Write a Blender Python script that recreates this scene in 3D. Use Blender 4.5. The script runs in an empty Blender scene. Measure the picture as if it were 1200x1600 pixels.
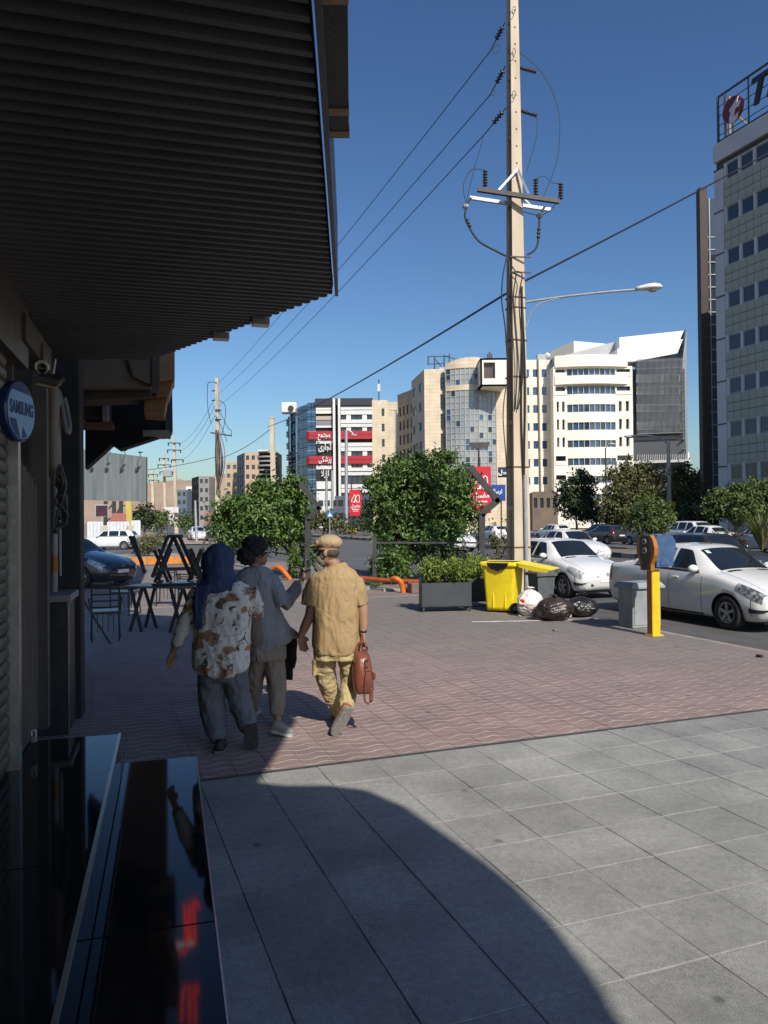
import bpy, bmesh, math, random
import numpy as np
from mathutils import Vector, Matrix, noise
random.seed(7)
SC = bpy.context.scene
COL = SC.collection
R = math.radians
# ------------------------------------------------------------------ camera
CAM_H = 1.85
F_PX = 1200.0                      # focal length in pixels of a 1200 x 1600 frame
PITCH, ROLL = R(0.57), R(0.55)
_F = Vector((0, math.cos(PITCH), math.sin(PITCH)))
_U0 = Vector((0, -math.sin(PITCH), math.cos(PITCH)))
_R0 = Vector((1, 0, 0))
_RT = _R0 * math.cos(ROLL) - _U0 * math.sin(ROLL)
_UP = _U0 * math.cos(ROLL) + _R0 * math.sin(ROLL)
cam_d = bpy.data.cameras.new('camera')
cam_d.sensor_fit = 'VERTICAL'
cam_d.sensor_height = 32.0
cam_d.lens = 32.0 * F_PX / 1600.0
cam_d.clip_start = 0.05
cam_d.clip_end = 12000
cam = bpy.data.objects.new('camera', cam_d)
COL.objects.link(cam)
M3 = Matrix((_RT, _UP, -_F)).transposed()
cam.matrix_world = Matrix.Translation((0, 0, CAM_H)) @ M3.to_4x4()
SC.camera = cam
# ------------------------------------------------------------------ light
SUN_AZ = R(23.5)                   # light travels towards (-sin, cos) of this angle
SUN_EL = R(40.0)
LDIR = Vector((-math.sin(SUN_AZ) * math.cos(SUN_EL), math.cos(SUN_AZ) * math.cos(SUN_EL), -math.sin(SUN_EL)))
world = bpy.data.worlds.new('World')
SC.world = world
world.use_nodes = True
wn = world.node_tree
bg = wn.nodes['Background']
sky = wn.nodes.new('ShaderNodeTexSky')
sky.sky_type = 'NISHITA'
sky.sun_disc = False
sky.sun_elevation = SUN_EL
to_sun = -LDIR
sky.sun_rotation = math.atan2(to_sun.x, to_sun.y)
sky.altitude = 0
sky.air_density = 1.25
sky.dust_density = 1.0
sky.ozone_density = 6.0
gm = wn.nodes.new('ShaderNodeGamma')          # the phone's steeper tone curve for the clear sky
gm.inputs[1].default_value = 1.3
wn.links.new(sky.outputs[0], gm.inputs[0])
wn.links.new(gm.outputs[0], bg.inputs[0])
bg.inputs[1].default_value = 0.060
sun_d = bpy.data.lights.new('sun', 'SUN')
sun_d.energy = 4.6
sun_d.angle = R(0.53)
sun_d.color = (1.0, 0.93, 0.82)
sun = bpy.data.objects.new('sun', sun_d)
COL.objects.link(sun)
sun.rotation_euler = LDIR.to_track_quat('-Z', 'Y').to_euler()
SC.view_settings.view_transform = 'Standard'
SC.view_settings.look = 'None'
SC.view_settings.exposure = 0.15
SC.view_settings.gamma = 1.0
SC.view_settings.use_curve_mapping = False
SC.cycles.use_denoising = True
SC.cycles.max_bounces = 6
SC.cycles.diffuse_bounces = 3
SC.cycles.glossy_bounces = 3
SC.cycles.transparent_max_bounces = 6
SC.cycles.sample_clamp_indirect = 6
SC.cycles.caustics_reflective = False
SC.cycles.caustics_refractive = False
# ------------------------------------------------------------------ helpers
def pt(px, py, d):
    """the point at distance d (along Y) that lies on the line of sight through a photo pixel"""
    v = _F + _RT * ((px - 600) / F_PX) + _UP * ((800 - py) / F_PX)
    k = d / v.y
    return Vector((v.x * k, d, CAM_H + v.z * k))
def gp(px, py, z=0.0):
    v = _F + _RT * ((px - 600) / F_PX) + _UP * ((800 - py) / F_PX)
    k = (z - CAM_H) / v.z
    return Vector((v.x * k, v.y * k, z))
ST = R(20.5)                       # the street runs this far left of the view
A_ = Vector((-math.sin(ST), math.cos(ST), 0))
B_ = Vector((math.cos(ST), math.sin(ST), 0))
def sw(s, t, z=0.0):
    p = A_ * s + B_ * t
    return Vector((p.x, p.y, z))
def to_st(p):
    return p.dot(A_), p.dot(B_)
ORG = {}
def _org(parent):
    return ORG.get(parent.name, Vector((0, 0, 0))) if parent is not None else Vector((0, 0, 0))
def tag(o, label=None, cat=None, group=None, kind=None):
    if label: o['label'] = label
    if cat: o['category'] = cat
    if group: o['group'] = group
    if kind: o['kind'] = kind
    return o
def thing(name, label, cat, loc, rz=0.0, group=None):
    o = bpy.data.objects.new(name, None)
    COL.objects.link(o)
    o.empty_display_size = 0.2
    o.location = loc
    o.rotation_euler = (0, 0, rz)
    ORG[o.name] = Vector(loc)
    return tag(o, label, cat, group)
def link(name, me, parent=None, loc=(0, 0, 0), rot=(0, 0, 0)):
    o = bpy.data.objects.new(name, me)
    COL.objects.link(o)
    o.location = loc
    o.rotation_euler = rot
    if parent is not None:
        o.parent = parent
        ORG[o.name] = _org(parent)
    else:
        ORG[o.name] = Vector(loc)
    return o
def copy_tree(o, parent=None):
    c = o.copy()
    COL.objects.link(c)
    c.parent = parent
    for ch in o.children:
        copy_tree(ch, c)
    return c
def frame_from(fwd, up=Vector((0, 0, 1))):
    f = fwd.normalized()
    a = f.cross(up)
    if a.length < 1e-4:
        a = f.cross(Vector((0, 1, 0)))
    a.normalize()
    return a, a.cross(f).normalized()
class MB:
    """collects shapes; build() links them as one mesh object"""
    def __init__(self):
        self.v, self.f, self.m, self.s = [], [], [], []
    def add(self, vs, fs, m=0, smooth=False):
        b = len(self.v)
        self.v.extend(Vector(p) for p in vs)
        for f in fs:
            self.f.append(tuple(i + b for i in f))
            self.m.append(m)
            self.s.append(smooth)
        return self
    def quad(self, a, b, c, d, m=0):
        return self.add([a, b, c, d], [(0, 1, 2, 3)], m)
    def box(self, c, size, rz=0.0, m=0, mat3=None):
        hx, hy, hz = size[0] / 2, size[1] / 2, size[2] / 2
        q = mat3 if mat3 is not None else Matrix.Rotation(rz, 3, 'Z')
        c = Vector(c)
        vs = [c + q @ Vector((x, y, z)) for x in (-hx, hx) for y in (-hy, hy) for z in (-hz, hz)]
        return self.add(vs, [(0, 1, 3, 2), (4, 6, 7, 5), (0, 4, 5, 1), (2, 3, 7, 6), (0, 2, 6, 4), (1, 5, 7, 3)], m)
    def rbox(self, c, size, r=0.01, rz=0.0, m=0, mat3=None):
        """box with bevelled edges"""
        hx, hy, hz = size[0] / 2, size[1] / 2, size[2] / 2
        r = min(r, hx * .9, hy * .9, hz * .9)
        q = mat3 if mat3 is not None else Matrix.Rotation(rz, 3, 'Z')
        c = Vector(c)
        vs = []; idx = {}
        for sx in (-1, 1):
            for sy in (-1, 1):
                for sz in (-1, 1):
                    for k in range(3):
                        p = [sx * (hx - r), sy * (hy - r), sz * (hz - r)]
                        p[k] += (sx, sy, sz)[k] * r
                        idx[(sx, sy, sz, k)] = len(vs)
                        vs.append(c + q @ Vector(p))
        fs = []
        for k in range(3):
            a, b = [(1, 2), (2, 0), (0, 1)][k]
            for s in (-1, 1):
                loop = []
                for (sa, sb) in ((-1, -1), (1, -1), (1, 1), (-1, 1)):
                    t = [0, 0, 0]; t[k] = s; t[a] = sa; t[b] = sb
                    loop.append(idx[(t[0], t[1], t[2], k)])
                fs.append(loop if s > 0 else loop[::-1])
        for k in range(3):
            a, b = [(1, 2), (2, 0), (0, 1)][k]
            for sa in (-1, 1):
                for sb in (-1, 1):
                    t0 = [0, 0, 0]; t0[a] = sa; t0[b] = sb
                    t1 = list(t0); t0[k] = -1; t1[k] = 1
                    fs.append((idx[(*t0, a)], idx[(*t1, a)], idx[(*t1, b)], idx[(*t0, b)]))
        for sx in (-1, 1):
            for sy in (-1, 1):
                for sz in (-1, 1):
                    fs.append(tuple(idx[(sx, sy, sz, k)] for k in range(3)))
        return self.add(vs, fs, m)
    def bar(self, a, b, w, h=None, m=0, up=Vector((0, 0, 1))):
        """rectangular bar between two points"""
        a, b = Vector(a), Vector(b)
        h = h if h is not None else w
        x, y = frame_from(b - a, up)
        vs = []
        for p in (a, b):
            for sx, sy in ((-1, -1), (1, -1), (1, 1), (-1, 1)):
                vs.append(p + x * (sx * w / 2) + y * (sy * h / 2))
        return self.add(vs, [(3, 2, 1, 0), (4, 5, 6, 7), (0, 1, 5, 4), (1, 2, 6, 5), (2, 3, 7, 6), (3, 0, 4, 7)], m)
    def tube(self, pts, rad, n=8, m=0, caps=True, smooth=True):
        pts = [Vector(p) for p in pts]
        k = len(pts)
        if not hasattr(rad, '__len__'):
            rad = [rad] * k
        vs, fs = [], []
        px = None
        for i, p in enumerate(pts):
            d = (pts[min(i + 1, k - 1)] - pts[max(i - 1, 0)])
            if d.length < 1e-9: d = Vector((0, 0, 1))
            d.normalize()
            if px is None:
                x, y = frame_from(d)
            else:
                x = px - d * px.dot(d)
                x = x.normalized() if x.length > 1e-5 else frame_from(d)[0]
                y = x.cross(d).normalized()
                y = d.cross(x).normalized()
            px = x
            y = d.cross(x).normalized()
            for j in range(n):
                a = 2 * math.pi * j / n
                vs.append(p + (x * math.cos(a) + y * math.sin(a)) * rad[i])
        for i in range(k - 1):
            for j in range(n):
                j2 = (j + 1) % n
                fs.append((i * n + j, i * n + j2, (i + 1) * n + j2, (i + 1) * n + j))
        b = len(self.v)
        self.add(vs, fs, m, smooth)
        if caps:
            self.add(vs[:n], [tuple(range(n - 1, -1, -1))], m)
            self.add(vs[-n:], [tuple(range(n))], m)
        return self
    def loft(self, rings, m=0, smooth=True, caps=True, closed=True):
        n = len(rings[0])
        vs = [Vector(p) for r in rings for p in r]
        fs = []
        for i in range(len(rings) - 1):
            for j in range(n if closed else n - 1):
                j2 = (j + 1) % n
                fs.append((i * n + j, i * n + j2, (i + 1) * n + j2, (i + 1) * n + j))
        if caps:
            fs.append(tuple(range(n - 1, -1, -1)))
            fs.append(tuple((len(rings) - 1) * n + j for j in range(n)))
        return self.add(vs, fs, m, smooth)
    def lathe(self, prof, c=(0, 0, 0), n=16, m=0, axis=None, smooth=True):
        """prof: list of (radius, height) around an axis through c"""
        ax = (axis or Vector((0, 0, 1))).normalized()
        x, y = frame_from(ax, Vector((0, 0, 1)) if abs(ax.z) < .9 else Vector((0, 1, 0)))
        y = ax.cross(x)
        c = Vector(c)
        rings = [[c + ax * h + (x * math.cos(2 * math.pi * j / n) + y * math.sin(2 * math.pi * j / n)) * max(r, 1e-4) for j in range(n)] for r, h in prof]
        return self.loft(rings, m, smooth)
    def ball(self, c, r, n=12, m=0, q=None):
        c = Vector(c)
        r = r if hasattr(r, '__len__') else (r, r, r)
        k = max(4, n * 2 // 3)
        rings = []
        for i in range(k + 1):
            a = math.pi * i / k
            ring = []
            for j in range(n):
                b = 2 * math.pi * j / n
                s = max(math.sin(a), 1e-3)
                p = Vector((r[0] * s * math.cos(b), r[1] * s * math.sin(b), -r[2] * math.cos(a)))
                ring.append(c + (q @ p if q is not None else p))
            rings.append(ring)
        return self.loft(rings, m)
    def prism(self, poly, ext, m=0, mcap=None):
        poly = [Vector(p) for p in poly]
        ext = Vector(ext)
        n = len(poly)
        nrm = Vector((0, 0, 0))
        for i in range(n):
            nrm += poly[i].cross(poly[(i + 1) % n])
        if nrm.dot(ext) > 0:
            poly = poly[::-1]
        vs = poly + [p + ext for p in poly]
        self.add(vs, [(i, i + n, (i + 1) % n + n, (i + 1) % n)[::-1] for i in range(n)], m)
        self.add(vs, [tuple(range(n)), tuple(range(2 * n - 1, n - 1, -1))], m if mcap is None else mcap)
        return self
    def mesh(self, name, mats, off=None, uv=None):
        me = bpy.data.meshes.new(name)
        vs = self.v if off is None else [p - off for p in self.v]
        me.from_pydata([tuple(p) for p in vs], [], self.f)
        for m in (mats if isinstance(mats, (list, tuple)) else [mats]):
            me.materials.append(m)
        if any(self.m):
            me.polygons.foreach_set('material_index', self.m)
        if any(self.s):
            me.polygons.foreach_set('use_smooth', self.s)
        me.update()
        return me
    def build(self, name, mats, parent=None, local=False):
        """world-space shapes become a child of parent (whose empty is unrotated) unless local"""
        if parent is None:
            return link(name, self.mesh(name, mats))
        off = None if local else _org(parent)
        return link(name, self.mesh(name, mats, off), parent)
    def build_at(self, name, mats, base):
        """a thing that is one mesh, its origin at base"""
        base = Vector(base)
        return link(name, self.mesh(name, mats, base), None, base)
def fix_normals(me):
    bm = bmesh.new(); bm.from_mesh(me)
    bmesh.ops.recalc_face_normals(bm, faces=bm.faces)
    bm.to_mesh(me); bm.free()
def apply_mods(o):
    dg = bpy.context.evaluated_depsgraph_get()
    me = bpy.data.meshes.new_from_object(o.evaluated_get(dg))
    o.modifiers.clear()
    old = o.data
    o.data = me
    bpy.data.meshes.remove(old)
    return o
def crom(pts, n=6):
    """smooth curve through points"""
    pts = [Vector(p) for p in pts]
    out = []
    for i in range(len(pts) - 1):
        p0, p1, p2, p3 = pts[max(i - 1, 0)], pts[i], pts[i + 1], pts[min(i + 2, len(pts) - 1)]
        for k in range(n):
            t = k / n
            out.append(0.5 * ((2 * p1) + (p2 - p0) * t + (2 * p0 - 5 * p1 + 4 * p2 - p3) * t * t + (3 * p1 - p0 - 3 * p2 + p3) * t ** 3))
    out.append(pts[-1])
    return out
def sag(a, b, s, n=14):
    a, b = Vector(a), Vector(b)
    return [a.lerp(b, i / n) - Vector((0, 0, s * 4 * (i / n) * (1 - i / n))) for i in range(n + 1)]
# ------------------------------------------------------------------ materials
MATS = {}
def lin(r, g, b):
    f = lambda c: (c / 255 / 12.92) if c / 255 <= .04045 else ((c / 255 + .055) / 1.055) ** 2.4
    return (f(r), f(g), f(b))
def mat(name, c, c2=None, scale=4.0, rough=0.6, metal=0.0, bump=0.0, bscale=60.0, spec=0.5, emit=0.0, stretch=None,
        detail=5, island=0.0, trans=0.0, rvar=0.0, coat=0.0, lo=.35, hi=.65):
    if name in MATS: return MATS[name]
    m = bpy.data.materials.new(name)
    m.use_nodes = True
    nt = m.node_tree
    N, L = nt.nodes, nt.links
    b = N['Principled BSDF']
    b.inputs['Roughness'].default_value = rough
    b.inputs['Metallic'].default_value = metal
    b.inputs['Specular IOR Level'].default_value = spec
    if coat: b.inputs['Coat Weight'].default_value = coat; b.inputs['Coat Roughness'].default_value = .04
    c4 = (*c, 1)
    tc = N.new('ShaderNodeTexCoord')
    mp = N.new('ShaderNodeMapping')
    if stretch: mp.inputs['Scale'].default_value = stretch
    geo = N.new('ShaderNodeNewGeometry')
    L.new(geo.outputs['Position'] if island == 0 else tc.outputs['Object'], mp.inputs[0])
    out = None
    if c2 is None: c2 = tuple(x * .82 for x in c)
    nz = N.new('ShaderNodeTexNoise'); nz.inputs['Scale'].default_value = scale; nz.inputs['Detail'].default_value = detail
    L.new(mp.outputs[0], nz.inputs['Vector'])
    mr = N.new('ShaderNodeMapRange'); mr.inputs[1].default_value = lo; mr.inputs[2].default_value = hi
    L.new(nz.outputs[0], mr.inputs[0])
    mx = N.new('ShaderNodeMix'); mx.data_type = 'RGBA'
    mx.inputs[6].default_value = c4; mx.inputs[7].default_value = (*c2, 1)
    L.new(mr.outputs[0], mx.inputs[0])
    out = mx.outputs[2]
    if island:
        hs = N.new('ShaderNodeHueSaturation')
        r2 = N.new('ShaderNodeMapRange'); r2.inputs[3].default_value = 1 - island; r2.inputs[4].default_value = 1 + island
        L.new(geo.outputs['Random Per Island'], r2.inputs[0])
        L.new(r2.outputs[0], hs.inputs['Value'])
        rh = N.new('ShaderNodeMapRange'); rh.inputs[3].default_value = .485; rh.inputs[4].default_value = .512
        L.new(nz.outputs[0], rh.inputs[0]); L.new(rh.outputs[0], hs.inputs['Hue'])
        L.new(out, hs.inputs['Color']); out = hs.outputs[0]
    L.new(out, b.inputs['Base Color'])
    if rvar:
        r3 = N.new('ShaderNodeMapRange'); r3.inputs[3].default_value = max(.02, rough - rvar); r3.inputs[4].default_value = min(1, rough + rvar)
        L.new(nz.outputs[0], r3.inputs[0]); L.new(r3.outputs[0], b.inputs['Roughness'])
    if bump:
        n2 = N.new('ShaderNodeTexNoise'); n2.inputs['Scale'].default_value = bscale; n2.inputs['Detail'].default_value = 4
        L.new(mp.outputs[0], n2.inputs['Vector'])
        bp = N.new('ShaderNodeBump'); bp.inputs['Strength'].default_value = bump; bp.inputs['Distance'].default_value = .02
        L.new(n2.outputs[0], bp.inputs['Height']); L.new(bp.outputs[0], b.inputs['Normal'])
    if emit:
        b.inputs['Emission Color'].default_value = c4; b.inputs['Emission Strength'].default_value = emit
    if trans:
        tr = N.new('ShaderNodeBsdfTranslucent'); ms = N.new('ShaderNodeMixShader'); ms.inputs[0].default_value = trans
        L.new(out, tr.inputs[0]); L.new(b.outputs[0], ms.inputs[1]); L.new(tr.outputs[0], ms.inputs[2])
        L.new(ms.outputs[0], N['Material Output'].inputs[0])
    m.diffuse_color = c4
    MATS[name] = m
    return m
def nodes(name):
    """a blank node material with a Principled shader"""
    m = bpy.data.materials.new(name); m.use_nodes = True
    MATS[name] = m
    return m, m.node_tree.nodes, m.node_tree.links, m.node_tree.nodes['Principled BSDF']
# ------------------------------------------------------------------ ground, road, pavements
def sheet(name, quads, m, z=None):
    b = MB()
    for q in quads:
        b.quad(*q)
    o = b.build(name, m)
    return tag(o, kind='structure')
def stq(s0, s1, t0, t1, z):
    return (sw(s0, t0, z), sw(s0, t1, z), sw(s1, t1, z), sw(s1, t0, z))
m_sand = mat('sandy_earth', (.30, .23, .16), (.22, .17, .12), scale=.35, rough=.95, bump=.3, bscale=3)
m_asph = mat('asphalt', (.12, .12, .122), (.08, .08, .083), scale=.5, rough=.85, bump=.5, bscale=180, lo=.3, hi=.7)
m_asph2 = mat('worn_asphalt', (.12, .115, .11), (.075, .072, .07), scale=1.3, rough=.88, bump=.6, bscale=150, lo=.3, hi=.7)
m_mortar = mat('mortar', (.34, .33, .31), (.22, .215, .205), scale=9, rough=.95)
m_dirtjoint = mat('dirt_joint', (.22, .215, .20), (.10, .095, .088), scale=12, rough=.95)
m_kerb = mat('kerb_concrete', (.33, .32, .30), (.24, .235, .22), scale=6, rough=.9, bump=.3)
m_paint_w = mat('white_road_paint', (.72, .72, .70), (.42, .42, .41), scale=14, rough=.7, lo=.5, hi=.75)
m_black = mat('black_paint', (.025, .025, .026), (.045, .045, .045), scale=9, rough=.5)
gb = MB()
gb.quad((-4500, -400, -.17), (4500, -400, -.17), (4500, 7000, -.17), (-4500, 7000, -.17))
tag(gb.build('ground', m_sand), kind='structure')
sheet('road', [stq(-60, 900, 9.8, 46, -.12), stq(36, 66, -60, 9.8, -.12)], m_asph)
# apron between the paving and the carriageway
sheet('parking_apron', [(sw(-40, 8.62, -.012), sw(-40, 10.2, -.115), sw(34, 10.2, -.115), sw(34, 8.62, -.012))], m_asph2)
# bed under the tiles
sheet('pavement_bed', [stq(-12, 5.585, -3, 8.62, -.0055)], m_dirtjoint)
# light cross joints between the grey slabs
GS, GT0, GS0 = .433, .67, 5.60
gj = MB()
for k in range(0, 26):
    s = GS0 - k * GS
    if k: gj.quad(*stq(s - .007, s + .007, -1.2, 8.62, -.0022))
tag(gj.build('pale_joint', m_mortar), kind='structure')
gj = MB()
for k in range(-4, 19):
    t = GT0 + GS * k
    gj.quad(*stq(-5.6, 5.585, t - .006, t + .006, -.0034))
tag(gj.build('dusty_joint', mat('dusty_joint', (.26, .255, .24), (.10, .097, .09), scale=2.2, rough=.95, lo=.4, hi=.62)), kind='structure')
red_bed = sheet('red_paving_bed', [stq(5.625, 17.4, -3.2, 8.62, -.0035)], mat('pink_mortar', (.36, .30, .275), (.24, .2, .185), scale=7, rough=.95))
st_strip = MB(); st_strip.box(sw(5.612, 3.7, -.01), (9.85, .03, .03), ST)
tag(st_strip.build('border_strip', mat('dark_strip', (.035, .037, .04), (.06, .06, .06), scale=10, rough=.6)), kind='structure')
# --- slab materials
def slab_mat(name, c, c2, speck):
    m, N, L, b = nodes(name)
    b.inputs['Roughness'].default_value = .8
    geo = N.new('ShaderNodeNewGeometry')
    oi = N.new('ShaderNodeObjectInfo')
    big = N.new('ShaderNodeTexNoise'); big.inputs['Scale'].default_value = 1.1; big.inputs['Detail'].default_value = 6
    big.inputs['Roughness'].default_value = .62
    L.new(geo.outputs['Position'], big.inputs['Vector'])
    r1 = N.new('ShaderNodeMapRange'); r1.inputs[1].default_value = .38; r1.inputs[2].default_value = .66
    L.new(big.outputs[0], r1.inputs[0])
    mx = N.new('ShaderNodeMix'); mx.data_type = 'RGBA'
    mx.inputs[6].default_value = (*c, 1); mx.inputs[7].default_value = (*c2, 1)
    L.new(r1.outputs[0], mx.inputs[0])
    fine = N.new('ShaderNodeTexNoise'); fine.inputs['Scale'].default_value = 210; fine.inputs['Detail'].default_value = 3
    L.new(geo.outputs['Position'], fine.inputs['Vector'])
    r2 = N.new('ShaderNodeMapRange'); r2.inputs[1].default_value = .3; r2.inputs[2].default_value = .7
    r2.inputs[3].default_value = 1 - speck; r2.inputs[4].default_value = 1 + speck
    L.new(fine.outputs[0], r2.inputs[0])
    rr = N.new('ShaderNodeMapRange'); rr.inputs[3].default_value = .91; rr.inputs[4].default_value = 1.05
    L.new(oi.outputs['Random'], rr.inputs[0])
    mm = N.new('ShaderNodeMath'); mm.operation = 'MULTIPLY'
    L.new(r2.outputs[0], mm.inputs[0]); L.new(rr.outputs[0], mm.inputs[1])
    # small dark spots of gum and oil
    vo = N.new('ShaderNodeTexVoronoi'); vo.inputs['Scale'].default_value = 2.1
    L.new(geo.outputs['Position'], vo.inputs['Vector'])
    r4 = N.new('ShaderNodeMapRange'); r4.inputs[1].default_value = .035; r4.inputs[2].default_value = .07; r4.inputs[3].default_value = .55
    L.new(vo.outputs['Distance'], r4.inputs[0])
    m3 = N.new('ShaderNodeMath'); m3.operation = 'MULTIPLY'
    L.new(mm.outputs[0], m3.inputs[0]); L.new(r4.outputs[0], m3.inputs[1])
    hs = N.new('ShaderNodeHueSaturation')
    # mid-sized blotches and trodden grime
    mid = N.new('ShaderNodeTexNoise'); mid.inputs['Scale'].default_value = 24; mid.inputs['Detail'].default_value = 7; mid.inputs['Roughness'].default_value = .7
    L.new(geo.outputs['Position'], mid.inputs['Vector'])
    r5 = N.new('ShaderNodeMapRange'); r5.inputs[1].default_value = .32; r5.inputs[2].default_value = .7; r5.inputs[3].default_value = 1.16; r5.inputs[4].default_value = .80
    L.new(mid.outputs[0], r5.inputs[0])
    m5 = N.new('ShaderNodeMath'); m5.operation = 'MULTIPLY'
    L.new(m3.outputs[0], m5.inputs[0]); L.new(r5.outputs[0], m5.inputs[1])
    L.new(mx.outputs[2], hs.inputs['Color']); L.new(m5.outputs[0], hs.inputs['Value'])
    L.new(hs.outputs[0], b.inputs['Base Color'])
    bp = N.new('ShaderNodeBump'); bp.inputs['Strength'].default_value = .35; bp.inputs['Distance'].default_value = .006
    L.new(fine.outputs[0], bp.inputs['Height']); L.new(bp.outputs[0], b.inputs['Normal'])
    return m, N, L, b, hs, bp, mx
m_slab = slab_mat('grey_slab', (.325, .325, .308), (.205, .206, .198), .45)[0]
m_red, N, L, b, hs, bp, mxr = slab_mat('red_ribbed_tile', (.34, .235, .215), (.255, .188, .174), .16)
# cream wavy lines and fine ribs, in each tile's own coordinates
uv = N.new('ShaderNodeUVMap'); sx = N.new('ShaderNodeSeparateXYZ'); L.new(uv.outputs[0], sx.inputs[0])
def M(op, a, b_=None):
    n = N.new('ShaderNodeMath'); n.operation = op
    for i, v in enumerate((a, b_)):
        if v is None: continue
        if isinstance(v, (int, float)): n.inputs[i].default_value = v
        else: L.new(v, n.inputs[i])
    return n.outputs[0]
wave = M('MULTIPLY', M('SINE', M('MULTIPLY', sx.outputs[0], 2 * math.pi)), .085)
vv = M('FRACT', M('MULTIPLY', M('ADD', sx.outputs[1], wave), 2.0))
line = M('LESS_THAN', M('ABSOLUTE', M('SUBTRACT', vv, .5)), .075)
nw = N.new('ShaderNodeTexNoise'); nw.inputs['Scale'].default_value = 5.0
geo = N.new('ShaderNodeNewGeometry'); L.new(geo.outputs['Position'], nw.inputs['Vector'])
wr = N.new('ShaderNodeMapRange'); wr.inputs[1].default_value = .35; wr.inputs[2].default_value = .62; wr.inputs[3].default_value = .3; wr.inputs[4].default_value = .95
L.new(nw.outputs[0], wr.inputs[0])
lf = M('MULTIPLY', line, wr.outputs[0])
mxl = N.new('ShaderNodeMix'); mxl.data_type = 'RGBA'; mxl.inputs[7].default_value = (.56, .50, .46, 1)
L.new(hs.outputs[0], mxl.inputs[6]); L.new(lf, mxl.inputs[0])
rib = M('SINE', M('MULTIPLY', sx.outputs[0], 2 * math.pi * 13))
ribd = N.new('ShaderNodeMapRange'); ribd.inputs[1].default_value = -1; ribd.inputs[3].default_value = .72; ribd.inputs[4].default_value = 1.08
L.new(rib, ribd.inputs[0])
# towards the kerb the paving is greyer with trodden dirt
sep = N.new('ShaderNodeVectorMath'); sep.operation = 'DOT_PRODUCT'; sep.inputs[1].default_value = (A_.x * .55 + B_.x * .45, A_.y * .55 + B_.y * .45, 0)
L.new(geo.outputs['Position'], sep.inputs[0])
nd = N.new('ShaderNodeTexNoise'); nd.inputs['Scale'].default_value = .55; nd.inputs['Detail'].default_value = 6; L.new(geo.outputs['Position'], nd.inputs['Vector'])
dd = M('ADD', sep.outputs['Value'], M('MULTIPLY', nd.outputs[0], 3.2))
dr = N.new('ShaderNodeMapRange'); dr.inputs[1].default_value = 7.2; dr.inputs[2].default_value = 10.8; dr.inputs[4].default_value = .88
L.new(dd, dr.inputs[0])
mxd = N.new('ShaderNodeMix'); mxd.data_type = 'RGBA'; mxd.inputs[7].default_value = (.20, .186, .175, 1)
L.new(mxl.outputs[2], mxd.inputs[6]); L.new(dr.outputs[0], mxd.inputs[0])
hs2 = N.new('ShaderNodeHueSaturation'); L.new(mxd.outputs[2], hs2.inputs['Color']); L.new(ribd.outputs[0], hs2.inputs['Value'])
L.new(hs2.outputs[0], b.inputs['Base Color'])
hgt = M('ADD', M('MULTIPLY', rib, .5), M('MULTIPLY', line, 1.2))
bp2 = N.new('ShaderNodeBump'); bp2.inputs['Strength'].default_value = .5; bp2.inputs['Distance'].default_value = .004
L.new(hgt, bp2.inputs['Height']); L.new(bp.outputs[0], bp2.inputs['Normal']); L.new(bp2.outputs[0], b.inputs['Normal'])
def tile_mesh(name, cells, w, bev, th, m):
    """bevelled tiles; cells: (x, y, z, tilt_x, tilt_y) in the paving's own frame"""
    vs, fs, uvs = [], [], []
    h = w / 2
    for (x, y, z, ax, ay) in cells:
        k = len(vs)
        for (q, zz) in ((h - bev, 0), (h, -bev), (h, -th)):
            for sx_, sy_ in ((-1, -1), (1, -1), (1, 1), (-1, 1)):
                vs.append((x + sx_ * q, y + sy_ * q, z + zz + sx_ * ax + sy_ * ay))
                uvs.append((sx_ * q / w + .5, sy_ * q / w + .5))
        fs.append((k, k + 1, k + 2, k + 3))
        for i in range(4):
            j = (i + 1) % 4
            fs.append((k + 4 + i, k + 4 + j, k + j, k + i))
            fs.append((k + 8 + i, k + 8 + j, k + 4 + j, k + 4 + i))
    me = bpy.data.meshes.new(name)
    me.from_pydata(vs, [], fs)
    ul = me.uv_layers.new(name='UVMap')
    li = np.empty(len(me.loops), dtype=np.int32); me.loops.foreach_get('vertex_index', li)
    ul.data.foreach_set('uv', np.array(uvs, dtype=np.float32)[li].ravel())
    me.materials.append(m)
    me.update()
    return me
def in_frame(p, marg=40):
    d = p - Vector((0, 0, CAM_H))
    f = d.dot(_F)
    if f < .3: return False
    x, y = 600 + F_PX * d.dot(_RT) / f, 800 - F_PX * d.dot(_UP) / f
    return -marg < x < 1200 + marg and -marg < y < 1600 + marg
def pave(parent_name, piece, m, s_list, t_list, w, bev, th, limit, keep=lambda s, t: True):
    root = bpy.data.objects[parent_name]
    cells = [(s, t) for s in s_list for t in t_list if keep(s, t)]
    seen = sorted([c for c in cells if in_frame(sw(*c))], key=lambda c: sw(*c).length)[:limit]
    sset = set(seen)
    rest = [c for c in cells if c not in sset]
    rnd = random.Random(3)
    var = [tile_mesh(piece, [(0, 0, 0, rnd.uniform(-.0011, .0011), rnd.uniform(-.0011, .0011))], w, bev, th, m) for _ in range(5)]
    for c in seen:
        link(piece, rnd.choice(var), root, sw(c[0], c[1], rnd.uniform(-.001, .001)), (0, 0, ST + rnd.uniform(-.003, .003)))
    if rest:
        me = tile_mesh(piece, [(t, s, rnd.uniform(-.001, .001), rnd.uniform(-.0011, .0011), rnd.uniform(-.0011, .0011)) for s, t in rest], w, bev, th, m)
        o = link(piece, me, root, (0, 0, 0), (0, 0, ST))
        o['kind'] = 'stuff'
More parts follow.
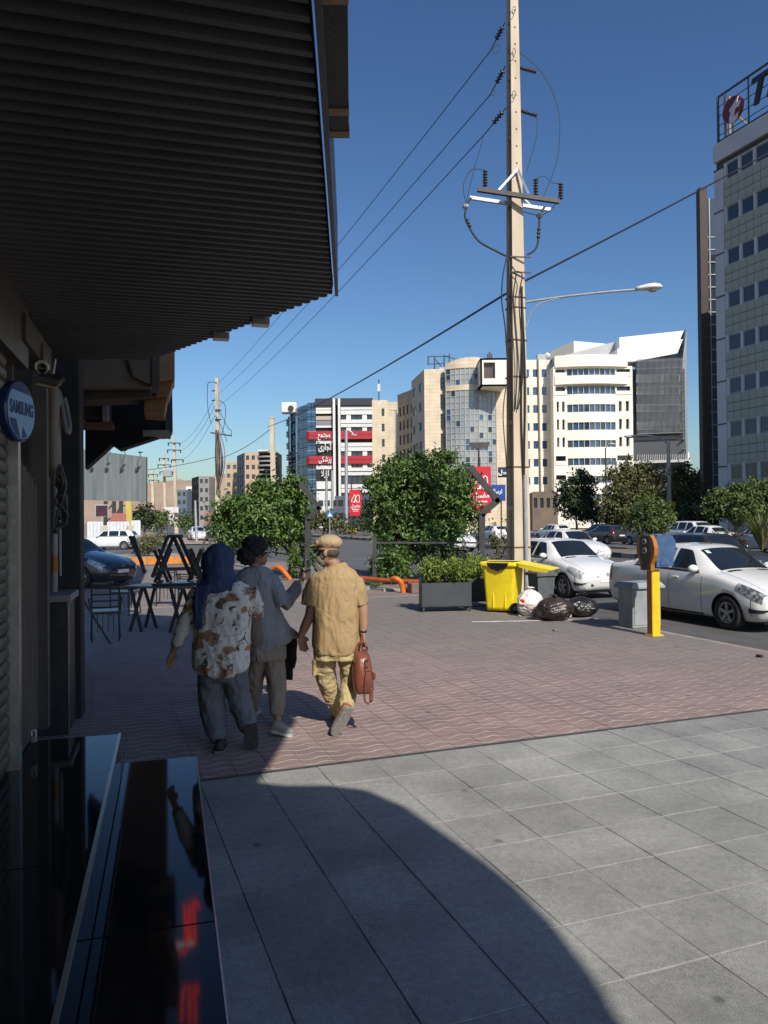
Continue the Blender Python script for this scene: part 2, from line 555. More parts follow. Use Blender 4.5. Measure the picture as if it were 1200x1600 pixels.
pave('pavement_bed', 'paving_slab', m_slab, [GS0 - GS * (k + .5) for k in range(26)], [GT0 + GS * (k - .5) for k in range(-4, 19)], GS - .0055, .0022, .03, 298)
RS = .252
pave('red_paving_bed', 'paving_tile', m_red, [5.63 + RS * (k + .5) for k in range(46)], [.194 + RS * (k + .5) for k in range(-13, 33)], RS - .0038, .0025, .02, 298)
# beyond the tiles one can tell apart
far_pave = sheet('far_pavement', [stq(17.4, 34, -6, 8.62, -.004)], mat('far_paving', (.24, .19, .175), (.18, .15, .14), scale=1.2, rough=.85, bump=.3))
# kerbs of the side street, painted orange on its island
def kerb_run(name, a, b_, n, mats, w=.22, h=.16, z=-.14, alt=False, label=None, group=None):
    a, b_ = Vector(a), Vector(b_)
    d = (b_ - a); L_ = d.length; d.normalize()
    root = tag(link(name, MB().bar(a + Vector((0, 0, z + .02)), b_ + Vector((0, 0, z + .02)), w * .8, .05).mesh(name, m_kerb)), kind='structure')
    me = [MB().rbox((0, 0, h / 2), (L_ / n - .012, w, h), .012).mesh('kerb_stone', mm) for mm in mats]
    for i in range(n):
        p = a + d * (L_ * (i + .5) / n)
        link('kerb_stone', me[i % len(me)], root, p + Vector((0, 0, z)), (0, 0, math.atan2(d.y, d.x)))
    return root
m_orange_k = mat('orange_kerb_paint', (.62, .22, .03), (.50, .17, .03), scale=5, rough=.6)
kerb_run('orange_kerb', sw(37.2, -8), sw(37.2, 4.5), 16, [m_orange_k], h=.34)
kerb_run('median_kerb', sw(14, 24), sw(110, 24), 96, [m_kerb, m_black], h=.26)
kerb_run('median_far_kerb', sw(14, 28.2), sw(110, 28.2), 48, [m_kerb, m_black], h=.26)
sheet('median', [stq(14, 110, 24.1, 28.1, .06)], mat('median_soil', (.2, .155, .11), (.13, .105, .075), scale=2, rough=.95, bump=.5, bscale=9))
sheet('far_pavement_strip', [stq(-20, 130, 44, 60, -.02), ], mat('far_pale_paving', (.34, .3, .26), (.26, .23, .2), scale=.8, rough=.9))
kerb_run('far_kerb', sw(10, 44), sw(110, 44), 50, [m_kerb], h=.2)
sheet('side_verge', [stq(38, 47, -14, 4.4, -.02), stq(66, 110, -40, 9.8, -.04)], mat('dusty_verge', (.36, .30, .23), (.27, .22, .165), scale=.9, rough=.95, bump=.4, bscale=6))
# painted line on the pavement by the bins
ln = MB()
pa, pb = gp(737, 972), gp(895, 969)
x_, y_ = (pb - pa).normalized(), Vector((0, 0, 1)).cross((pb - pa).normalized())
n_ = 14
for i in range(n_):
    w0, w1 = [.045 + .018 * noise.noise((k * .9, 3, 1)) for k in (i, i + 1)]
    p, q = pa.lerp(pb, i / n_), pa.lerp(pb, (i + 1) / n_)
    p, q = p + Vector((0, 0, .0035)), q + Vector((0, 0, .0035))
    ln.quad(p - y_ * w0, q - y_ * w1, q + y_ * w1, p + y_ * w0)
tag(ln.build('worn_white_line', m_paint_w), kind='structure')
# hills behind the town
def hills():
    m = mat('dry_hill', (.40, .29, .20), (.31, .225, .16), scale=.006, rough=1, bump=.0, lo=.3, hi=.7)
    nx, ny = 70, 14
    vs, fs = [], []
    for j in range(ny):
        for i in range(nx):
            x = -2600 + i * 50; y = 2300 + j * 90
            h = 175 * math.exp(-((x + 560) / 620) ** 2) + 95 * math.exp(-((x + 1500) / 500) ** 2)
            ramp = min(1, j / 8)
            z = (h * ramp ** 1.2) * (1 + .35 * noise.noise((x * .004, y * .004, 1))) + 26 * noise.fractal((x * .01, y * .008, 4), 1, 2, 5) * ramp - 4
            vs.append((x, y, z))
    for j in range(ny - 1):
        for i in range(nx - 1):
            a = j * nx + i
            fs.append((a, a + 1, a + nx + 1, a + nx))
    b = MB(); b.add(vs, fs, 0, True)
    tag(b.build('hills', m), kind='structure')
hills()
# ------------------------------------------------------------------ the shop on the left: wall frame (w along, n outwards)
WA = R(15.7)
WD = Vector((-math.sin(WA), math.cos(WA), 0))
WN = Vector((math.cos(WA), math.sin(WA), 0))
def wf(w, n, z=0.0):
    p = WD * w + WN * n
    return Vector((p.x, p.y, z))
m_granite = mat('black_granite', (.008, .008, .009), (.018, .017, .017), scale=160, rough=.05, spec=.22, lo=.45, hi=.7)
m_dark_wall = mat('dark_wall', (.030, .029, .030), (.02, .0195, .02), scale=3, rough=.8)
m_soffit = mat('dark_sheet', (.080, .082, .092), (.060, .062, .070), scale=2.5, rough=.55, metal=0.0, bump=.05)
m_fascia = mat('blue_grey_sheet', (.055, .065, .08), (.042, .05, .062), scale=3, rough=.45)
m_shutter = mat('brown_shutter', (.060, .048, .036), (.042, .034, .026), scale=6, rough=.42, rvar=.1)
m_steel = mat('brushed_steel', (.42, .41, .40), (.33, .33, .32), scale=20, rough=.35, metal=.9)
m_tan = mat('tan_render', (.23, .175, .13), (.18, .138, .105), scale=3, rough=.8, bump=.2)
m_wood = mat('brown_board', (.30, .155, .065), (.22, .11, .05), scale=4, rough=.55, stretch=(1, 1, 6))
m_plank = mat('grey_brown_plank', (.11, .088, .066), (.065, .052, .04), scale=5, rough=.75, stretch=(6, 6, .6), bump=.2)
shop = thing('shop_building', 'dark shopfront with brown roller shutter under a black ribbed canopy', 'shop', wf(3.5, -1.0))
# steps
for (n0, n1, w1, z0, z1, nm) in ((-.31, .18, 5.73, -.02, .155, 'lower'), (-1.4, -.31, 5.29, -.02, .475, 'upper')):
    b = MB()
    ws = [-6.5, -4.1, -1.7, .7, 3.35, w1]
    for i in range(len(ws) - 1):
        a_, c_ = ws[i], ws[i + 1]
        cc = wf((a_ + c_) / 2, (n0 + n1) / 2, (z0 + z1) / 2)
        MBp = MB().rbox(cc, (n1 - n0, c_ - a_ - .004, z1 - z0), .004, WA)
        o = MBp.build('step_slab', m_granite, shop)
b = MB(); b.box(wf((5.29 - 6.5) / 2, -.311, .467), (.016, 11.8, .022), WA)
b.build('step_nosing', mat('nosing_metal', (.62, .57, .5), (.5, .46, .42), scale=30, rough=.3, metal=.85), shop)
b = MB(); b.box(wf((5.73 - 6.5) / 2, .183, .15), (.008, 12.2, .014), WA)
b.build('step_edge_trim', MATS['nosing_metal'], shop)
# wall above and the roller shutter
b = MB()
b.box(wf(-4.5, -1.3, 9.4), (.5, 24.0, 12.0), WA); b.box(wf(14, -1.3, 10.6), (.5, 13.0, 9.2), WA)      # upper wall behind the canopy
b.build('upper_wall', m_dark_wall, shop)
inset = [wf(-6, -1.2, 3.85), wf(-6, -.75, 3.85), wf(-1.3, -.75, 3.85), wf(4.55, .5, 3.85), wf(6.8, -.6, 3.85), wf(6.9, -1.2, 3.85)]
MB().prism(inset, (0, 0, 2.7)).build('shade_block', mat('shade_block_cladding', (.2, .19, .18), rough=.7), shop)  # unseen block added above the canopy to shade the neighbour's front
b = MB(); b.box(wf(-1.0, -1.2, 1.6), (.3, 11.0, 2.4), WA); b.build('inner_wall', m_dark_wall, shop)
sh = MB(); sh.box(wf(.0, -.90, 1.6), (.05, 9.3, 2.3), WA)
shutter = sh.build('roller_shutter', m_shutter, shop)
prof = []
for k in range(9):
    a = math.pi * k / 8
    prof.append((.013 * math.sin(a), -.034 * math.cos(a)))
for i in range(31):
    z = .50 + i * .074
    pl = MB()
    ra = [wf(-1.0, -.87 + x, z + y + .034) for x, y in prof]
    rb = [wf(4.66, -.87 + x, z + y + .034) for x, y in prof]
    pl.loft([ra, rb], 0, True, False, False)
    pl.build('slat', m_shutter, shutter)
b = MB(); b.box(wf(4.72, -.85, 1.55), (.09, .07, 2.15), WA); b.build('guide_rail', m_steel, shop)
b = MB(); b.box(wf(2.0, -.86, 2.95), (.12, 6.0, .36), WA); b.build('shutter_box', m_shutter, shop)
# plank panel and posts after the shutter
pp = thing('plank_panel', 'weathered grey-brown plank panel beside the roller shutter', 'panel', wf(5.2, -.86, .48))
hts = [2.26, 2.23, 2.2, 2.17, 2.14, 2.11]
for i in range(6):
    MB().rbox(wf(4.86 + i * .135, -.86, .48 + (hts[i] - .48) / 2), (.03, .125, hts[i] - .48), .004, WA).build('plank', m_plank, pp)
b = MB(); b.box(wf(5.71, -.84, 1.75), (.09, .10, 2.6), WA); b.box(wf(4.83, -.88, 2.6), (.05, .05, .8), WA)
b.build('door_post', mat('brown_frame', (.065, .052, .04), (.045, .036, .028), scale=6, rough=.6), shop)
b = MB(); b.box(wf(5.3, -.84, 2.98), (.12, 1.0, .16), WA)
b.build('lintel', MATS['brown_frame'], shop)
# ---- canopy
can = thing('ribbed_canopy', 'black corrugated metal canopy overhead, cut off at a slant', 'canopy', wf(4.0, 0, 3.3))
CZ = 3.3
def nmax(w):
    if w < 4.82: return 1.03 - (4.82 - w) * .2353
    if w < 7.15: return 1.03 - (w - 4.82) * (1.15 / 2.33)
    return -.12 - (w - 7.15) * 4.35
pz = .082
k0 = int((-1.2) / pz)
poly = [wf(-1.3, -1.0, CZ + .05), wf(-1.3, nmax(-1.3), CZ + .05), wf(4.82, 1.03, CZ + .05), wf(7.15, -.12, CZ + .05), wf(7.33, -1.0, CZ + .05)]
b = MB(); b.prism(poly, (0, 0, .02)); b.build('sheet', m_soffit, can)
w = -1.2
while w < 7.3:
    a0 = min(nmax(w), nmax(w + .05)) - .004
    if a0 > -.95:
        ra = [wf(w - .006, -1.0, CZ + .05), wf(w + .009, -1.0, CZ), wf(w + .036, -1.0, CZ), wf(w + .050, -1.0, CZ + .05)]
        rb = [wf(w - .006, nmax(w) - .004, CZ + .05), wf(w + .009, nmax(w) - .004, CZ), wf(w + .036, nmax(w + .036) - .004, CZ), wf(w + .050, nmax(w + .05) - .004, CZ + .05)]
        MB().loft([ra, rb], 0, False, True, False).build('rib', m_soffit, can)
    w += pz
b = MB()
q0, q1 = wf(-1.3, nmax(-1.3) + .012, CZ - .012), wf(4.82, 1.042, CZ - .012)
for (p, q, th) in ((q0, q1, .02),):
    d = (q - p).normalized(); s_ = Vector((d.y, -d.x, 0))
    b.prism([p, q, q + s_ * th, p + s_ * th], (0, 0, .50))
b.build('fascia', m_fascia, can)
for ww in (5.55, 6.05):
    MB().box(wf(ww, nmax(ww) - .02, CZ - .02), (.12, .10, .05), WA).build('bracket', m_steel, can)
# lettering box that hangs outside the fascia: dark underside with tan joints
sg = thing('sign_box', 'dark boxed sign with tan bands hanging outside the canopy edge', 'sign', pt(530, 200, 3.0))
c0 = pt(529, 216, 3.05)
dirv = (wf(4.82, 1.042) - wf(-1.3, nmax(-1.3))).normalized()
side = Vector((dirv.y, -dirv.x, 0))
def sbox(a, l, w_, z0, z1, nm, m, dn=0.0):
    """box along the fascia from the far end: a metres back, l long"""
    p = c0 - dirv * a - side * (w_ / 2) + Vector((0, 0, z0 - c0.z))
    q = p - dirv * l
    MB().prism([p, q, q + side * w_, p + side * w_], (0, 0, z1 - z0)).build(nm, m, sg)
zb = c0.z
m_sgn = mat('sign_dark', (.032, .033, .037), (.05, .048, .046), scale=5, rough=.6, bump=.2)
m_sgt = mat('sign_tan', (.36, .255, .15), (.20, .135, .085), scale=12, rough=.6, stretch=(3, 3, 1), lo=.3, hi=.7)
sbox(0.006, 1.35, .083, zb + .004, zb + .62, 'box_body', m_sgn)
sbox(0.0, .05, .088, zb, zb + .03, 'band', m_sgt)
sbox(.17, .05, .086, zb - .001, zb + .02, 'band', m_sgt)
sbox(.80, .42, .088, zb - .004, zb + .05, 'band', m_sgt)
# added out-of-view slab, its outline shaped to throw the curved shade on the pavement
shade_px = [(1010, 1640), (967, 1593), (933, 1533), (867, 1447), (800, 1380), (733, 1333), (667, 1287), (600, 1257), (533, 1248), (467, 1249), (412, 1243), (405, 1222),
            (430, 1183), (463, 1127)]
HZ = 5.0
off = -LDIR * (HZ / math.sin(SUN_EL))
pts = [gp(x, y) + off for x, y in shade_px] + [Vector((x, y, 0)) + off for x, y in ((-.93, 7.45), (-1.2, 8.0), (-1.5, 8.7))]
first = pts[0]
pts = [Vector((first.x + 1.3, first.y - 9.0, HZ)), Vector((first.x + .25, first.y - 1.0, HZ))] + [Vector((p.x, p.y, HZ)) for p in pts]
last = pts[-1]
pts += [last + Vector((-1.2, .6, 0)), wf(3.6, -1.0, HZ), wf(-9.0, -1.0, HZ)]
b = MB(); b.prism(pts, (0, 0, .25)); b.build('shade_slab', mat('shade_slab_concrete', (.3, .28, .25), (.22, .2, .18), scale=2, rough=.9), shop)
ro = [Vector((x, y, 7.2)) - LDIR * 0 + Vector(((-LDIR.x) * 7.2 / math.sin(SUN_EL), (-LDIR.y) * 7.2 / math.sin(SUN_EL), 0)) for x, y in ((-2.1, 8.9), (-2.6, 10.6), (-2.85, 12.6), (-3.5, 14.6), (-5.2, 15.4), (-7.0, 15.4), (-7.0, 8.6), (-4.5, 8.6))]
MB().prism(ro, (0, 0, .2)).build('upper_shade_slab', MATS['shade_slab_concrete'], shop)  # second unseen slab, added to keep the cafe tables in shade
# ---- round shop sign on the wall
sgn = thing('round_sign', 'round blue and pale-blue lettered shop sign above the shutter', 'sign', pt(27, 643, 3.95))
sc = pt(27, 643, 3.95)
nv = Vector((math.cos(R(-1)), math.sin(R(-1)), 0))
m_navy = mat('sign_navy', (.014, .03, .11), (.02, .045, .14), scale=6, rough=.2, coat=.4)
m_pale = mat('sign_pale_blue', (.32, .50, .72), (.26, .43, .66), scale=5, rough=.15, coat=.5)
RD = .157
MB().lathe([(RD * .97, -.025), (RD, -.02), (RD, .014), (RD * .97, .02)], sc, 40, 0, nv, False).build('sign_disc', m_navy, sgn)
ux = Vector((0, 0, 1)).cross(nv)          # to the viewer's right on the sign
def sgp(u, v, h=.021): return sc + ux * u + Vector((0, 0, v)) + nv * h
pv = []
for k in range(41):
    a = 2 * math.pi * k / 40
    u, v = RD * .90 * math.cos(a), RD * .90 * math.sin(a)
    pv.append((u, v))
up = [(u, min(v, .098 - u * .05)) for u, v in pv[:-1]]
b = MB(); b.prism([sgp(u, max(v, -.2)) for u, v in up], nv * .002)
b.build('pale_field', m_pale, sgn)
for q in ([(-.125, -.045), (-.06, -.045), (-.02, -.138), (-.07, -.12), (-.105, -.085)], [(.0, -.138), (.055, -.125), (.01, -.075)]):
    MB().prism([sgp(u, v, .0235) for u, v in q], nv * .001).build('navy_patch', m_navy, sgn)
def text_mesh(txt, size, ext, name, m, org, right, upv, parent, shear=0.0, align='CENTER', bold=0.0, font=None, sx=1.0):
    cu = bpy.data.curves.new(name, 'FONT')
    cu.body = txt; cu.size = size; cu.extrude = ext; cu.align_x = align; cu.align_y = 'CENTER'; cu.shear = shear; cu.offset = bold
    tmp = bpy.data.objects.new('tmp_text', cu); COL.objects.link(tmp)
    dg = bpy.context.evaluated_depsgraph_get(); dg.update()
    me = bpy.data.meshes.new_from_object(tmp.evaluated_get(dg))
    bpy.data.objects.remove(tmp); bpy.data.curves.remove(cu)
    nrm = right.cross(upv)
    off = _org(parent)
    for v in me.vertices:
        v.co = org + right * (v.co.x * sx) + upv * v.co.y + nrm * v.co.z - off
    me.materials.clear(); me.materials.append(m)
    return link(name, me, parent)
text_mesh('SAMSUNG', .092, .0012, 'lettering', m_navy, sgp(0, .012, .0245), ux, Vector((0, 0, 1)), sgn, 0, 'CENTER', .0022, sx=.58)
MB().tube([sc - nv * .02, sc - nv * .16 + WD * -.02], .012, 8).build('sign_arm', m_steel, sgn)
# ---- security camera and floodlight under the canopy
cc = thing('security_camera', 'cream security camera housing under the ribbed canopy', 'camera', pt(66, 572, 4.85))
p = pt(66, 573, 4.85); fw = (Vector((0, 0, 1.7)) - p).normalized()
a, b_ = frame_from(fw)
q = Matrix((a, fw, b_)).transposed()
MB().rbox(p - fw * .07, (.085, .19, .08), .026, mat3=q).build('housing', mat('cream_plastic', (.66, .61, .52), (.58, .53, .46), scale=6, rough=.5), cc)
MB().lathe([(.031, 0), (.031, .012), (.026, .013), (.024, .004)], p + fw * .022 - b_ * .008, 20, 0, fw).build('lens', mat('lens_black', (.006, .006, .008), rough=.15), cc)
MB().tube([p - fw * .1 + b_ * .03, p - fw * .16 + b_ * .14], .016, 8).build('mount', m_steel, cc)
fl = thing('floodlight', 'grey floodlight with dull yellow glass beneath the security camera', 'floodlight', pt(78, 592, 4.95))
p = pt(79, 592, 4.95); q = Matrix.Rotation(R(-10), 3, 'Z') @ Matrix.Rotation(R(28), 3, 'X') @ Matrix.Rotation(R(14), 3, 'Y')
MB().rbox(p, (.15, .105, .045), .012, mat3=q).build('case', mat('dark_case', (.04, .04, .04), rough=.5), fl)
MB().rbox(p + q @ Vector((0, -.02, -.028)), (.128, .088, .012), .004, mat3=q).build('glass', mat('dull_yellow_glass', (.38, .30, .14), (.30, .24, .12), scale=8, rough=.25), fl)
MB().bar(p + Vector((0, .02, .02)), p + Vector((0, .06, .14)), .02).build('mount', m_steel, fl)
# ---- neighbour beyond the canopy
nb = thing('neighbour_front', 'tan beam and dark stepped overhang of the shop beyond the canopy', 'shop', wf(9, -1.3))
def pp_prism(pxs, d, dep, nm, m, parent, d2=None):
    """a shape outlined by its corners at distance d, its body running back along the wall"""
    P = [pt(x, y, d) for x, y in pxs]
    return MB().prism(P, WD * dep).build(nm, m, parent)
m_beam = mat('grey_beam', (.11, .095, .085), (.08, .07, .062), scale=3, rough=.8)
m_tan2 = mat('lit_tan_panel', (.36, .24, .15), (.28, .185, .12), scale=4, rough=.7)
pp_prism([(55, 540), (236, 540), (236, 604), (110, 605), (60, 620)], 8.0, .5, 'tan_beam', m_tan, nb)
pp_prism([(195, 545), (240, 545), (238, 602), (208, 588)], 7.94, .05, 'beam_facing', m_tan, nb)
pp_prism([(62, 604), (236, 600), (236, 620), (62, 628)], 8.2, .5, 'lower_beam', m_beam, nb)
pp_prism([(238, 550), (249, 550), (249, 610), (238, 612)], 7.9, .12, 'gutter_pipe', m_beam, nb)
pp_prism([(250, 553), (273, 549), (273, 592), (250, 596)], 8.3, .6, 'end_panel', m_tan2, nb)
pp_prism([(246, 598), (271, 593), (264, 618), (244, 622)], 8.35, .6, 'end_panel', m_wood, nb)
pp_prism([(226, 620), (262, 617), (257, 645), (225, 643)], 8.4, .7, 'end_panel', m_wood, nb)
pp_prism([(133, 612), (262, 600), (266, 676), (224, 690), (187, 702), (175, 694), (133, 732)], 9.4, .35, 'overhang', mat('overhang_black', (.010, .010, .012), rough=.8), nb)
pp_prism([(223, 672), (264, 672), (267, 682), (223, 681)], 9.3, .3, 'overhang_trim', mat('grey_trim', (.30, .27, .23), rough=.7), nb)
pp_prism([(258, 640), (269, 600), (270, 672), (264, 682), (258, 672)], 9.35, .4, 'overhang_face', m_fascia, nb)
b = MB(); b.box(wf(9.2, -1.45, 2.0), (.3, 3.8, 4.2), WA); b.build('back_wall', m_dark_wall, nb)
b = MB(); b.box(wf(17.8, -.52, 10.2), (.9, 15.6, 11.4), WA); b.build('upper_floors', m_beam, nb)
p = wf(7.75, -.80)
MB().rbox(wf(7.95, -.92, 1.72), (.24, .34, 3.5), .01, WA).build('column', m_dark_wall, nb)
b = MB(); b.box(wf(6.5, -1.35, 1.7), (.25, 2.2, 3.4), WA); b.build('side_wall', m_dark_wall, nb)
# pipe with its bundle of cables, hose
m_pvc = mat('tan_pipe', (.30, .235, .175), (.24, .185, .14), scale=5, rough=.5)
dp = thing('drain_pipe', 'tan drain pipe with orange band running down beside the dark column', 'pipe', pt(82, 930, 6.9))
MB().tube([pt(82, 606, 6.9), pt(83, 745, 6.9)], .058, 16).build('upper_pipe', m_pvc, dp)
MB().lathe([(.062, 0), (.066, .01), (.066, .05), (.062, .06)], pt(83, 742, 6.9), 16).build('collar', m_pvc, dp)
MB().tube([pt(85, 740, 6.9), pt(85, 925, 6.9)], .028, 12).build('lower_pipe', mat('grey_pipe', (.36, .34, .31), rough=.5), dp)
MB().tube([pt(85, 868, 6.895), pt(85, 893, 6.895)], .0292, 12).build('orange_band', mat('orange_band', (.5, .17, .03), rough=.5), dp)
MB().tube([pt(93, 620, 7.0), pt(94, 900, 7.0)], .014, 8).build('conduit', MATS['grey_pipe'], dp)
cb = thing('cable_bundle', 'tangled dark cable bundle hanging on the drain pipe', 'cables', pt(97, 800, 6.8))
rnd = random.Random(5)
for k in range(9):
    base = [(94 + rnd.uniform(-3, 3), 728 + rnd.uniform(-4, 8))]
    for i in range(5):
        base.append((94 + rnd.uniform(-7, 11), 745 + i * 18 + rnd.uniform(-8, 8)))
    base.append((86 + rnd.uniform(-3, 5), 828 + rnd.uniform(-6, 6)))
    MB().tube(crom([pt(x, y, 6.78 + rnd.uniform(-.05, .05)) for x, y in base], 4), .011, 6).build('cable', mat('cable_grey', (.13, .115, .10), (.08, .07, .065), scale=9, rough=.7), cb)
hs_ = thing('hose_bundle', 'grey corrugated hose hooked under the tan beam', 'hose', pt(100, 650, 7.1))
MB().tube(crom([pt(92, 612, 7.1), pt(97, 640, 7.0), pt(101, 664, 6.95), pt(106, 676, 6.95), pt(108, 666, 7.0), pt(104, 640, 7.1), pt(100, 622, 7.1)], 6), .024, 10).build('hose', mat('grey_hose', (.27, .25, .235), (.2, .18, .17), scale=25, rough=.5), hs_)
# air conditioner on its rusty shelf
ac = thing('air_conditioner', 'grey window air conditioner on a rusty shelf beside the column', 'air conditioner', pt(148, 660, 9.0))
q = Matrix.Rotation(WA, 3, 'Z')
MB().rbox(pt(148, 637, 9.0), (.36, .3, .34), .01, mat3=q).build('casing', mat('ac_dark', (.05, .05, .05), rough=.5), ac)
for x in (130, 165):
    MB().rbox(pt(x, 637, 8.86), (.075, .06, .35), .008, mat3=q).build('side_panel', mat('ac_grey', (.33, .34, .35), (.27, .27, .28), scale=5, rough=.5), ac)
MB().rbox(pt(148, 666, 8.95), (.42, .36, .06), .006, mat3=q).build('shelf', mat('rusty_shelf', (.16, .07, .05), (.10, .05, .04), scale=14, rough=.8), ac)
for k in range(7):
    MB().bar(pt(136 + k * 4, 622, 8.84), pt(136 + k * 4, 652, 8.84), .008).build('louvre', MATS['ac_dark'], ac)
# counter
ct = thing('counter', 'tall black counter box with grey top beside the steps', 'counter', gp(72, 1150))
q = Matrix.Rotation(WA, 3, 'Z')
cb0 = gp(72, 1150)
MB().rbox(cb0 + WD * .30 + Vector((0, 0, .58)), (.37, .6, 1.16), .008, mat3=q).build('body', m_black, ct)
MB().rbox(cb0 + WD * .28 + Vector((0, 0, 1.19)), (.43, .68, .06), .006, mat3=q).build('top', mat('counter_grey', (.30, .27, .25), (.24, .22, .2), scale=6, rough=.5), ct)
MB().box(cb0 + WN * .187 - WD * .004 + Vector((0, 0, .58)), (.012, .02, 1.16), mat3=q).build('edge_trim', m_steel, ct)
# padlock on the shutter
pl = thing('padlock', 'small white-tagged padlock at the foot of the shutter', 'padlock', pt(53, 1152, 4.6))
p = pt(53, 1155, 4.6)
MB().rbox(p, (.035, .016, .04), .004, WA).build('body', m_steel, pl)
MB().tube(crom([p + Vector((-.012, 0, .02)), p + Vector((-.012, 0, .05)), p + Vector((.012, 0, .05)), p + Vector((.012, 0, .02))], 5), .004, 6).build('shackle', mat('white_tag', (.8, .82, .85), rough=.4), pl)
# red letters of a sign further along, above the canopy (seen mirrored in the granite)
ns = thing('red_letter_sign', 'red lit letters mirrored in the black granite step', 'sign', Vector((-5.4, 20, 8.0)))
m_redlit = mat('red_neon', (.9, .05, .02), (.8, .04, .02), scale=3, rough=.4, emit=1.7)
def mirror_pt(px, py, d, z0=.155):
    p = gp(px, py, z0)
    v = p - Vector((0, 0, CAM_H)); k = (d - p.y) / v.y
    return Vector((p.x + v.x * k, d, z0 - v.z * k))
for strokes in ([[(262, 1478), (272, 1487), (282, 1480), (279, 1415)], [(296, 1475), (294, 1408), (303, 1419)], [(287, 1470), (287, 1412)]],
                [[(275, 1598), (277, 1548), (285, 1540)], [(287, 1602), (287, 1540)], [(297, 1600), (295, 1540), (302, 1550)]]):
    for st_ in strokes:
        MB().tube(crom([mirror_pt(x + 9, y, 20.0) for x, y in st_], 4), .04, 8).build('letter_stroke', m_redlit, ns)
MB().bar(Vector((-5.0, 20.1, 9.4)), wf(20.7, -.1, 9.4), .06).build('bracket', m_steel, ns)
# ------------------------------------------------------------------ buildings
UZ = Vector((0, 0, 1))
m_glass = mat('window_glass', (.022, .034, .05), (.03, .045, .065), scale=.3, rough=.07, spec=.9)
m_glass_b = mat('blue_glass', (.03, .075, .15), (.04, .095, .19), scale=.4, rough=.06, spec=1.0)
m_glass_s = mat('silver_glass', (.38, .38, .35), (.24, .27, .28), scale=.25, rough=.12, spec=.9, lo=.3, hi=.7)
m_alu = mat('aluminium_frame', (.42, .43, .43), (.36, .37, .37), scale=.5, rough=.5)
m_dkframe = mat('dark_frame', (.04, .042, .045), rough=.5)
m_whframe = mat('white_frame', (.62, .62, .60), rough=.5)
WIN = {}
def win_meshes(w, h, nx, ny, fm, gm, fw=.07, depth=.10):
    key = (round(w, 2), round(h, 2), nx, ny, fm.name, gm.name, fw)
    if key in WIN: return WIN[key]
    b = MB()
    for x in (fw / 2, w - fw / 2): b.box((x, 0, h / 2), (fw, depth, h))
    for z in (fw / 2, h - fw / 2): b.box((w / 2, 0, z), (w - 2 * fw, depth, fw))
    for i in range(1, nx): b.box((w * i / nx, .002, h / 2), (fw * .7, depth * .8, h - 2 * fw))
    for i in range(1, ny): b.box((w / 2, .004, h * i / ny), (w - 2 * fw, depth * .7, fw * .7))
    p = MB(); p.box((w / 2, .02, h / 2), (w - fw, .02, h - fw))
    WIN[key] = (b.mesh('window', fm), p.mesh('pane', gm))
    return WIN[key]
def put_window(root, pos, rz, w, h, nx=1, ny=1, fm=None, gm=None, fw=.07, name='window'):
    me, pe = win_meshes(w, h, nx, ny, fm or m_dkframe, gm or m_glass, fw)
    o = link(name, me, root, pos - _org(root), (0, 0, rz))
    p = bpy.data.objects.new('pane', pe); COL.objects.link(p); p.parent = o
    return o
def facade(root, O, U, W, H, rects, m_wall, nm='wall', reveal=.22, fm=None, gm=None, z_of=None, nx=1, ny=1, fw=.07, wins=True):
    """wall sheet with real openings; rects: (u0, u1, v0, v1[, nx, ny[, gm]]); U runs to the right seen from outside"""
    O, U = Vector(O), Vector(U).normalized()
    N = U.cross(UZ)
    us = sorted(set([0, W] + [round(r[k], 4) for r in rects for k in (0, 1)]))
    vs = sorted(set([0, H] + [round(r[k], 4) for r in rects for k in (2, 3)]))
    P = lambda u, v, w=0: O + U * u + UZ * v - N * w
    b = MB()
    rr = [(round(r[0], 4), round(r[1], 4), round(r[2], 4), round(r[3], 4)) for r in rects]
    for j in range(len(vs) - 1):
        i = 0
        while i < len(us) - 1:
            hole = lambda i: any(r[0] <= us[i] + 1e-5 and r[1] >= us[i + 1] - 1e-5 and r[2] <= vs[j] + 1e-5 and r[3] >= vs[j + 1] - 1e-5 for r in rr)
            if hole(i): i += 1; continue
            k = i
            while k + 1 < len(us) - 1 and not hole(k + 1): k += 1
            b.quad(P(us[i], vs[j]), P(us[k + 1], vs[j]), P(us[k + 1], vs[j + 1]), P(us[i], vs[j + 1]))
            i = k + 1
    for (u0, u1, v0, v1) in rr:
        d = reveal
        b.quad(P(u0, v0), P(u0, v1), P(u0, v1, d), P(u0, v0, d)); b.quad(P(u1, v1), P(u1, v0), P(u1, v0, d), P(u1, v1, d))
        b.quad(P(u0, v0), P(u0, v0, d), P(u1, v0, d), P(u1, v0)); b.quad(P(u0, v1, d), P(u0, v1), P(u1, v1), P(u1, v1, d))
        b.quad(P(u0, v0, d), P(u0, v1, d), P(u1, v1, d), P(u1, v0, d))
    o = b.build(nm, m_wall, root)
    if wins:
        rz = math.atan2(U.y, U.x)
        for r in rects:
            a = r[4] if len(r) > 4 else nx
            c = r[5] if len(r) > 5 else ny
            g = r[6] if len(r) > 6 else gm
            put_window(root, P(r[0], r[2], reveal - .07), rz, r[1] - r[0], r[3] - r[2], a, c, fm, g, fw)
    return o
def roof_slab(root, poly, z, th, m, nm='roof'):
    MB().prism([Vector((p.x, p.y, z)) for p in poly], (0, 0, th)).build(nm, m, root)
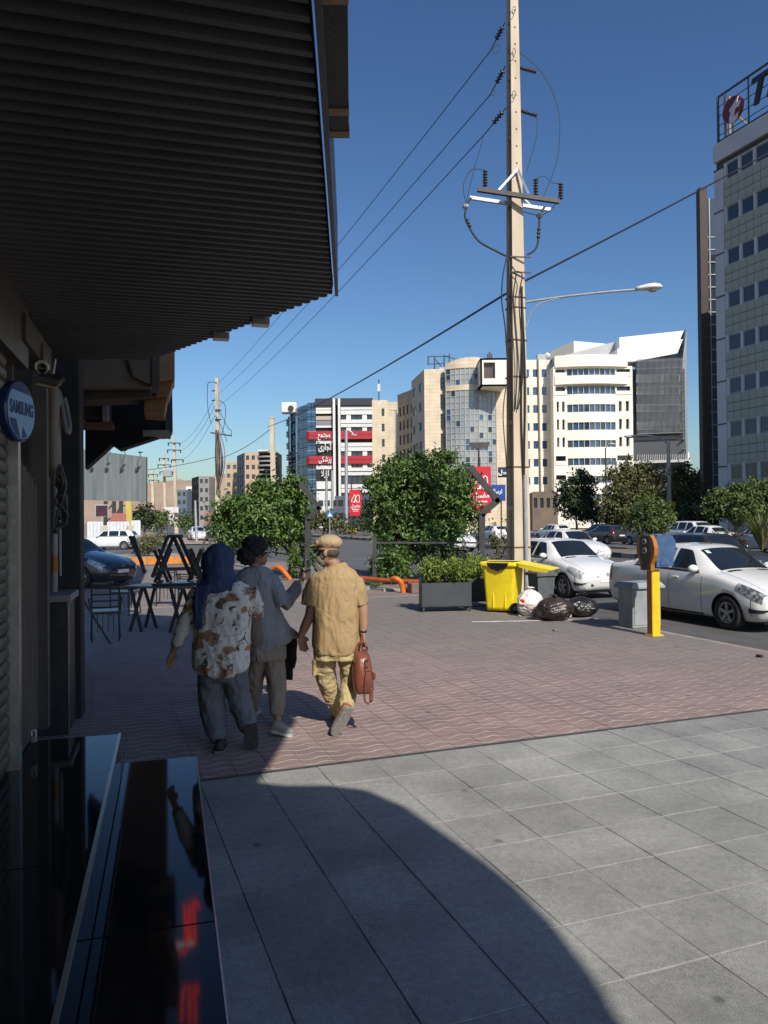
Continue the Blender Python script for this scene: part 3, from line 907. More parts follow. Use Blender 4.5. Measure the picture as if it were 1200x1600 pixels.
def panel_mat(name, c, c2, sx, sy, joint, rough=.6, U=Vector((1, 0, 0)), jw=.02):
    """stone or metal panels too far off to build: thin joints on a world grid along U and up"""
    m, N, L, b = nodes(name)
    b.inputs['Roughness'].default_value = rough
    geo = N.new('ShaderNodeNewGeometry')
    dt = N.new('ShaderNodeVectorMath'); dt.operation = 'DOT_PRODUCT'; dt.inputs[1].default_value = U
    L.new(geo.outputs['Position'], dt.inputs[0])
    sp = N.new('ShaderNodeSeparateXYZ'); L.new(geo.outputs['Position'], sp.inputs[0])
    cb = N.new('ShaderNodeCombineXYZ'); L.new(dt.outputs['Value'], cb.inputs[0]); L.new(sp.outputs[2], cb.inputs[1])
    br = N.new('ShaderNodeTexBrick'); br.offset = 0
    br.inputs['Scale'].default_value = 1; br.inputs['Brick Width'].default_value = sx; br.inputs['Row Height'].default_value = sy
    br.inputs['Mortar Size'].default_value = jw; br.inputs['Color1'].default_value = (*c, 1); br.inputs['Color2'].default_value = (*c2, 1)
    br.inputs['Mortar'].default_value = (*joint, 1)
    L.new(cb.outputs[0], br.inputs['Vector'])
    nz = N.new('ShaderNodeTexNoise'); nz.inputs['Scale'].default_value = .6; nz.inputs['Detail'].default_value = 6; L.new(geo.outputs['Position'], nz.inputs['Vector'])
    r = N.new('ShaderNodeMapRange'); r.inputs[1].default_value = .3; r.inputs[2].default_value = .7; r.inputs[3].default_value = .84; r.inputs[4].default_value = 1.06
    L.new(nz.outputs[0], r.inputs[0])
    hs = N.new('ShaderNodeHueSaturation'); L.new(br.outputs[0], hs.inputs['Color']); L.new(r.outputs[0], hs.inputs['Value'])
    L.new(hs.outputs[0], b.inputs['Base Color'])
    return m
X_, Y_ = Vector((1, 0, 0)), Vector((0, 1, 0))
def zat(py, px, d): return pt(px, py, d).z
# ================= green-grey panelled office, right edge
def office():
    d0 = 62.0
    C = pt(1119, 500, d0); C.z = 0
    top = zat(228, 1113, d0)
    root = thing('office_block', 'grey-green panelled office block with rooftop lettering, right edge', 'building', C)
    U = -A_
    m_pan = mat('green_grey_panel', (.36, .375, .315), (.31, .325, .275), scale=.6, rough=.55, island=.06)
    m_strip = mat('pale_grey_cladding', (.52, .53, .55), (.46, .47, .49), scale=.4, rough=.55)
    m_back = mat('panel_gap', (.07, .075, .065), rough=.8)
    # facade runs towards the camera: seen from the road, right = -A
    LEN = 26.0
    P = lambda u, v, w=0: C + U * u + UZ * v + B_ * w
    pitch, rowh = 1.45, 3.42
    pw, ph = pitch / 2, rowh / 5
    v_top = zat(256, 1140, 61.0)                    # top of the uppermost windows
    body = MB(); body.prism([P(0, 0, .25), P(LEN, 0, .25), P(LEN, 0, 22), P(0, 0, 22)], (0, 0, top - .3))
    body.build('core', m_back, root)
    MB().prism([P(0, 0, .0), P(.95, 0, .0), P(.95, 0, .3), P(0, 0, .3)], (0, 0, top - 2.2)).build('corner_strip', m_strip, root)
    MB().prism([P(-.05, 0, -.05), P(LEN, 0, -.05), P(LEN, 0, 1.0), P(-.05, 0, 1.0)], (0, 0, 1.45)).build('parapet', m_strip, root).location.z = top - 1.45
    MB().prism([P(-.02, 0, .02), P(-.02, 0, 21.9), P(.1, 0, 21.9), P(.1, 0, .02)], (0, 0, top - 2.1)).build('end_wall', m_strip, root)
    for k in range(9):
        MB().box(P(.45, v_top - .2 - k * rowh * 1.0, -.005), (.05, 1.0, .10), ST).build('strip_joint', m_dkframe, root)
    pm = MB().rbox((0, 0, 0), (pw - .035, .05, ph - .035), .008).mesh('panel', m_pan)
    rz = math.atan2(U.y, U.x)
    wins = []
    ncol = int((LEN - .98) / pw)
    cnt = 0
    rest = MB()
    nrow = int((v_top + ph) / ph) + 2
    for j in range(-2, nrow - 2):
        vt = v_top - j * ph
        if vt > top - 1.44: continue
        if vt - ph < .1: break
        isw = (j % 5) in (0, 1) and j >= 0
        for i in range(ncol):
            if isw: continue
            u = .98 + pw * (i + .5)
            p = P(u, vt - ph / 2, .03)
            if u < 6.4 and cnt < 296 and vt > 2.5:
                link('panel', pm, root, p - C, (0, 0, rz)); cnt += 1
            else:
                rest.box(p, (pw - .035, .05, ph - .035), rz)
        if isw and j % 5 == 0:
            for i in range(ncol // 2):
                u = .98 + pitch * i + .125 + .25
                if u > 16: break
                put_window(root, P(u - .12, vt - 1.32, .14), rz, 1.2, 1.22, 1, 1, m_alu, mat('office_glass', (.03, .034, .05), (.04, .045, .065), scale=.2, rough=.1, spec=.7), .05)
            mj = MB(); mj.box(P(LEN / 2, vt - .02, .06), (LEN - 1.9, .04, .09), rz); mj.box(P(LEN / 2, vt - 1.40, .06), (LEN - 1.9, .04, .09), rz)
            mj.build('window_band', m_strip, root)
            for i in range(ncol // 2):
                u = .98 + pitch * i
                MB().box(P(u + .125, vt - .71, .06), (.24, .06, 1.3), rz).build('mullion', m_strip, root) if u < 8 else None
    o = rest.build('panel', m_pan, root); o['kind'] = 'stuff'
    return root, C, U, P, top
office_root, OC, OU, OP, OTOP = office()
def rooftop_sign():
    base = OP(0.2, OTOP, .3)
    root = thing('rooftop_sign', 'steel-framed rooftop sign with red round logo and dark letters', 'sign', base)
    m_rust = mat('tan_steel', (.34, .25, .17), (.2, .14, .1), scale=3, rough=.7)
    m_grid = mat('dark_steel', (.05, .05, .055), rough=.6)
    H = 3.9
    for u in (.2, .6, .95):
        MB().bar(OP(u, OTOP, .3 if u != .6 else 1.1), OP(u, OTOP + H - (.2 if u > .8 else 0), .3 if u != .6 else 1.1), .16).build('post', m_rust if u > .5 else m_grid, root)
    for u in (3.3, 9.0, 13.0):
        MB().bar(OP(u, OTOP, .3), OP(u, OTOP + H, .3), .1).build('post', m_grid, root)
    for v in (H, .25):
        MB().bar(OP(.2, OTOP + v, .3), OP(16, OTOP + v, .3), .13).build('rail', m_grid, root)
    for k in range(1, 5):
        MB().bar(OP(.2, OTOP + H * k / 5, .34), OP(16, OTOP + H * k / 5, .34), .05).build('rail', m_grid, root)
    for u0, u1 in ((1.6, 1.0), (2.2, 2.9)):
        MB().bar(OP(u0, OTOP + 1.4, .35), OP(u1, OTOP + .1, 1.2), .12).build('brace', m_rust, root)
    c = OP(1.95, OTOP + 2.0, .1)
    MB().lathe([(1.0, -.12), (1.0, .1), (.95, .13)], c, 36, 0, -B_, False).build('logo_disc', mat('logo_red', (.17, .012, .02), (.14, .01, .018), scale=2, rough=.4), root)
    text_mesh('t', 2.6, .03, 'logo_letter', mat('logo_white', (.62, .6, .62), rough=.5), c - B_ * .16 - UZ * .22, OU, UZ, root, .35, 'CENTER', .10)
    text_mesh('TR', 2.9, .12, 'lettering', mat('letter_navy', (.02, .024, .05), rough=.5), OP(3.35, OTOP + 2.15, .1), OU, UZ, root, .3, 'LEFT', .05)
rooftop_sign()
def brown_wing():
    d = 76.0
    C = pt(1096, 500, d); C.z = 0
    top = zat(292, 1094, d)
    root = thing('brown_slab_building', 'narrow dark brown slab with gridded glass strip behind the office block', 'building', C)
    P = lambda u, v, w=0: C + X_ * u + UZ * v + Y_ * w
    MB().prism([P(0, 0), P(.75, 0), P(.75, 0, .9), P(0, 0, .9)], (0, 0, top)).build('brown_wall', mat('brown_stone', (.06, .04, .032), (.045, .03, .026), scale=.5, rough=.7), root)
    MB().prism([P(.75, 0, .5), P(2.6, 0, .5), P(2.6, 0, 1.2), P(.75, 0, 1.2)], (0, 0, top - 1)).build('glass_strip', m_glass, root)
    for k in range(24):
        MB().box(P(1.6, 1 + k * 1.25, .45), (1.7, .12, .09)).build('transom', m_alu, root)
    MB().box(P(1.1, top / 2, .44), (.09, .1, top - 2)).build('mullion', m_alu, root)
brown_wing()
# ================= white apartment block with curved balcony bands
m_white = mat('cream_render', (.82, .79, .70), (.76, .73, .64), scale=.25, rough=.8)
m_whiteP = panel_mat('cream_stone', (.80, .77, .67), (.77, .73, .63), 1.6, .75, (.52, .49, .42), .7)
def white_block():
    d = 139.0
    C = pt(868, 812, d); C.z = 0
    s = d / 1200.0
    W = (990 - 868) * s
    H = zat(570, 920, d)
    root = thing('white_apartment_block', 'cream apartment block with curved balcony bands and long blue windows', 'building', C)
    # central bay, gently curved, in nine facets
    zf = lambda py: zat(py, 925, d)
    c0, c1 = (888 - 868) * s, (964 - 868) * s
    bands = [(576, 587), (603, 616), (632, 644), (660, 672), (688, 699), (716, 727), (744, 755), (772, 783)]
    nf = 9
    def arc(u):
        k = (u - c0) / (c1 - c0)
        return .55 * 4 * k * (1 - k)
    for i in range(nf):
        u0, u1 = c0 + (c1 - c0) * i / nf, c0 + (c1 - c0) * (i + 1) / nf
        a = C + X_ * u0 - Y_ * arc(u0); b_ = C + X_ * u1 - Y_ * arc(u1)
        L_ = (b_ - a).length
        rects = [(.03, L_ - .03, zf(y1), zf(y0), 1, 1) for y0, y1 in bands if not (i in (0, nf - 1) and False)]
        facade(root, a, b_ - a, L_, H + (1.1 if True else 0), rects, m_white, 'bay_wall', .35, m_alu, m_glass_b if i % 3 else m_glass, fw=.05)
    # projecting curved parapets over and under the two upper windows
    for y0, y1, pr in ((556, 574, .9), (588, 601, .9)):
        rings = []
        poly = []
        for k in range(15):
            u = c0 - 2.2 + (c1 - c0 + 4.4) * k / 14
            kk = k / 14
            poly.append(C + X_ * u - Y_ * (.2 + (.55 + pr * .75) * 4 * kk * (1 - kk)))
        back = [C + X_ * (c1 + 2.2) + Y_ * .3, C + X_ * (c0 - 2.2) + Y_ * .3]
        MB().prism([Vector((p.x, p.y, zf(y1))) for p in poly + back], (0, 0, zf(y0) - zf(y1))).build('balcony_band', m_white, root)
    # wings with balconies above and slots below
    for (x0, x1, nm) in ((868, 888, 'wing'), (964, 990, 'wing')):
        a = C + X_ * ((x0 - 868) * s)
        Wd = (x1 - x0) * s
        rects = []
        for y0, y1 in ((577, 588), (604, 617)):
            rects.append((.25, Wd - .3, zf(y1), zf(y0)))
        for y0, y1 in ((627, 643), (655, 671), (683, 698)):
            rects.append((Wd * .2, Wd * .38, zf(y1), zf(y0))); rects.append((Wd * .62, Wd * .82, zf(y1), zf(y0)))
        for y0, y1 in ((712, 726), (742, 755)):
            rects.append((.2, Wd - .3, zf(y1), zf(y0)))
        facade(root, a, X_, Wd, H - .3, rects, m_white, 'wing_wall', .9, m_dkframe, m_glass, fw=.05)
        for y in (588, 617, 726, 755):
            MB().box(a + X_ * (Wd / 2) - Y_ * .05 + UZ * (zf(y) + .35), (Wd - .1, .12, .7)).build('balcony_front', m_white, root)
    MB().prism([C + X_ * W, C + X_ * W + Y_ * 16, C + Y_ * 16, C], (0, 0, H - .35)).build('core', m_white, root).location.y = .95
    o = MB(); o.prism([C + X_ * W, C + X_ * (W + .12), C + X_ * (W + .12) + Y_ * 17, C + X_ * W + Y_ * 17], (0, 0, H - .3)); o.build('side_wall', m_white, root)
    o = MB(); o.prism([C - X_ * .12, C, C + Y_ * 17, C - X_ * .12 + Y_ * 17], (0, 0, H - .3)); o.build('side_wall', m_white, root)
    dish = MB(); dish.lathe([(.1, 0), (1.0, .25), (1.3, .5)], C + X_ * 1.0 + UZ * (H + .6) + Y_ * 2, 16, 0, Vector((-.4, -.8, .4))); dish.build('satellite_dish', m_alu, root)
white_block()
def white_wing():
    d = 142.0
    C = pt(786, 812, d); C.z = 0
    s = d / 1200.0
    H = zat(562, 850, d)
    W = (868 - 786) * s
    root = thing('cream_stair_block', 'plain cream block with paired small windows right behind the big pole', 'building', C)
    zf = lambda py: zat(py, 850, d)
    rects = []
    for k in range(8):
        y0 = 577 + k * 28.0
        for x0 in (822, 835, 848):
            x = (x0 - 786) * s
            rects.append((x + (.1 if x0 > 840 else 0), x + .85 + (.1 if x0 > 840 else 0), zf(y0 + 12), zf(y0)))
    facade(root, C, X_, W, H, rects, m_whiteP, 'wall', .25, m_dkframe, m_glass_b, fw=.06)
    MB().prism([C + Y_ * .3, C + X_ * W + Y_ * .3, C + X_ * W + Y_ * 14, C + Y_ * 14], (0, 0, H - .1)).build('core', m_whiteP, root)
    MB().tube([C + X_ * ((845 - 786) * s) - Y_ * .15 + UZ * 3, C + X_ * ((843 - 786) * s) - Y_ * .15 + UZ * H], .16, 6).build('flue', mat('brown_pipe', (.22, .17, .11), rough=.7), root)
    MB().box(C + X_ * (W - 2) + Y_ * 1.5 + UZ * (H + .6), (1.6, 1.4, 1.2)).build('roof_box', m_alu, root)
    MB().ball(C + X_ * (W - .9) + Y_ * 1.2 + UZ * (H + 1.0), .6, 12).build('tank', m_whframe, root)
white_wing()
# ================= tan glass-fronted tower
m_tanS = panel_mat('tan_stone', (.70, .59, .43), (.66, .55, .395), 1.3, .62, (.47, .38, .27), .65)
m_tanD = panel_mat('tan_stone_shaded', (.62, .51, .365), (.57, .46, .33), 1.3, .62, (.4, .32, .22), .65, U=Y_)  # same stone, its colour darkened for the flank's shade
def glass_tower():
    d = 128.0
    s = d / 1200.0
    X0 = 665
    C = pt(X0, 812, d); C.z = 0
    root = thing('glass_tower', 'tan stone tower with a curved gridded glass front and projecting white box', 'building', C)
    zf = lambda py: zat(py, 720, d)
    # lit front wing
    H = zat(577, 665, d)
    Wf = (690 - X0) * s
    facade(root, C, X_, Wf, H, [], m_tanS, 'front_wing')
    # shaded flank going back to the left
    back = pt(645, 812, d + 11); back.z = 0
    Lf = (C - back).length
    rects = []
    for k in range(7):
        z1 = zf(593 + k * 31)
        rects.append((Lf * .58, Lf * .8, z1 - 1.5, z1)); rects.append((Lf * .08, Lf * .3, z1 - 1.5, z1))
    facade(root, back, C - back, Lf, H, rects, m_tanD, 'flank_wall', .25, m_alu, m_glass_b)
    # recess with windows and an air conditioner
    a = C + X_ * Wf + Y_ * 1.2
    Wr = (698 - 690) * s
    rects = [(.05, Wr - .05, zf(605 + k * 31), zf(588 + k * 31), 1, 2) for k in range(7)]
    facade(root, a, X_, Wr, H + .5, rects, m_tanS, 'recess_wall', .2, m_dkframe, m_glass)
    for k in range(3):
        MB().rbox(a + X_ * .35 - Y_ * .25 + UZ * (zf(612 + k * 31)), (.8, .4, .6), .04).build('air_conditioner', m_whframe, root)
    # curved glass front
    x0, x1 = (698 - X0) * s, (777 - X0) * s
    nf = 11
    def arc(k): return 1.9 * math.sin(math.pi * min(1, max(0, k)) ) ** .8
    zrow = [(zf(604), zf(578)), (zf(790), zf(612))]
    Ht = zat(569, 730, d)
    pane_m = {}
    for i in range(nf):
        k0, k1 = i / nf, (i + 1) / nf
        p0 = C + X_ * (x0 + (x1 - x0) * k0) - Y_ * arc(k0 * .9 + .05); p1 = C + X_ * (x0 + (x1 - x0) * k1) - Y_ * arc(k1 * .9 + .05)
        U = p1 - p0; L_ = U.length; U.normalize(); rz = math.atan2(U.y, U.x)
        q0, q1 = p0.copy(), p1.copy()
        nr = U.cross(UZ)
        for za, zb_ in ((0, zrow[1][0]), (zrow[1][1], zrow[0][0]), (zrow[0][1], Ht + (.8 * math.sin(math.pi * (k0 + k1) / 2)))):
            MB().prism([Vector((p.x, p.y, za)) for p in (p0, p1, p1 - nr * .5, p0 - nr * .5)], (0, 0, zb_ - za)).build('curved_wall', m_tanS, root)
        for (zb_, zt), rows in ((zrow[0], 3), (zrow[1], 19)):
            h = (zt - zb_) / rows
            fr = MB()
            for j in range(rows + 1):
                fr.box((p0 + p1) / 2 + UZ * (zb_ + h * j) - nr * .12, (L_, .10, .10), rz)
            fr.box(p0 + UZ * ((zb_ + zt) / 2) - nr * .11, (.11, .12, zt - zb_), rz)
            fr.build('glazing_bar', m_alu, root)
            for j in range(rows):
                kk = random.random()
                g = m_glass if kk < .10 else (m_glass_b if kk < .16 else m_glass_s)
                key = (round(L_, 2), round(h, 2), g.name)
                if key not in pane_m:
                    pane_m[key] = MB().box((L_ / 2, .17, h / 2), (L_ - .08, .03, h - .08)).mesh('pane', g)
                link('pane', pane_m[key], root, p0 + UZ * (zb_ + h * j) - C, (R(random.uniform(-.9, .9)), 0, rz + R(random.uniform(-.9, .9))))
    MB().prism([C + X_ * (x0 + .4) + Y_ * .4, C + X_ * (x1 - .4) + Y_ * .4, C + X_ * (x1 - .4) + Y_ * 14, C + X_ * (x0 + .4) + Y_ * 14], (0, 0, Ht - .1)).build('core', m_tanS, root)
    # right part
    a = C + X_ * x1
    facade(root, a, X_, (800 - 777) * s, zf(563), [], m_tanS, 'right_wing')
    MB().prism([a + Y_ * .1, a + X_ * ((800 - 777) * s) + Y_ * .1, a + X_ * ((800 - 777) * s) + Y_ * 12, a + Y_ * 12], (0, 0, zf(563) - .1)).build('core', m_tanS, root)
    # projecting box
    bx0, bx1 = (753 - X0) * s, (794 - X0) * s
    yb = -5.2
    k = (d + yb) / d
    zB, zT = 1.85 + (zf(604) - 1.85) * k, 1.85 + (zf(560) - 1.85) * k
    bo = C + X_ * ((bx0 + C.x) * k - C.x) + Y_ * yb + UZ * zB
    Wb, Hb = (bx1 - bx0) * k, zT - zB
    facade(root, bo, X_, Wb, Hb, [(Wb * .13, Wb * .57, Hb * .28, Hb * .85, 3, 1)], m_white, 'box_front', .8, m_dkframe, mat('amber_glass', (.16, .12, .08), (.10, .08, .06), scale=.5, rough=.15))
    MB().prism([bo, bo + Y_ * 6, bo + Y_ * 6 + UZ * Hb, bo + UZ * Hb], X_ * .3).build('box_side', m_white, root)
    MB().prism([bo + UZ * .0, bo + X_ * Wb, bo + X_ * Wb + Y_ * 6, bo + Y_ * 6], UZ * .3).build('box_floor', m_white, root)
    MB().prism([bo + UZ * (Hb - .3), bo + X_ * Wb + UZ * (Hb - .3), bo + X_ * Wb + Y_ * 6 + UZ * (Hb - .3), bo + Y_ * 6 + UZ * (Hb - .3)], UZ * .3).build('box_roof', m_white, root)
    # rooftop frame of a dismantled billboard
    fz = H + .1
    def rp(px, py): return pt(px, py, d + 4)
    for (p, q) in (((679, 577), (679, 556)), ((694, 573), (694, 554)), ((669, 570), (669, 557)), ((702, 566), (702, 553))):
        MB().bar(rp(*p), rp(*q), .22).build('frame_post', m_dkframe, root)
    for (p, q) in (((668, 557), (702, 557)), ((668, 569), (694, 568)), ((679, 560), (690, 573)), ((694, 556), (735, 568))):
        MB().bar(rp(*p), rp(*q), .14).build('frame_rail', m_dkframe, root)
    for x in (762, 765, 768):
        MB().bar(pt(x, 563, d + 2), pt(x, 550 + abs(x - 765), d + 2), .25).build('antenna', m_dkframe, root)
glass_tower()
# ================= tan mid blocks between
def tan_mid():
    d = 165.0
    s = d / 1200
    C = pt(583, 812, d); C.z = 0
    root = thing('tan_mid_block', 'tan block with a narrow glass strip left of the glass tower', 'building', C)
    zf = lambda py: zat(py, 610, d)
    H = zf(625)
    w1 = (607 - 583) * s
    rects = [(w1 * .62, w1 * .8, zf(650 + k * 24), zf(638 + k * 24)) for k in range(6)]
    facade(root, C, X_, w1, H, rects, m_tanS, 'front_wall', .2, m_dkframe, m_glass)
    a = C + X_ * w1 + Y_ * .6
    w2 = (623 - 607) * s
    facade(root, a, X_, w2, H - .4, [(.15, w2 - .15, 1.5, zf(640), 3, 14)], m_tanS, 'glazed_wall', .2, m_whframe, m_glass_s)
    b_ = a + X_ * w2 - Y_ * .4
    e = pt(650, 812, d - 8); e.z = 0
    L_ = (e - b_).length
    rects = []
    for k in range(7):
        for i in range(4):
            u = L_ * (.1 + .22 * i)
            rects.append((u, u + L_ * .12, zf(652 + k * 22), zf(638 + k * 22)))
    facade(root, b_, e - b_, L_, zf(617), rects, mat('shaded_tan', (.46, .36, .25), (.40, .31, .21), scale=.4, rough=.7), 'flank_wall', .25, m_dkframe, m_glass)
    MB().prism([C + Y_ * .3, C + X_ * (w1 + w2) + Y_ * .8, C + X_ * (w1 + w2 + 8) + Y_ * 12, C + Y_ * 12], (0, 0, H - .3)).build('core', m_tanS, root)
    MB().bar(pt(592, 625, d), pt(592, 593, d), .25).build('antenna', m_dkframe, root)
    MB().bar(pt(592, 612, d), pt(592, 600, d), .6).build('antenna', m_whframe, root)
tan_mid()
# ================= commercial medical centre: red and white bands
m_redb = mat('red_band', (.42, .028, .04), (.34, .024, .034), scale=.4, rough=.45)
m_wband = mat('white_band', (.70, .70, .68), (.62, .62, .60), scale=.4, rough=.6)
def medical():
    d = 200.0
    s = d / 1200
    C = pt(495, 812, d); C.z = 0
    root = thing('medical_centre', 'white-banded commercial block with red bands and blue glass corner', 'building', C)
    zf = lambda py: zat(py, 520, d)
    H = zf(624)
    Wt = (585 - 495) * s
    P = lambda px, py, w=0: C + X_ * ((px - 495) * s) + UZ * zf(py) + Y_ * w
    MB().prism([C + Y_ * .6, C + X_ * Wt + Y_ * .6, C + X_ * Wt + Y_ * 18, C + Y_ * 18], (0, 0, H - .2)).build('core', m_dark_wall, root)
    def blk(x0, x1, y0, y1, w0, w1, nm, m):
        MB().prism([P(x0, y1, w0), P(x1, y1, w0), P(x1, y1, w1), P(x0, y1, w1)], (0, 0, zf(y0) - zf(y1))).build(nm, m, root)
    blk(494, 584, 623, 634, -.6, .7, 'roof_band', mat('roof_dark', (.03, .032, .04), rough=.5))
    # right wing: white spandrel bands, window rows between
    for k, (y0, y1) in enumerate(((635, 640.5), (641.5, 648), (656, 661.5), (662.5, 667.5), (692, 698), (699, 705), (731, 736.5), (738, 743), (757, 763), (764, 770), (784, 800))):
        blk(534, 584, y0, y1, -.1, .6, 'spandrel', m_wband)
    for y0, y1 in ((648, 656), (667.5, 674), (705, 713), (724.5, 731), (743, 757), (770, 784)):
        nwin = 6
        for i in range(nwin):
            x0, x1 = 534 + i * 50 / nwin, 534 + (i + 1) * 50 / nwin
            if i in (1, 2, 4) and y0 < 740:
                blk(x0 + .2, x1 - 1, y0, y1, .1, .6, 'pier', m_white) if i != 2 else None
            put_window(root, P(x0 + .2, y1, .42), 0, (x1 - x0 - .5) * s, zf(y0) - zf(y1), 2, 1, m_dkframe, m_glass, .12)
    for y0, y1 in ((674, 680), (680.5, 686.5), (712.5, 718), (718.5, 725)):
        blk(533, 584.3, y0, y1, -.45, .6, 'red_band', m_redb)
    # twin white pillars
    for x0, x1 in ((522, 525.5), (530, 533.5)):
        blk(x0, x1, 624, 790, -1.3, .5, 'pillar', m_wband)
    # centre strip with lettering
    for y0, y1, m in ((635, 640, m_white), (641, 646, m_white), (650, 656, mat('beige_panel', (.48, .42, .32), rough=.7)), (657, 665, mat('grey_panel', (.22, .23, .25), rough=.6)),
                      (665, 668, m_wband), (687, 693, m_wband), (694, 712, m_dark_wall), (726, 733, m_wband), (733, 752, m_dark_wall), (752, 764, m_wband), (767, 790, m_wband)):
        blk(495, 521, y0, y1, .0, .6, 'panel', m)
    for y0, y1 in ((674, 680), (680.5, 686.5), (712.5, 718), (718.5, 725)):
        pts_ = []
        for k in range(7):
            a = math.pi / 2 * k / 6
            pts_.append(P(483 - 4 * math.sin(a) + 0, y1, 2.4 - 3.2 * (1 - math.cos(a)) if False else (-.5 + 3.0 * math.sin(a))))
        poly = [P(521.5, y1, -.5), P(521.5, y1, .6), P(483, y1, 3)] + pts_[::-1]
        MB().prism([P(521.5, y1, -.5), P(521.5, y1, .7), P(480, y1, 3.2), P(478.5, y1, 1.6), P(480, y1, .2), P(484, y1, -.45)], (0, 0, zf(y0) - zf(y1))).build('red_band', m_redb, root)
    # blue glass corner: facets with panes
    for (xa, wa, xb, wb, ya, yb, rows) in ((481, .6, 495, .35, 628, 800, 26), (464, 5.5, 481, .6, 631, 800, 26)):
        p0, p1 = P(xa, 812, wa), P(xb, 812, wb); p0.z = p1.z = 0
        U = p1 - p0; L_ = U.length; rz = math.atan2(U.y, U.x)
        U.normalize()
        top = zf(ya)
        h = top / rows
        nr = U.cross(UZ)
        MB().prism([p0 - nr * .3, p1 - nr * .3, p1 - nr * 3, p0 - nr * 3], (0, 0, top)).build('corner_core', m_dark_wall, root)
        for c in range(2):
            me = MB().box((L_ / 4, .1, h / 2), (L_ / 2 - .12, .06, h - .14)).mesh('pane', m_glass_b)
            for j in range(rows):
                link('pane', me, root, p0 + U * (L_ / 2 * c) + UZ * (h * j) - C, (R(random.uniform(-.7, .7)), 0, rz))
        for j in range(rows + 1):
            MB().box((p0 + p1) / 2 + UZ * (h * j) - nr * .1, (L_, .1, .1), rz).build('glazing_bar', m_alu, root) if j % 2 == 0 else None
    # left flank in shade: louvre bands between blue fins
    p0, p1 = P(431, 812, 24), P(465, 812, 5.5); p0.z = p1.z = 0
    U = p1 - p0; L_ = U.length; U.normalize(); rz = math.atan2(U.y, U.x); nr = U.cross(UZ)
    MB().prism([p0 - nr * .4, p1 - nr * .4, p1 - nr * 8, p0 - nr * 8], (0, 0, zat(652, 431, d + 24))).build('flank_core', m_dark_wall, root)
    ztop = zat(652, 431, d + 24)
    m_louv = mat('grey_louvre', (.22, .22, .225), (.17, .17, .18), scale=.5, rough=.6)
    for k in range(9):
        z = ztop - 1.2 - k * 3.35
        for j in range(3):
            MB().box((p0 + p1) / 2 + UZ * (z - j * .62), (L_, .35, .38), rz).build('louvre', m_redb if (k == 5 and j == 1) else m_louv, root)
        for i in range(5):
            put_window(root, p0 + U * (L_ * (.05 + .19 * i)) + UZ * (z - 2.75) - nr * .35, rz, L_ * .14, 1.25, 2, 1, m_dkframe, m_glass, .1)
    for k in (.45, .93):
        MB().box(p0 + U * (L_ * k) + UZ * (ztop / 2) + nr * .3, (1.6, .5, ztop), rz).build('fin', m_glass_b, root)
    MB().rbox(pt(452, 638, d + 14), (4.4, 3, 3.0), .3).build('roof_unit', m_wband, root)
    MB().lathe([(.8, 0), (.8, .1)], pt(454.5, 638, d + 12.3), 16, 0, -Y_, False).build('roof_fan', m_dkframe, root)
    m_let = mat('letter_white', (.85, .85, .84), rough=.5)
    F = lambda px, py: P(px, py, -.75)
    text_mesh('\uFECA\uFEE4\uFE98\uFEA0\uFEE3', 2.0, .06, 'lettering', m_let, F(508, 680), X_, UZ, root, 0, 'CENTER', .03, sx=.62)
    text_mesh('\uFBFC\uFEAD\uFE8E\uFEA0\uFE97', 2.3, .06, 'lettering', m_let, F(509, 699), X_, UZ, root, 0, 'CENTER', .04, sx=.62)
    text_mesh('\uFBFD\uFB91\uFEB7\uFEB0\uFB58', 2.0, .06, 'lettering', m_let, F(509, 718), X_, UZ, root, 0, 'CENTER', .03, sx=.62)
    text_mesh('\uFEFC\uFEAE\uFEF3\uFE8D', 2.2, .06, 'lettering', m_let, F(509, 740), X_, UZ, root, 0, 'CENTER', .04, sx=.62)
medical()
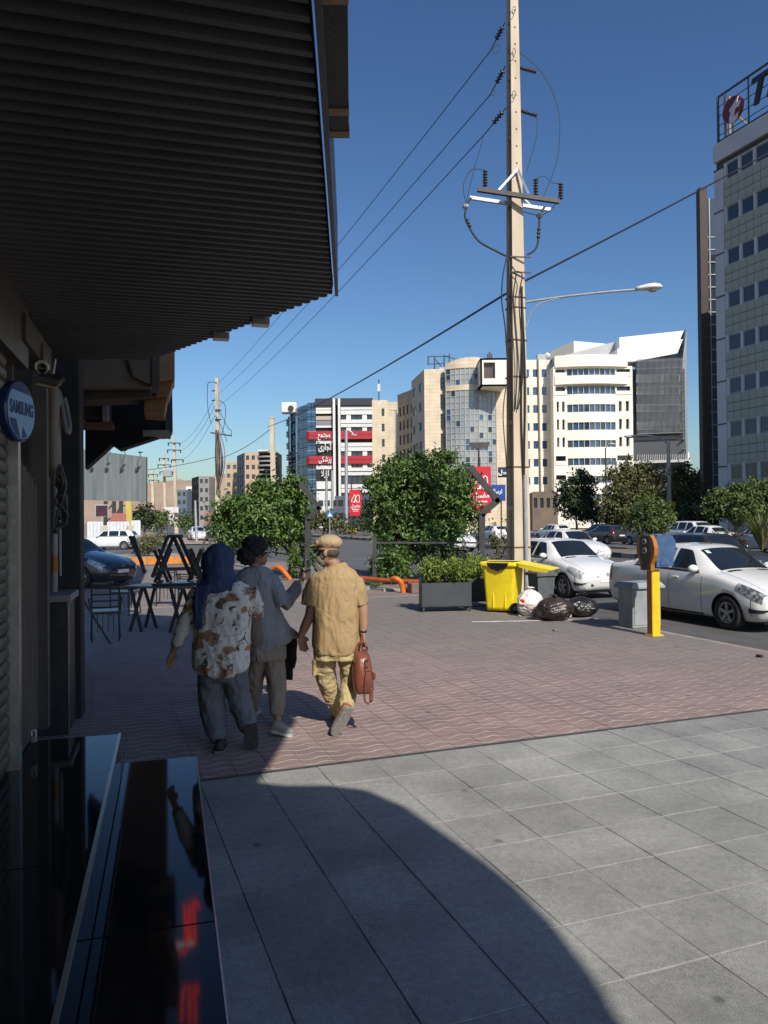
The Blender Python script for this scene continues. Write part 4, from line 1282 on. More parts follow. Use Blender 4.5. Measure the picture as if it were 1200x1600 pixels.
# ================= modern slatted building with white sloping crown
def slatted():
    d = 150.0
    s = d / 1200
    C = pt(990, 812, d); C.z = 0
    root = thing('slatted_building', 'grey slatted glass building with a white angular crown', 'building', C)
    zf = lambda py: zat(py, 1040, d)
    P = lambda px, py, w=0: C + X_ * ((px - 990) * s) + UZ * zf(py) + Y_ * w
    m_w = mat('crown_white', (.80, .80, .80), (.72, .72, .73), scale=.3, rough=.45)
    m_g = mat('crown_grey', (.42, .43, .44), (.37, .38, .39), scale=.3, rough=.5)
    m_slat = mat('slat_grey', (.17, .18, .19), (.13, .14, .15), scale=.4, rough=.5)
    # body
    MB().prism([P(988, 812, 1), P(1076, 812, 1), P(1094, 812, 14), P(1094, 812, 30), P(988, 812, 30)], (0, 0, zf(575) - zf(812))).build('body', mat('body_dark', (.05, .055, .065), rough=.5), root)
    # crown: two inclined white sheets and grey flanks
    def ps(pxs, dep, nm, m):
        MB().prism([P(*q) for q in pxs], Y_ * dep).build(nm, m, root)
    ps([(968, 544, 0), (1071, 530, 0), (1062, 552, 0), (996, 564, 0), (968, 565, 0)], 8, 'crown_front', m_w)
    ps([(979, 521, 3), (1082, 511, 3), (1074, 529, 3), (979, 540, 3)], 8, 'crown_upper', m_w)
    ps([(882, 547, 6), (979, 522, 6), (979, 541, 6), (925, 552, 6), (968, 546, 6), (968, 566, 6), (882, 566, 6)], 12, 'crown_flank', m_g)
    ps([(880, 530, 10), (920, 513, 10), (920, 545, 10), (880, 560, 10)], 8, 'plant_room_side', mat('plant_grey', (.24, .23, .23), rough=.7))
    ps([(920, 513, 10), (972, 518, 10), (972, 524, 10), (920, 540, 10)], 8, 'plant_room_front', m_w)
    # raking right edge
    ps([(1083, 510, 2), (1090, 512, 4), (1095, 560, 6), (1095, 720, 6), (1080, 716, 2), (1076, 560, 2)], 10, 'right_flank', mat('flank_metal', (.26, .28, .30), (.22, .24, .26), scale=.2, rough=.4))
    ps([(1096, 700, 8), (1104, 702, 8), (1104, 730, 8), (1096, 728, 8)], 5, 'annex', m_w)
    # slats: 37 vertical fins in front of the glass, with rails
    x0, x1 = 997, 1066
    MB().prism([P(x0, 677, .3), P(x1, 675, .3), P(x1, 675, .6), P(x0, 677, .6)], (0, 0, zf(562) - zf(677))).build('curtain_glass', m_glass, root)
    for y in (585, 604, 631, 659):
        pw = (x1 - x0) * s
        for i in range(5):
            put_window(root, P(x0 + (x1 - x0) * i / 5, y + 12, .1), 0, pw / 5 - .1, zf(y) - zf(y + 12), 1, 1, m_alu, m_glass_s, .08)
    me = MB().box((0, 0, 0), (.07, .16, zf(562) - zf(677))).mesh('slat', m_slat)
    for i in range(38):
        x = x0 + (x1 - x0) * i / 37
        link('slat', me, root, P(x, 619.5 - (x - x0) * .03, -.6) - C)
    for i in range(10):
        x = 1068 + i * .85
        link('slat', me, root, P(x, 620 + i * 3.0, -.4 + i * .3) - C)
    for y in (564, 576, 605, 634, 664, 677):
        MB().bar(P(x0 - 1, y + 1, -.45), P(x1 + 1, y - 1, -.45), .2).build('slat_rail', m_slat, root)
    for k in range(11):
        MB().bar(P(1067, 566 + k * 15, -.4), P(1077, 562 + k * 15.5, 1.4), .2).build('slat_rail', m_slat, root)
    MB().prism([P(988, 724, -.4), P(1080, 722, -.4), P(1080, 722, 2), P(988, 724, 2)], (0, 0, .5)).build('terrace', m_g, root)
    for i in range(24):
        MB().bar(P(996 + i * 3.4, 722, -.3), P(997 + i * 3.4, 710, -.3), .1).build('baluster', m_alu, root)
slatted()
# ================= smaller buildings on the left
def small_block(name, label, x0, x1, y0, d, rows, cols, m, gm=None, flank=None, dep=14, win=(.18, .55), win_top=3, pitch=None, ybot=830):
    s = d / 1200
    C = pt(x0, 812, d); C.z = 0
    root = thing(name, label, 'building', C)
    W = (x1 - x0) * s
    H = pt((x0 + x1) / 2, y0, d).z
    fh = 3.2
    rects = []
    for r in range(rows):
        z1 = H - 1.0 - r * fh
        if z1 < 2: break
        for c in range(cols):
            u = W * (c + .5 - win[1] / 2) / cols
            rects.append((u, u + W * win[1] / cols, z1 - 1.5, z1, 2, 1))
    facade(root, C, X_, W, H, rects, m, 'front_wall', .25, m_dkframe, gm or m_glass)
    if flank:
        fx, fm = flank
        bk = pt(fx, 812, d + dep); bk.z = 0
        L_ = (C - bk).length
        facade(root, bk, C - bk, L_, H, [(L_ * (.1 + .3 * i), L_ * (.28 + .3 * i), H - 2.6 - r * fh, H - 1.1 - r * fh) for r in range(max(1, rows - 1)) for i in range(3) if H - 2.6 - r * fh > .5], fm, 'flank_wall', .25, m_dkframe, gm or m_glass)
        MB().prism([bk + Vector((.3, 0, 0)), C + Vector((.1, .3, 0)), C + X_ * W + Y_ * .3, C + X_ * W + Y_ * dep, bk + Vector((.3, .3, 0))], (0, 0, H - .15)).build('core', m, root)
    else:
        MB().prism([C + Y_ * .3, C + X_ * W + Y_ * .3, C + X_ * W + Y_ * dep, C + Y_ * dep], (0, 0, H - .15)).build('core', m, root)
    return root
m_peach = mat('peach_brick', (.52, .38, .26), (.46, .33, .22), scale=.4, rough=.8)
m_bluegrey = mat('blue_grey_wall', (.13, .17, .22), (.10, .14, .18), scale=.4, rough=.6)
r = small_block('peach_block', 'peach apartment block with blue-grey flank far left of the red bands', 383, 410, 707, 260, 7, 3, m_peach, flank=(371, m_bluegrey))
r = small_block('low_peach_block', 'lower peach block beside the cable-draped pole', 353, 372, 722, 280, 6, 2, m_peach, gm=m_glass_b)
def louvred():
    d = 235.0; s = d / 1200
    C = pt(405, 812, d); C.z = 0
    root = thing('louvred_block', 'dark block with pale curved louvre bands beside the pale pole', 'building', C)
    W = (433 - 405) * s
    H = pt(420, 706, d).z
    MB().prism([C + Y_ * .4, C + X_ * W + Y_ * .4, C + X_ * W + Y_ * 12, C + Y_ * 12], (0, 0, H)).build('core', m_dark_wall, root)
    for k in range(16):
        poly = [C + X_ * (W * i / 8) - Y_ * (1.6 * math.sin(math.pi * (.1 + .8 * i / 8))) for i in range(9)] + [C + X_ * W + Y_ * .4, C + Y_ * .4]
        z = H - .4 - k * 1.35
        if z < .5: break
        MB().prism([Vector((p.x, p.y, z)) for p in poly], (0, 0, .5)).build('louvre', mat('pale_louvre', (.33, .32, .29), (.27, .26, .24), scale=.5, rough=.6), root)
    MB().prism([C - Y_ * 1.8, C + X_ * (W * .6) - Y_ * 2.2, C + X_ * (W * .6) + Y_ * 4, C + Y_ * 4], (0, 0, .5)).build('roof', m_wband, root).location.z = H
louvred()
small_block('dark_balcony_block', 'distant dark block with white stacked balconies behind the far poles', 276, 292, 765, 300, 5, 2, m_bluegrey, dep=10)
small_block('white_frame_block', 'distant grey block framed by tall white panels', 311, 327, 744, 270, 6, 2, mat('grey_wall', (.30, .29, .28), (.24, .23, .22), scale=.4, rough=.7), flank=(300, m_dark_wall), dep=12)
small_block('cream_row', 'distant cream low row between the balcony blocks', 291, 302, 760, 310, 4, 1, m_white, dep=8)
small_block('pink_low_shop', 'low reddish shopfront row beside the left tree', 318, 356, 800, 210, 1, 4, mat('dusty_pink', (.34, .17, .14), (.28, .14, .12), scale=.5, rough=.8), dep=8)
small_block('low_brown_row', 'low brown shop row behind the median bushes', 832, 872, 768, 118, 2, 4, mat('brown_row', (.19, .14, .10), (.14, .105, .08), scale=.6, rough=.8), dep=8)
small_block('shadow_row', 'low dark shop row behind the trees under the slatted building', 985, 1130, 742, 108, 2, 9, mat('dark_row', (.12, .10, .085), (.085, .07, .06), scale=.6, rough=.8), dep=8)
small_block('glass_shop_row', 'low white and glass shop row under the red banded block', 496, 600, 775, 190, 3, 10, m_wband, gm=m_glass, dep=6, win=(.2, .8))
# ------------------------------------------------------------------ poles, wires, lamps
m_conc = mat('tan_concrete', (.60, .505, .38), (.48, .395, .29), scale=2.2, rough=.85, bump=.25, bscale=40, stretch=(1, 1, .35))
m_galv = mat('galvanised', (.50, .52, .54), (.40, .42, .44), scale=8, rough=.4, metal=.5)
m_ins = mat('brown_insulator', (.030, .022, .022), (.05, .035, .03), scale=20, rough=.25)
m_wire = mat('black_wire', (.018, .018, .02), rough=.5)
m_steelbk = mat('blackened_steel', (.03, .03, .033), (.05, .05, .05), scale=6, rough=.55)
def insulator(b, p, q, r=.055, n=6):
    """string of sheds between p and q"""
    p, q = Vector(p), Vector(q)
    L_ = (q - p).length
    prof = [(.02, 0)]
    for i in range(n):
        h = L_ * (i + .15) / n; h2 = L_ * (i + .85) / n
        prof += [(.03, h), (r, h + (h2 - h) * .3), (r * .95, h + (h2 - h) * .5), (.03, h2)]
    prof.append((.02, L_))
    b.lathe(prof, p, 10, 0, q - p)
PB = gp(811, 928); D1 = PB.y
PTOP = 15.6
pole = thing('utility_pole', 'tall tan concrete power pole rising beside the yellow bin', 'pole', PB)
def pole_ring(z, sx, sy, notch=False):
    """rectangular section aligned with the street; local x = across, y = along"""
    c = PB + Vector((0, 0, z))
    return [c + B_ * x + A_ * y for x, y in ((-sx, -sy), (sx, -sy), (sx, sy), (-sx, sy))]
b = MB()
def pw_(z): return .235 - .135 * z / PTOP, .20 - .11 * z / PTOP     # half widths across / along
rings = []
for z in (-.3, 3, 6, 9, 12, PTOP):
    a, c = pw_(max(z, 0)); e, r_ = a * .42, c * .36
    o_ = PB + Vector((0, 0, z))
    rings.append([o_ + B_ * x + A_ * y for x, y in ((-a, -c), (a, -c), (a, -c + r_), (a - e, -c + r_ * 1.35), (a - e, c - r_ * 1.35), (a, c - r_), (a, c), (-a, c), (-a, c - r_), (-a + e, c - r_ * 1.35), (-a + e, -c + r_ * 1.35), (-a, -c + r_))])
b.loft(rings, 0, False)
b.build('shaft', m_conc, pole)
for z in (.02, 2.1, 4.2, 6.1, 7.9, 9.6, 11.2, 12.7, 14.1):           # stiffening ribs across the recess
    a, c = pw_(z)
    MB().box(PB - B_ * (a * .72) + UZ * z, (a * .5, c * 1.5, .10), ST).build('recess_rib', m_conc, pole)
for z in (1.15, 3.1, 5.3, 6.2, 7.0, 7.25):
    a, c = pw_(z)
    bb = MB()
    for (p, q) in zip(pole_ring(z, a + .03, c + .008), pole_ring(z, a + .03, c + .008)[1:] + pole_ring(z, a + .03, c + .008)[:1]):
        bb.bar(p, q, .012, .03)
    bb.build('strap', mat('rusty_strap', (.16, .07, .04), (.1, .05, .035), scale=12, rough=.8), pole)
for k in range(13):
    z = 9.7 + k * .42
    a, c = pw_(z)
    MB().lathe([(.022, 0), (.022, .006)], PB + Vector((0, 0, z)) - A_ * c, 8, 0, -A_, False).build('bolt_hole', m_ins, pole)
# painted marks on the shaft
for y, s_ in ((16, .3), (82, .22), (148, .3)):
    p = pt(803, y, D1 - .2)
    d_ = MB().tube(crom([p + B_ * (.05 * math.cos(a * .9)) + UZ * (.1 * math.sin(a)) for a in [k * .8 for k in range(9)]], 3), .008, 5)
    d_.build('painted_mark', m_ins, pole)
# cable conduit and cables down the face
MB().tube([PB - A_ * .26 + B_ * .07, PB - A_ * .24 + B_ * .06 + UZ * 2.9], .045, 10).build('conduit', m_galv, pole)
for k, off_ in enumerate((.03, .08)):
    pts_ = [PB - A_ * (.25 - .012 * z * .6) + B_ * (off_ + .035 * math.sin(z * 1.1 + k * 2)) + UZ * z for z in (2.8, 3.6, 4.4, 5.2, 6.0, 6.8, 7.5)]
    MB().tube(crom(pts_, 4), .02, 6).build('cable', m_wire, pole)
for k in range(4):
    pts_ = [pt(792 + 4 * k, 400 + 8 * k, D1 - .3), pt(786 + k * 10, 430, D1 - .35), pt(784 + k * 9, 470, D1 - .35), pt(790 + k * 9, 520 + 20 * k, D1 - .3), pt(797 + 4 * k, 640, D1 - .26)]
    MB().tube(crom(pts_, 5), .016, 6).build('cable', m_wire, pole)
MB().tube(crom([pt(791, 600, D1 - .2), pt(786, 650, D1 - .3), pt(791, 720, D1 - .3), pt(794, 790, D1 - .25)], 5), .014, 6).build('cable', m_wire, pole)
# cross-arms
def P1(px, py, dd=0.0): return pt(px, py, D1 + dd)
MB().bar(P1(746, 296, -.35), P1(874, 315, -.35), .10).build('cross_arm', m_steelbk, pole)
MB().bar(P1(734, 309, .3), P1(861, 328, .3), .08).build('cross_arm', m_galv, pole)
for q in ((772, 305), (830, 312)):
    MB().bar(P1(809, 264, -.2), P1(q[0], q[1], -.3), .05).build('brace', m_galv, pole)
MB().bar(P1(809, 300, .2), P1(829, 322, .3), .05).build('brace', m_galv, pole)
for (x, y0, y1) in ((758, 292, 266), (837, 306, 279), (876, 312, 286)):
    o = MB(); insulator(o, P1(x, y0, -.35), P1(x, y1, -.35), .065, 6); o.build('post_insulator', m_ins, pole)
for (x0, y0, x1, y1) in ((812, 106, 838, 113), (813, 173, 839, 181)):
    o = MB(); insulator(o, P1(x0, y0), P1(x1, y1), .06, 7); o.build('stand_off_insulator', m_ins, pole)
ten = [((789, 35), (766, 80)), ((790, 103), (766, 148)), ((791, 168), (757, 210))]
for (a, c) in ten:
    a_, c_ = P1(*a), P1(*c, .5)
    o = MB(); insulator(o, a_.lerp(c_, .15), a_.lerp(c_, .6), .075, 4); o.build('tension_insulator', m_ins, pole)
    MB().tube([a_, c_], .014, 6).build('link', m_steelbk, pole)
for (x, y) in ((728, 323), (843, 337)):
    MB().rbox(P1(x, y), (.16, .16, .14), .05, .4).build('fuse_holder', m_galv, pole)
    MB().tube([P1(x + 3, y - 6), P1(x + 8, y - 14)], .03, 6).build('fuse_arm', m_steelbk, pole)
jump = [[(766, 80), (778, 70), (781, 78), (774, 84), (770, 78)], [(766, 148), (772, 148), (773, 140), (768, 138)], [(790, 76), (812, 82), (850, 118), (872, 170), (874, 225), (866, 265), (852, 300), (846, 315)],
        [(839, 183), (838, 215), (822, 270)], [(757, 210), (742, 260), (728, 318)], [(728, 318), (724, 290), (734, 268), (746, 264), (757, 266)], [(837, 280), (850, 275), (862, 285), (876, 287)],
        [(780, 315), (800, 326), (830, 334), (845, 338)], [(876, 290), (870, 315), (858, 330), (846, 336)], [(728, 326), (727, 340), (736, 360), (750, 378), (775, 392), (791, 400)], [(843, 341), (841, 375), (836, 390), (824, 398)],
        [(808, 290), (810, 330), (812, 345)]]
for k, j in enumerate(jump):
    thick = .026 if k in (9, 10) else .009
    MB().tube(crom([P1(x, y, -.05) for x, y in j], 6), thick, 6).build('jumper_wire', m_wire, pole)
for (x0, y0, x1, y1) in ((729, 342, 735, 356), (842, 356, 841, 374)):
    o = MB(); insulator(o, P1(x0, y0, -.05), P1(x1, y1, -.05), .05, 3); o.build('cable_sheds', m_ins, pole)
for y in (401, 425):
    MB().bar(P1(797, y, -.2), P1(830, y + 1, -.2), .03).build('bracket', m_steelbk, pole)
# street lamp arm on the pole
lamp = thing('street_lamp', 'white street lamp head on a long arm from the concrete pole', 'street lamp', P1(825, 475))
MB().tube(crom([P1(822, 472, -.1), P1(870, 465, -.25), P1(940, 457, -.5), P1(1000, 452, -.7)], 6), .03, 8).build('arm', m_galv, lamp)
MB().tube(crom([P1(822, 512, -.1), P1(832, 485, -.15), P1(850, 472, -.2), P1(880, 465, -.28)], 6), .016, 8).build('stay', m_galv, lamp)
hd = P1(1014, 450, -.75); ax = (P1(1032, 449, -.8) - P1(994, 452, -.7)).normalized()
rg = []
for t, w_, h_ in ((-.30, .045, .045), (-.22, .075, .07), (-.05, .13, .10), (.12, .155, .11), (.25, .11, .08), (.30, .03, .03)):
    sd, upv = frame_from(ax)
    rg.append([hd + ax * t + sd * (w_ * math.cos(a)) + upv * (h_ * math.sin(a) * (1.0 if math.sin(a) > 0 else .55)) for a in [2 * math.pi * k / 14 for k in range(14)]])
MB().loft(rg).build('lamp_head', mat('lamp_white', (.72, .72, .70), (.62, .62, .6), scale=6, rough=.35), lamp)
MB().ball(hd + ax * .08 - UZ * .045, (.11, .11, .06), 12).build('diffuser', mat('diffuser', (.5, .5, .46), rough=.15), lamp)
# second and further poles down the street
P2B = pt(341, 812, 73.0); P2B.z = 0
def far_pole(label, base, top_px, d, w=.2, arms=()):
    root = thing('utility_pole', label, 'pole', base, group='power poles down the street')
    top = pt(top_px[0], top_px[1], d)
    b = MB()
    b.loft([[Vector((base.x + sx * w * 1.25, base.y + sy * w * 1.25, -.2)) for sx, sy in ((-1, -1), (1, -1), (1, 1), (-1, 1))],
            [Vector((top.x + sx * w * .7, top.y + sy * w * .7, top.z)) for sx, sy in ((-1, -1), (1, -1), (1, 1), (-1, 1))]], 0, False)
    b.build('shaft', m_conc, root)
    for (x0, x1, y) in arms:
        MB().bar(pt(x0, y, d - .3), pt(x1, y + .5, d - .3), .14).build('cross_arm', m_steelbk, root)
        for x in (x0, x1):
            MB().tube([pt(x, y, d - .3), pt(x, y + (5 if x == x0 else 5), d - .3)], [.12, .08], 6).build('insulator', m_ins, root)
    return root
pole2 = far_pole('cable-draped concrete power pole above the left tree', P2B, (339, 591), 73.0, .2)
def P2(px, py, dd=0): return pt(px, py, 73 + dd)
rnd = random.Random(9)
m_cab2 = mat('pinkish_cable', (.30, .19, .16), (.10, .07, .065), scale=.7, rough=.7)
for k in range(8):
    x = 339 + rnd.uniform(-7, 9)
    MB().tube(crom([P2(338 + rnd.uniform(-2, 4), 676 + rnd.uniform(-6, 6), -.3), P2(x + 4, 700, -.5), P2(x + rnd.uniform(2, 8), 730, -.5), P2(341 + rnd.uniform(-3, 4), 770, -.4)], 4), .045, 5).build('cable', m_cab2 if k % 2 else m_wire, pole2)
for j in ([(339, 598), (328, 597), (324, 605), (325, 640), (330, 662)], [(342, 625), (352, 634), (351, 660), (346, 680)], [(342, 640), (356, 668), (361, 672), (362, 681)], [(337, 650), (345, 665), (355, 690)]):
    MB().tube(crom([P2(x, y, -.2) for x, y in j], 5), .03, 5).build('jumper_wire', m_wire, pole2)
for y in (610, 625, 640, 655):
    MB().tube([P2(336, y, -.3), P2(346 if y > 630 else 331, y + 1, -.3)], .06, 5).build('insulator', m_ins, pole2)
MB().bar(P2(329, 676, -.3), P2(362, 681, -.3), .12).build('cross_arm', m_steelbk, pole2)
P3B = pt(276, 812, 126.0); P3B.z = 0
pole3 = far_pole('far concrete power pole with three cross-arms and a white sign', P3B, (272, 684), 126.0, .22, ((263, 281, 692), (262, 282, 703), (268, 286, 718)))
P4B = pt(259, 812, 150.0); P4B.z = 0
pole4 = far_pole('far concrete power pole carrying a small transformer box', P4B, (256, 712), 150.0, .24, ((249, 263, 716), (247, 266, 726), (250, 270, 737)))
P5B = pt(240, 812, 175.0); P5B.z = 0
pole5 = far_pole('farthest visible power pole right of the grey billboard', P5B, (238, 735), 175.0, .3, ((232, 246, 741), (233, 248, 750)))
MB().rbox(pt(262, 740, 149), (1.7, .8, 1.3), .1).build('transformer', m_galv, pole4)
MB().rbox(pt(268, 797, 125), (2.3, .1, .9), .03).build('sign_board', m_wband, pole3)
MB().rbox(pt(264, 811, 148), (2.0, .1, 1.7), .03).build('sign_board', m_wband, pole4)
wires = [((766, 80), (340, 600)), ((766, 148), (341, 616)), ((757, 210), (342, 634))]
def span(label, a, c, s_, r=.012, grp='power lines along the street'):
    o = MB().tube(sag(a, c, s_), r, 5)
    mid = (a + c) / 2
    return tag(o.build_at('power_line', m_wire, mid), label, 'wire', grp)
for nm, (a, c) in zip(('upper', 'middle', 'lower'), wires):
    span(f'{nm} of three power lines from the big pole leftwards', P1(*a, .5), P2(*c), .45, .013)
for nm, (a, c) in zip(('upper', 'middle', 'lower'), (((338, 618), (281, 693)), ((338, 630), (282, 704)), ((338, 645), (283, 719)))):
    span(f'{nm} thin line between the cable-draped pole and the far pole', P2(*a), pt(*c, 126), .9, .02)
# heavy cable across: from the office side to the pole and on to the left
span('thick black cable from the big pole towards the office block', P1(818, 440), pt(1250, 212, 30.0), .05, .028)
span('thick black cable sagging from the big pole over the tan tower', P1(792, 458), pt(418, 667, 74), .35, .03)
span('thick cable continuing from the pale pole to the draped pole', pt(425, 668, 74), P2(344, 716), .35, .03)
span('low cable between the draped pole and the grey billboard', P2(338, 714), pt(140, 738, 90), .5, .03)
# pale pole in front of the banded block
tp = thing('pale_post', 'plain pale concrete post left of the red banded block', 'pole', gp(429, 842))
tb = pt(429, 812, 74); tb.z = 0
o = MB(); top = pt(425, 654, 74)
o.loft([[tb + Vector((sx * .26, sy * .26, 0)) for sx, sy in ((-1, -1), (1, -1), (1, 1), (-1, 1))], [top + Vector((sx * .2, sy * .2, 0)) for sx, sy in ((-1, -1), (1, -1), (1, 1), (-1, 1))]], 0, False)
tp.location = tb; ORG[tp.name] = tb
o.build('shaft', m_conc, tp)
MB().box(top + UZ * .06, (.5, .5, .1)).build('cap', m_conc, tp)
# other lamp posts
def lamp_post(label, base_px, d, top_y, arm, head_px, r=.09, m=None, group='lamp posts along the street', zb=0.0):
    bs = pt(base_px, 812, d); bs.z = zb
    root = thing('lamp_post', label, 'street lamp', bs, group=group)
    top = pt(base_px - (2 if d < 100 else 0), top_y, d)
    MB().tube([bs, top], [r * 1.4, r], 8).build('post', m or m_galv, root)
    h = pt(head_px[0], head_px[1], d)
    if arm:
        MB().tube(crom([top - UZ * .4, top + UZ * .1 + (h - top) * .2, top + (h - top) * .6 + UZ * .25, h], 5), r * .5, 6).build('arm', m_galv, root)
        MB().ball(h, (.55, .25, .16), 10).build('lamp_head', m_alu, root)
    return root, top
l1, _ = lamp_post('concrete lamp post with curved arm before the dark trees', 1046, 70, 688, True, (984, 682), .17, m_conc)
MB().rbox(pt(1051, 794, 69.5), (.5, .06, 1.15), .02).build('yellow_sign', mat('sign_yellow', (.75, .48, .03), (.66, .42, .03), scale=2, rough=.5), l1)
MB().rbox(pt(1050.5, 789, 69.4), (.2, .05, .24), .01).build('red_patch', mat('sign_red', (.6, .05, .03), rough=.5), l1)
l2, _ = lamp_post('slim grey lamp post before the white bands', 541, 120, 672, True, (553, 680), .22)
l3, _ = lamp_post('slim dark lamp post before the cream apartment block', 948, 95, 700, True, (956, 694), .08, m_steelbk)
l4, _ = lamp_post('short pale lamp post beside the far poles', 307, 70, 782, False, (300, 780), .10)
for k, x in enumerate((510, 519)):
    bs = pt(x, 812, 150); bs.z = 0
    o = MB().tube([bs, pt(x, 735, 150)], [.28, .22], 8)
    tag(o.build_at('bare_post', m_galv, bs), ('left' if k == 0 else 'right') + ' of two bare grey posts before the white pillars', 'post', 'bare posts before the banded block')
# floodlight mast behind the tree
fm_ = pt(748, 812, 45); fm_.z = 0
fr = thing('box_lamp_post', 'post with a wide flat grey box lamp above the right red banner', 'street lamp', fm_)
MB().tube([fm_, pt(748, 700, 45)], [.09, .05], 8).build('post', m_steelbk, fr)
MB().loft([[pt(x, y, 45 + w_) for x, y, w_ in ((736, 701, 0), (762, 701, 0), (762, 701, .8), (736, 701, .8))], [pt(x, y, 45 + w_) for x, y, w_ in ((732, 692, -.2), (766, 691, -.2), (766, 691, 1), (732, 692, 1))],
           [pt(x, y, 45 + w_) for x, y, w_ in ((733, 690, -.2), (765, 690, -.2), (765, 690, 1), (733, 690, 1))]], 0, False).build('box_lamp', mat('box_grey', (.20, .20, .195), rough=.6), fr)
# banners
m_ban = mat('banner_red', (.58, .012, .03), (.50, .01, .025), scale=.8, rough=.5)
m_banw = mat('banner_white', (.85, .82, .82), rough=.5)
def banner(label, x0, x1, y0, y1, d, pole_px):
    c = pt((x0 + x1) / 2, y1, d)
    bs = pt(pole_px, 812, d); bs.z = 0
    root = thing('banner_post', label, 'banner', bs, group='red street banners')
    MB().tube([bs, pt(pole_px, y0 - 14, d)], [.08, .06], 8).build('post', m_steelbk, root)
    k = d / 1200
    w_, h_ = (x1 - x0) * k, (y1 - y0) * k
    ctr = pt((x0 + x1) / 2, (y0 + y1) / 2, d - .12)
    MB().rbox(ctr, (w_, .12, h_), .01).build('banner_panel', m_ban, root)
    F = lambda u, v: ctr + X_ * (u * w_) + UZ * (v * h_) - Y_ * .07
    r_ = .035 * w_
    MB().tube(crom([F(-.28, .02), F(-.32, .08), F(-.12, .27), F(-.05, .29), F(-.02, .22), F(-.02, .04), F(-.2, .02)], 4), r_, 6).build('emblem', m_banw, root)
    MB().tube(crom([F(-.12, .02), F(.1, .25), F(.2, .29), F(.3, .25), F(.32, .08), F(.28, .02), F(.1, .02), F(.06, .12)], 4), r_, 6).build('emblem', m_banw, root)
    text_mesh('\uFEDE\uFEB4\uFED4\uFEE3', h_ * .17, .01, 'lettering', m_banw, F(0, -.12), X_, UZ, root, 0, 'CENTER', .01, sx=.8)
    MB().box(F(0, -.25), (w_ * .6, .02, h_ * .03)).build('print_line', m_banw, root)
    MB().box(F(0, -.32), (w_ * .45, .02, h_ * .02)).build('print_line', m_banw, root)
banner('red banner with white emblem left of the bushy tree', 546, 565, 765, 806, 80, 549)
banner('red banner partly hidden behind the bushy tree and bent frame', 736, 767, 729, 802, 42, 749)
# blue signs
bs = pt(783, 812, 55); bs.z = 0
o = thing('blue_street_sign', 'blue street sign with white writing beside the big pole', 'sign', bs)
MB().tube([bs, pt(783, 758, 55)], .05, 8).build('post', m_steelbk, o)
MB().rbox(pt(776, 770, 54.9), (1.25, .05, 1.15), .02).build('panel', mat('sign_blue', (.015, .06, .30), (.012, .05, .26), scale=1, rough=.4), o)
text_mesh('\uFEDD\uFE8E\uFEB3\uFEAD\uFE8D', .42, .01, 'lettering', m_banw, pt(776, 768, 54.85), X_, UZ, o, 0, 'CENTER', .012, sx=.8)
o = thing('navy_board', 'small navy board with white writing on the tan tower', 'sign', pt(786, 738, 120))
MB().rbox(pt(788, 738, 121), (2.0, .3, 1.6), .05).build('panel', mat('board_navy', (.02, .035, .09), rough=.4), o)
text_mesh('\uFEDE\uFEB4\uFED4', .9, .05, 'lettering', m_banw, pt(788, 738, 120.7), X_, UZ, o, 0, 'CENTER', .05)
bs = pt(515, 812, 72); bs.z = 0
o = thing('crossing_sign', 'blue pedestrian crossing sign behind the left tree', 'sign', bs)
MB().tube([bs, pt(515, 796, 72)], .05, 8).build('post', m_galv, o)
MB().rbox(pt(515.5, 804, 71.9), (.62, .05, .56), .02).build('panel', mat('crossing_blue', (.04, .16, .45), rough=.4), o)
MB().prism([pt(512, 807, 71.85), pt(519, 807, 71.85), pt(515.5, 800.5, 71.85)], Y_ * .02).build('triangle', m_banw, o)
# grey billboard on its lattice
def billboard():
    d = 70.0
    C = pt(150, 812, d); C.z = 0
    root = thing('grey_billboard', 'big blank billboard of streaked grey corrugated sheet', 'billboard', C)
    m_bb = mat('streaked_sheet', (.26, .29, .29), (.15, .175, .18), scale=1.6, rough=.5, metal=.2, stretch=(1.6, 1.6, .12), lo=.3, hi=.7, detail=8)
    p00, p10 = pt(130, 781, d + 2), pt(228, 783.5, d)
    p01, p11 = pt(130, 702, d + 2), pt(228, 714, d)
    n = 46
    me = None
    for i in range(n):
        a0, a1 = i / n, (i + .97) / n
        q = [p00.lerp(p10, a0), p00.lerp(p10, a1), p01.lerp(p11, a1), p01.lerp(p11, a0)]
        MB().prism(q, Y_ * (.10 + .08 * (i % 2))).build('corrugated_strip', m_bb, root)
    MB().prism([p00 + Y_ * .25, p10 + Y_ * .25, p11 + Y_ * .25, p01 + Y_ * .25], Y_ * .2).build('backing', m_steelbk, root)
    for i in range(4):
        h = p01.lerp(p11, .2 + .24 * i)
        MB().tube([h, h + Vector((.1, -.8, .35)), h + Vector((.3, -1.3, .3))], .035, 5).build('lamp_arm', m_steelbk, root)
        MB().rbox(h + Vector((.4, -1.35, .25)), (.35, .2, .12), .03).build('lamp', m_steelbk, root)
        q = p00.lerp(p10, .15 + .24 * i) + UZ * 2.9 - Y_ * .1
        MB().rbox(q, (.3, .25, .3), .04).build('lamp', m_steelbk, root)
    for x in (165, 178, 189):
        q = pt(x, 812, d + 1); q.z = 0
        MB().bar(q, pt(x, 783, d + 1), .28).build('leg', m_steelbk, root)
    for (a, c) in (((165, 800), (178, 786)), ((178, 812), (189, 790)), ((165, 815), (189, 800))):
        MB().bar(pt(*a, d + 1), pt(*c, d + 1), .12).build('brace', m_steelbk, root)
    MB().bar(pt(189, 790, d + 1), pt(205, 790, d + 1), .1).build('brace', m_steelbk, root)
billboard()
o = thing('small_poster', 'small framed dark red poster under the grey billboard', 'poster', pt(160, 820, 66))
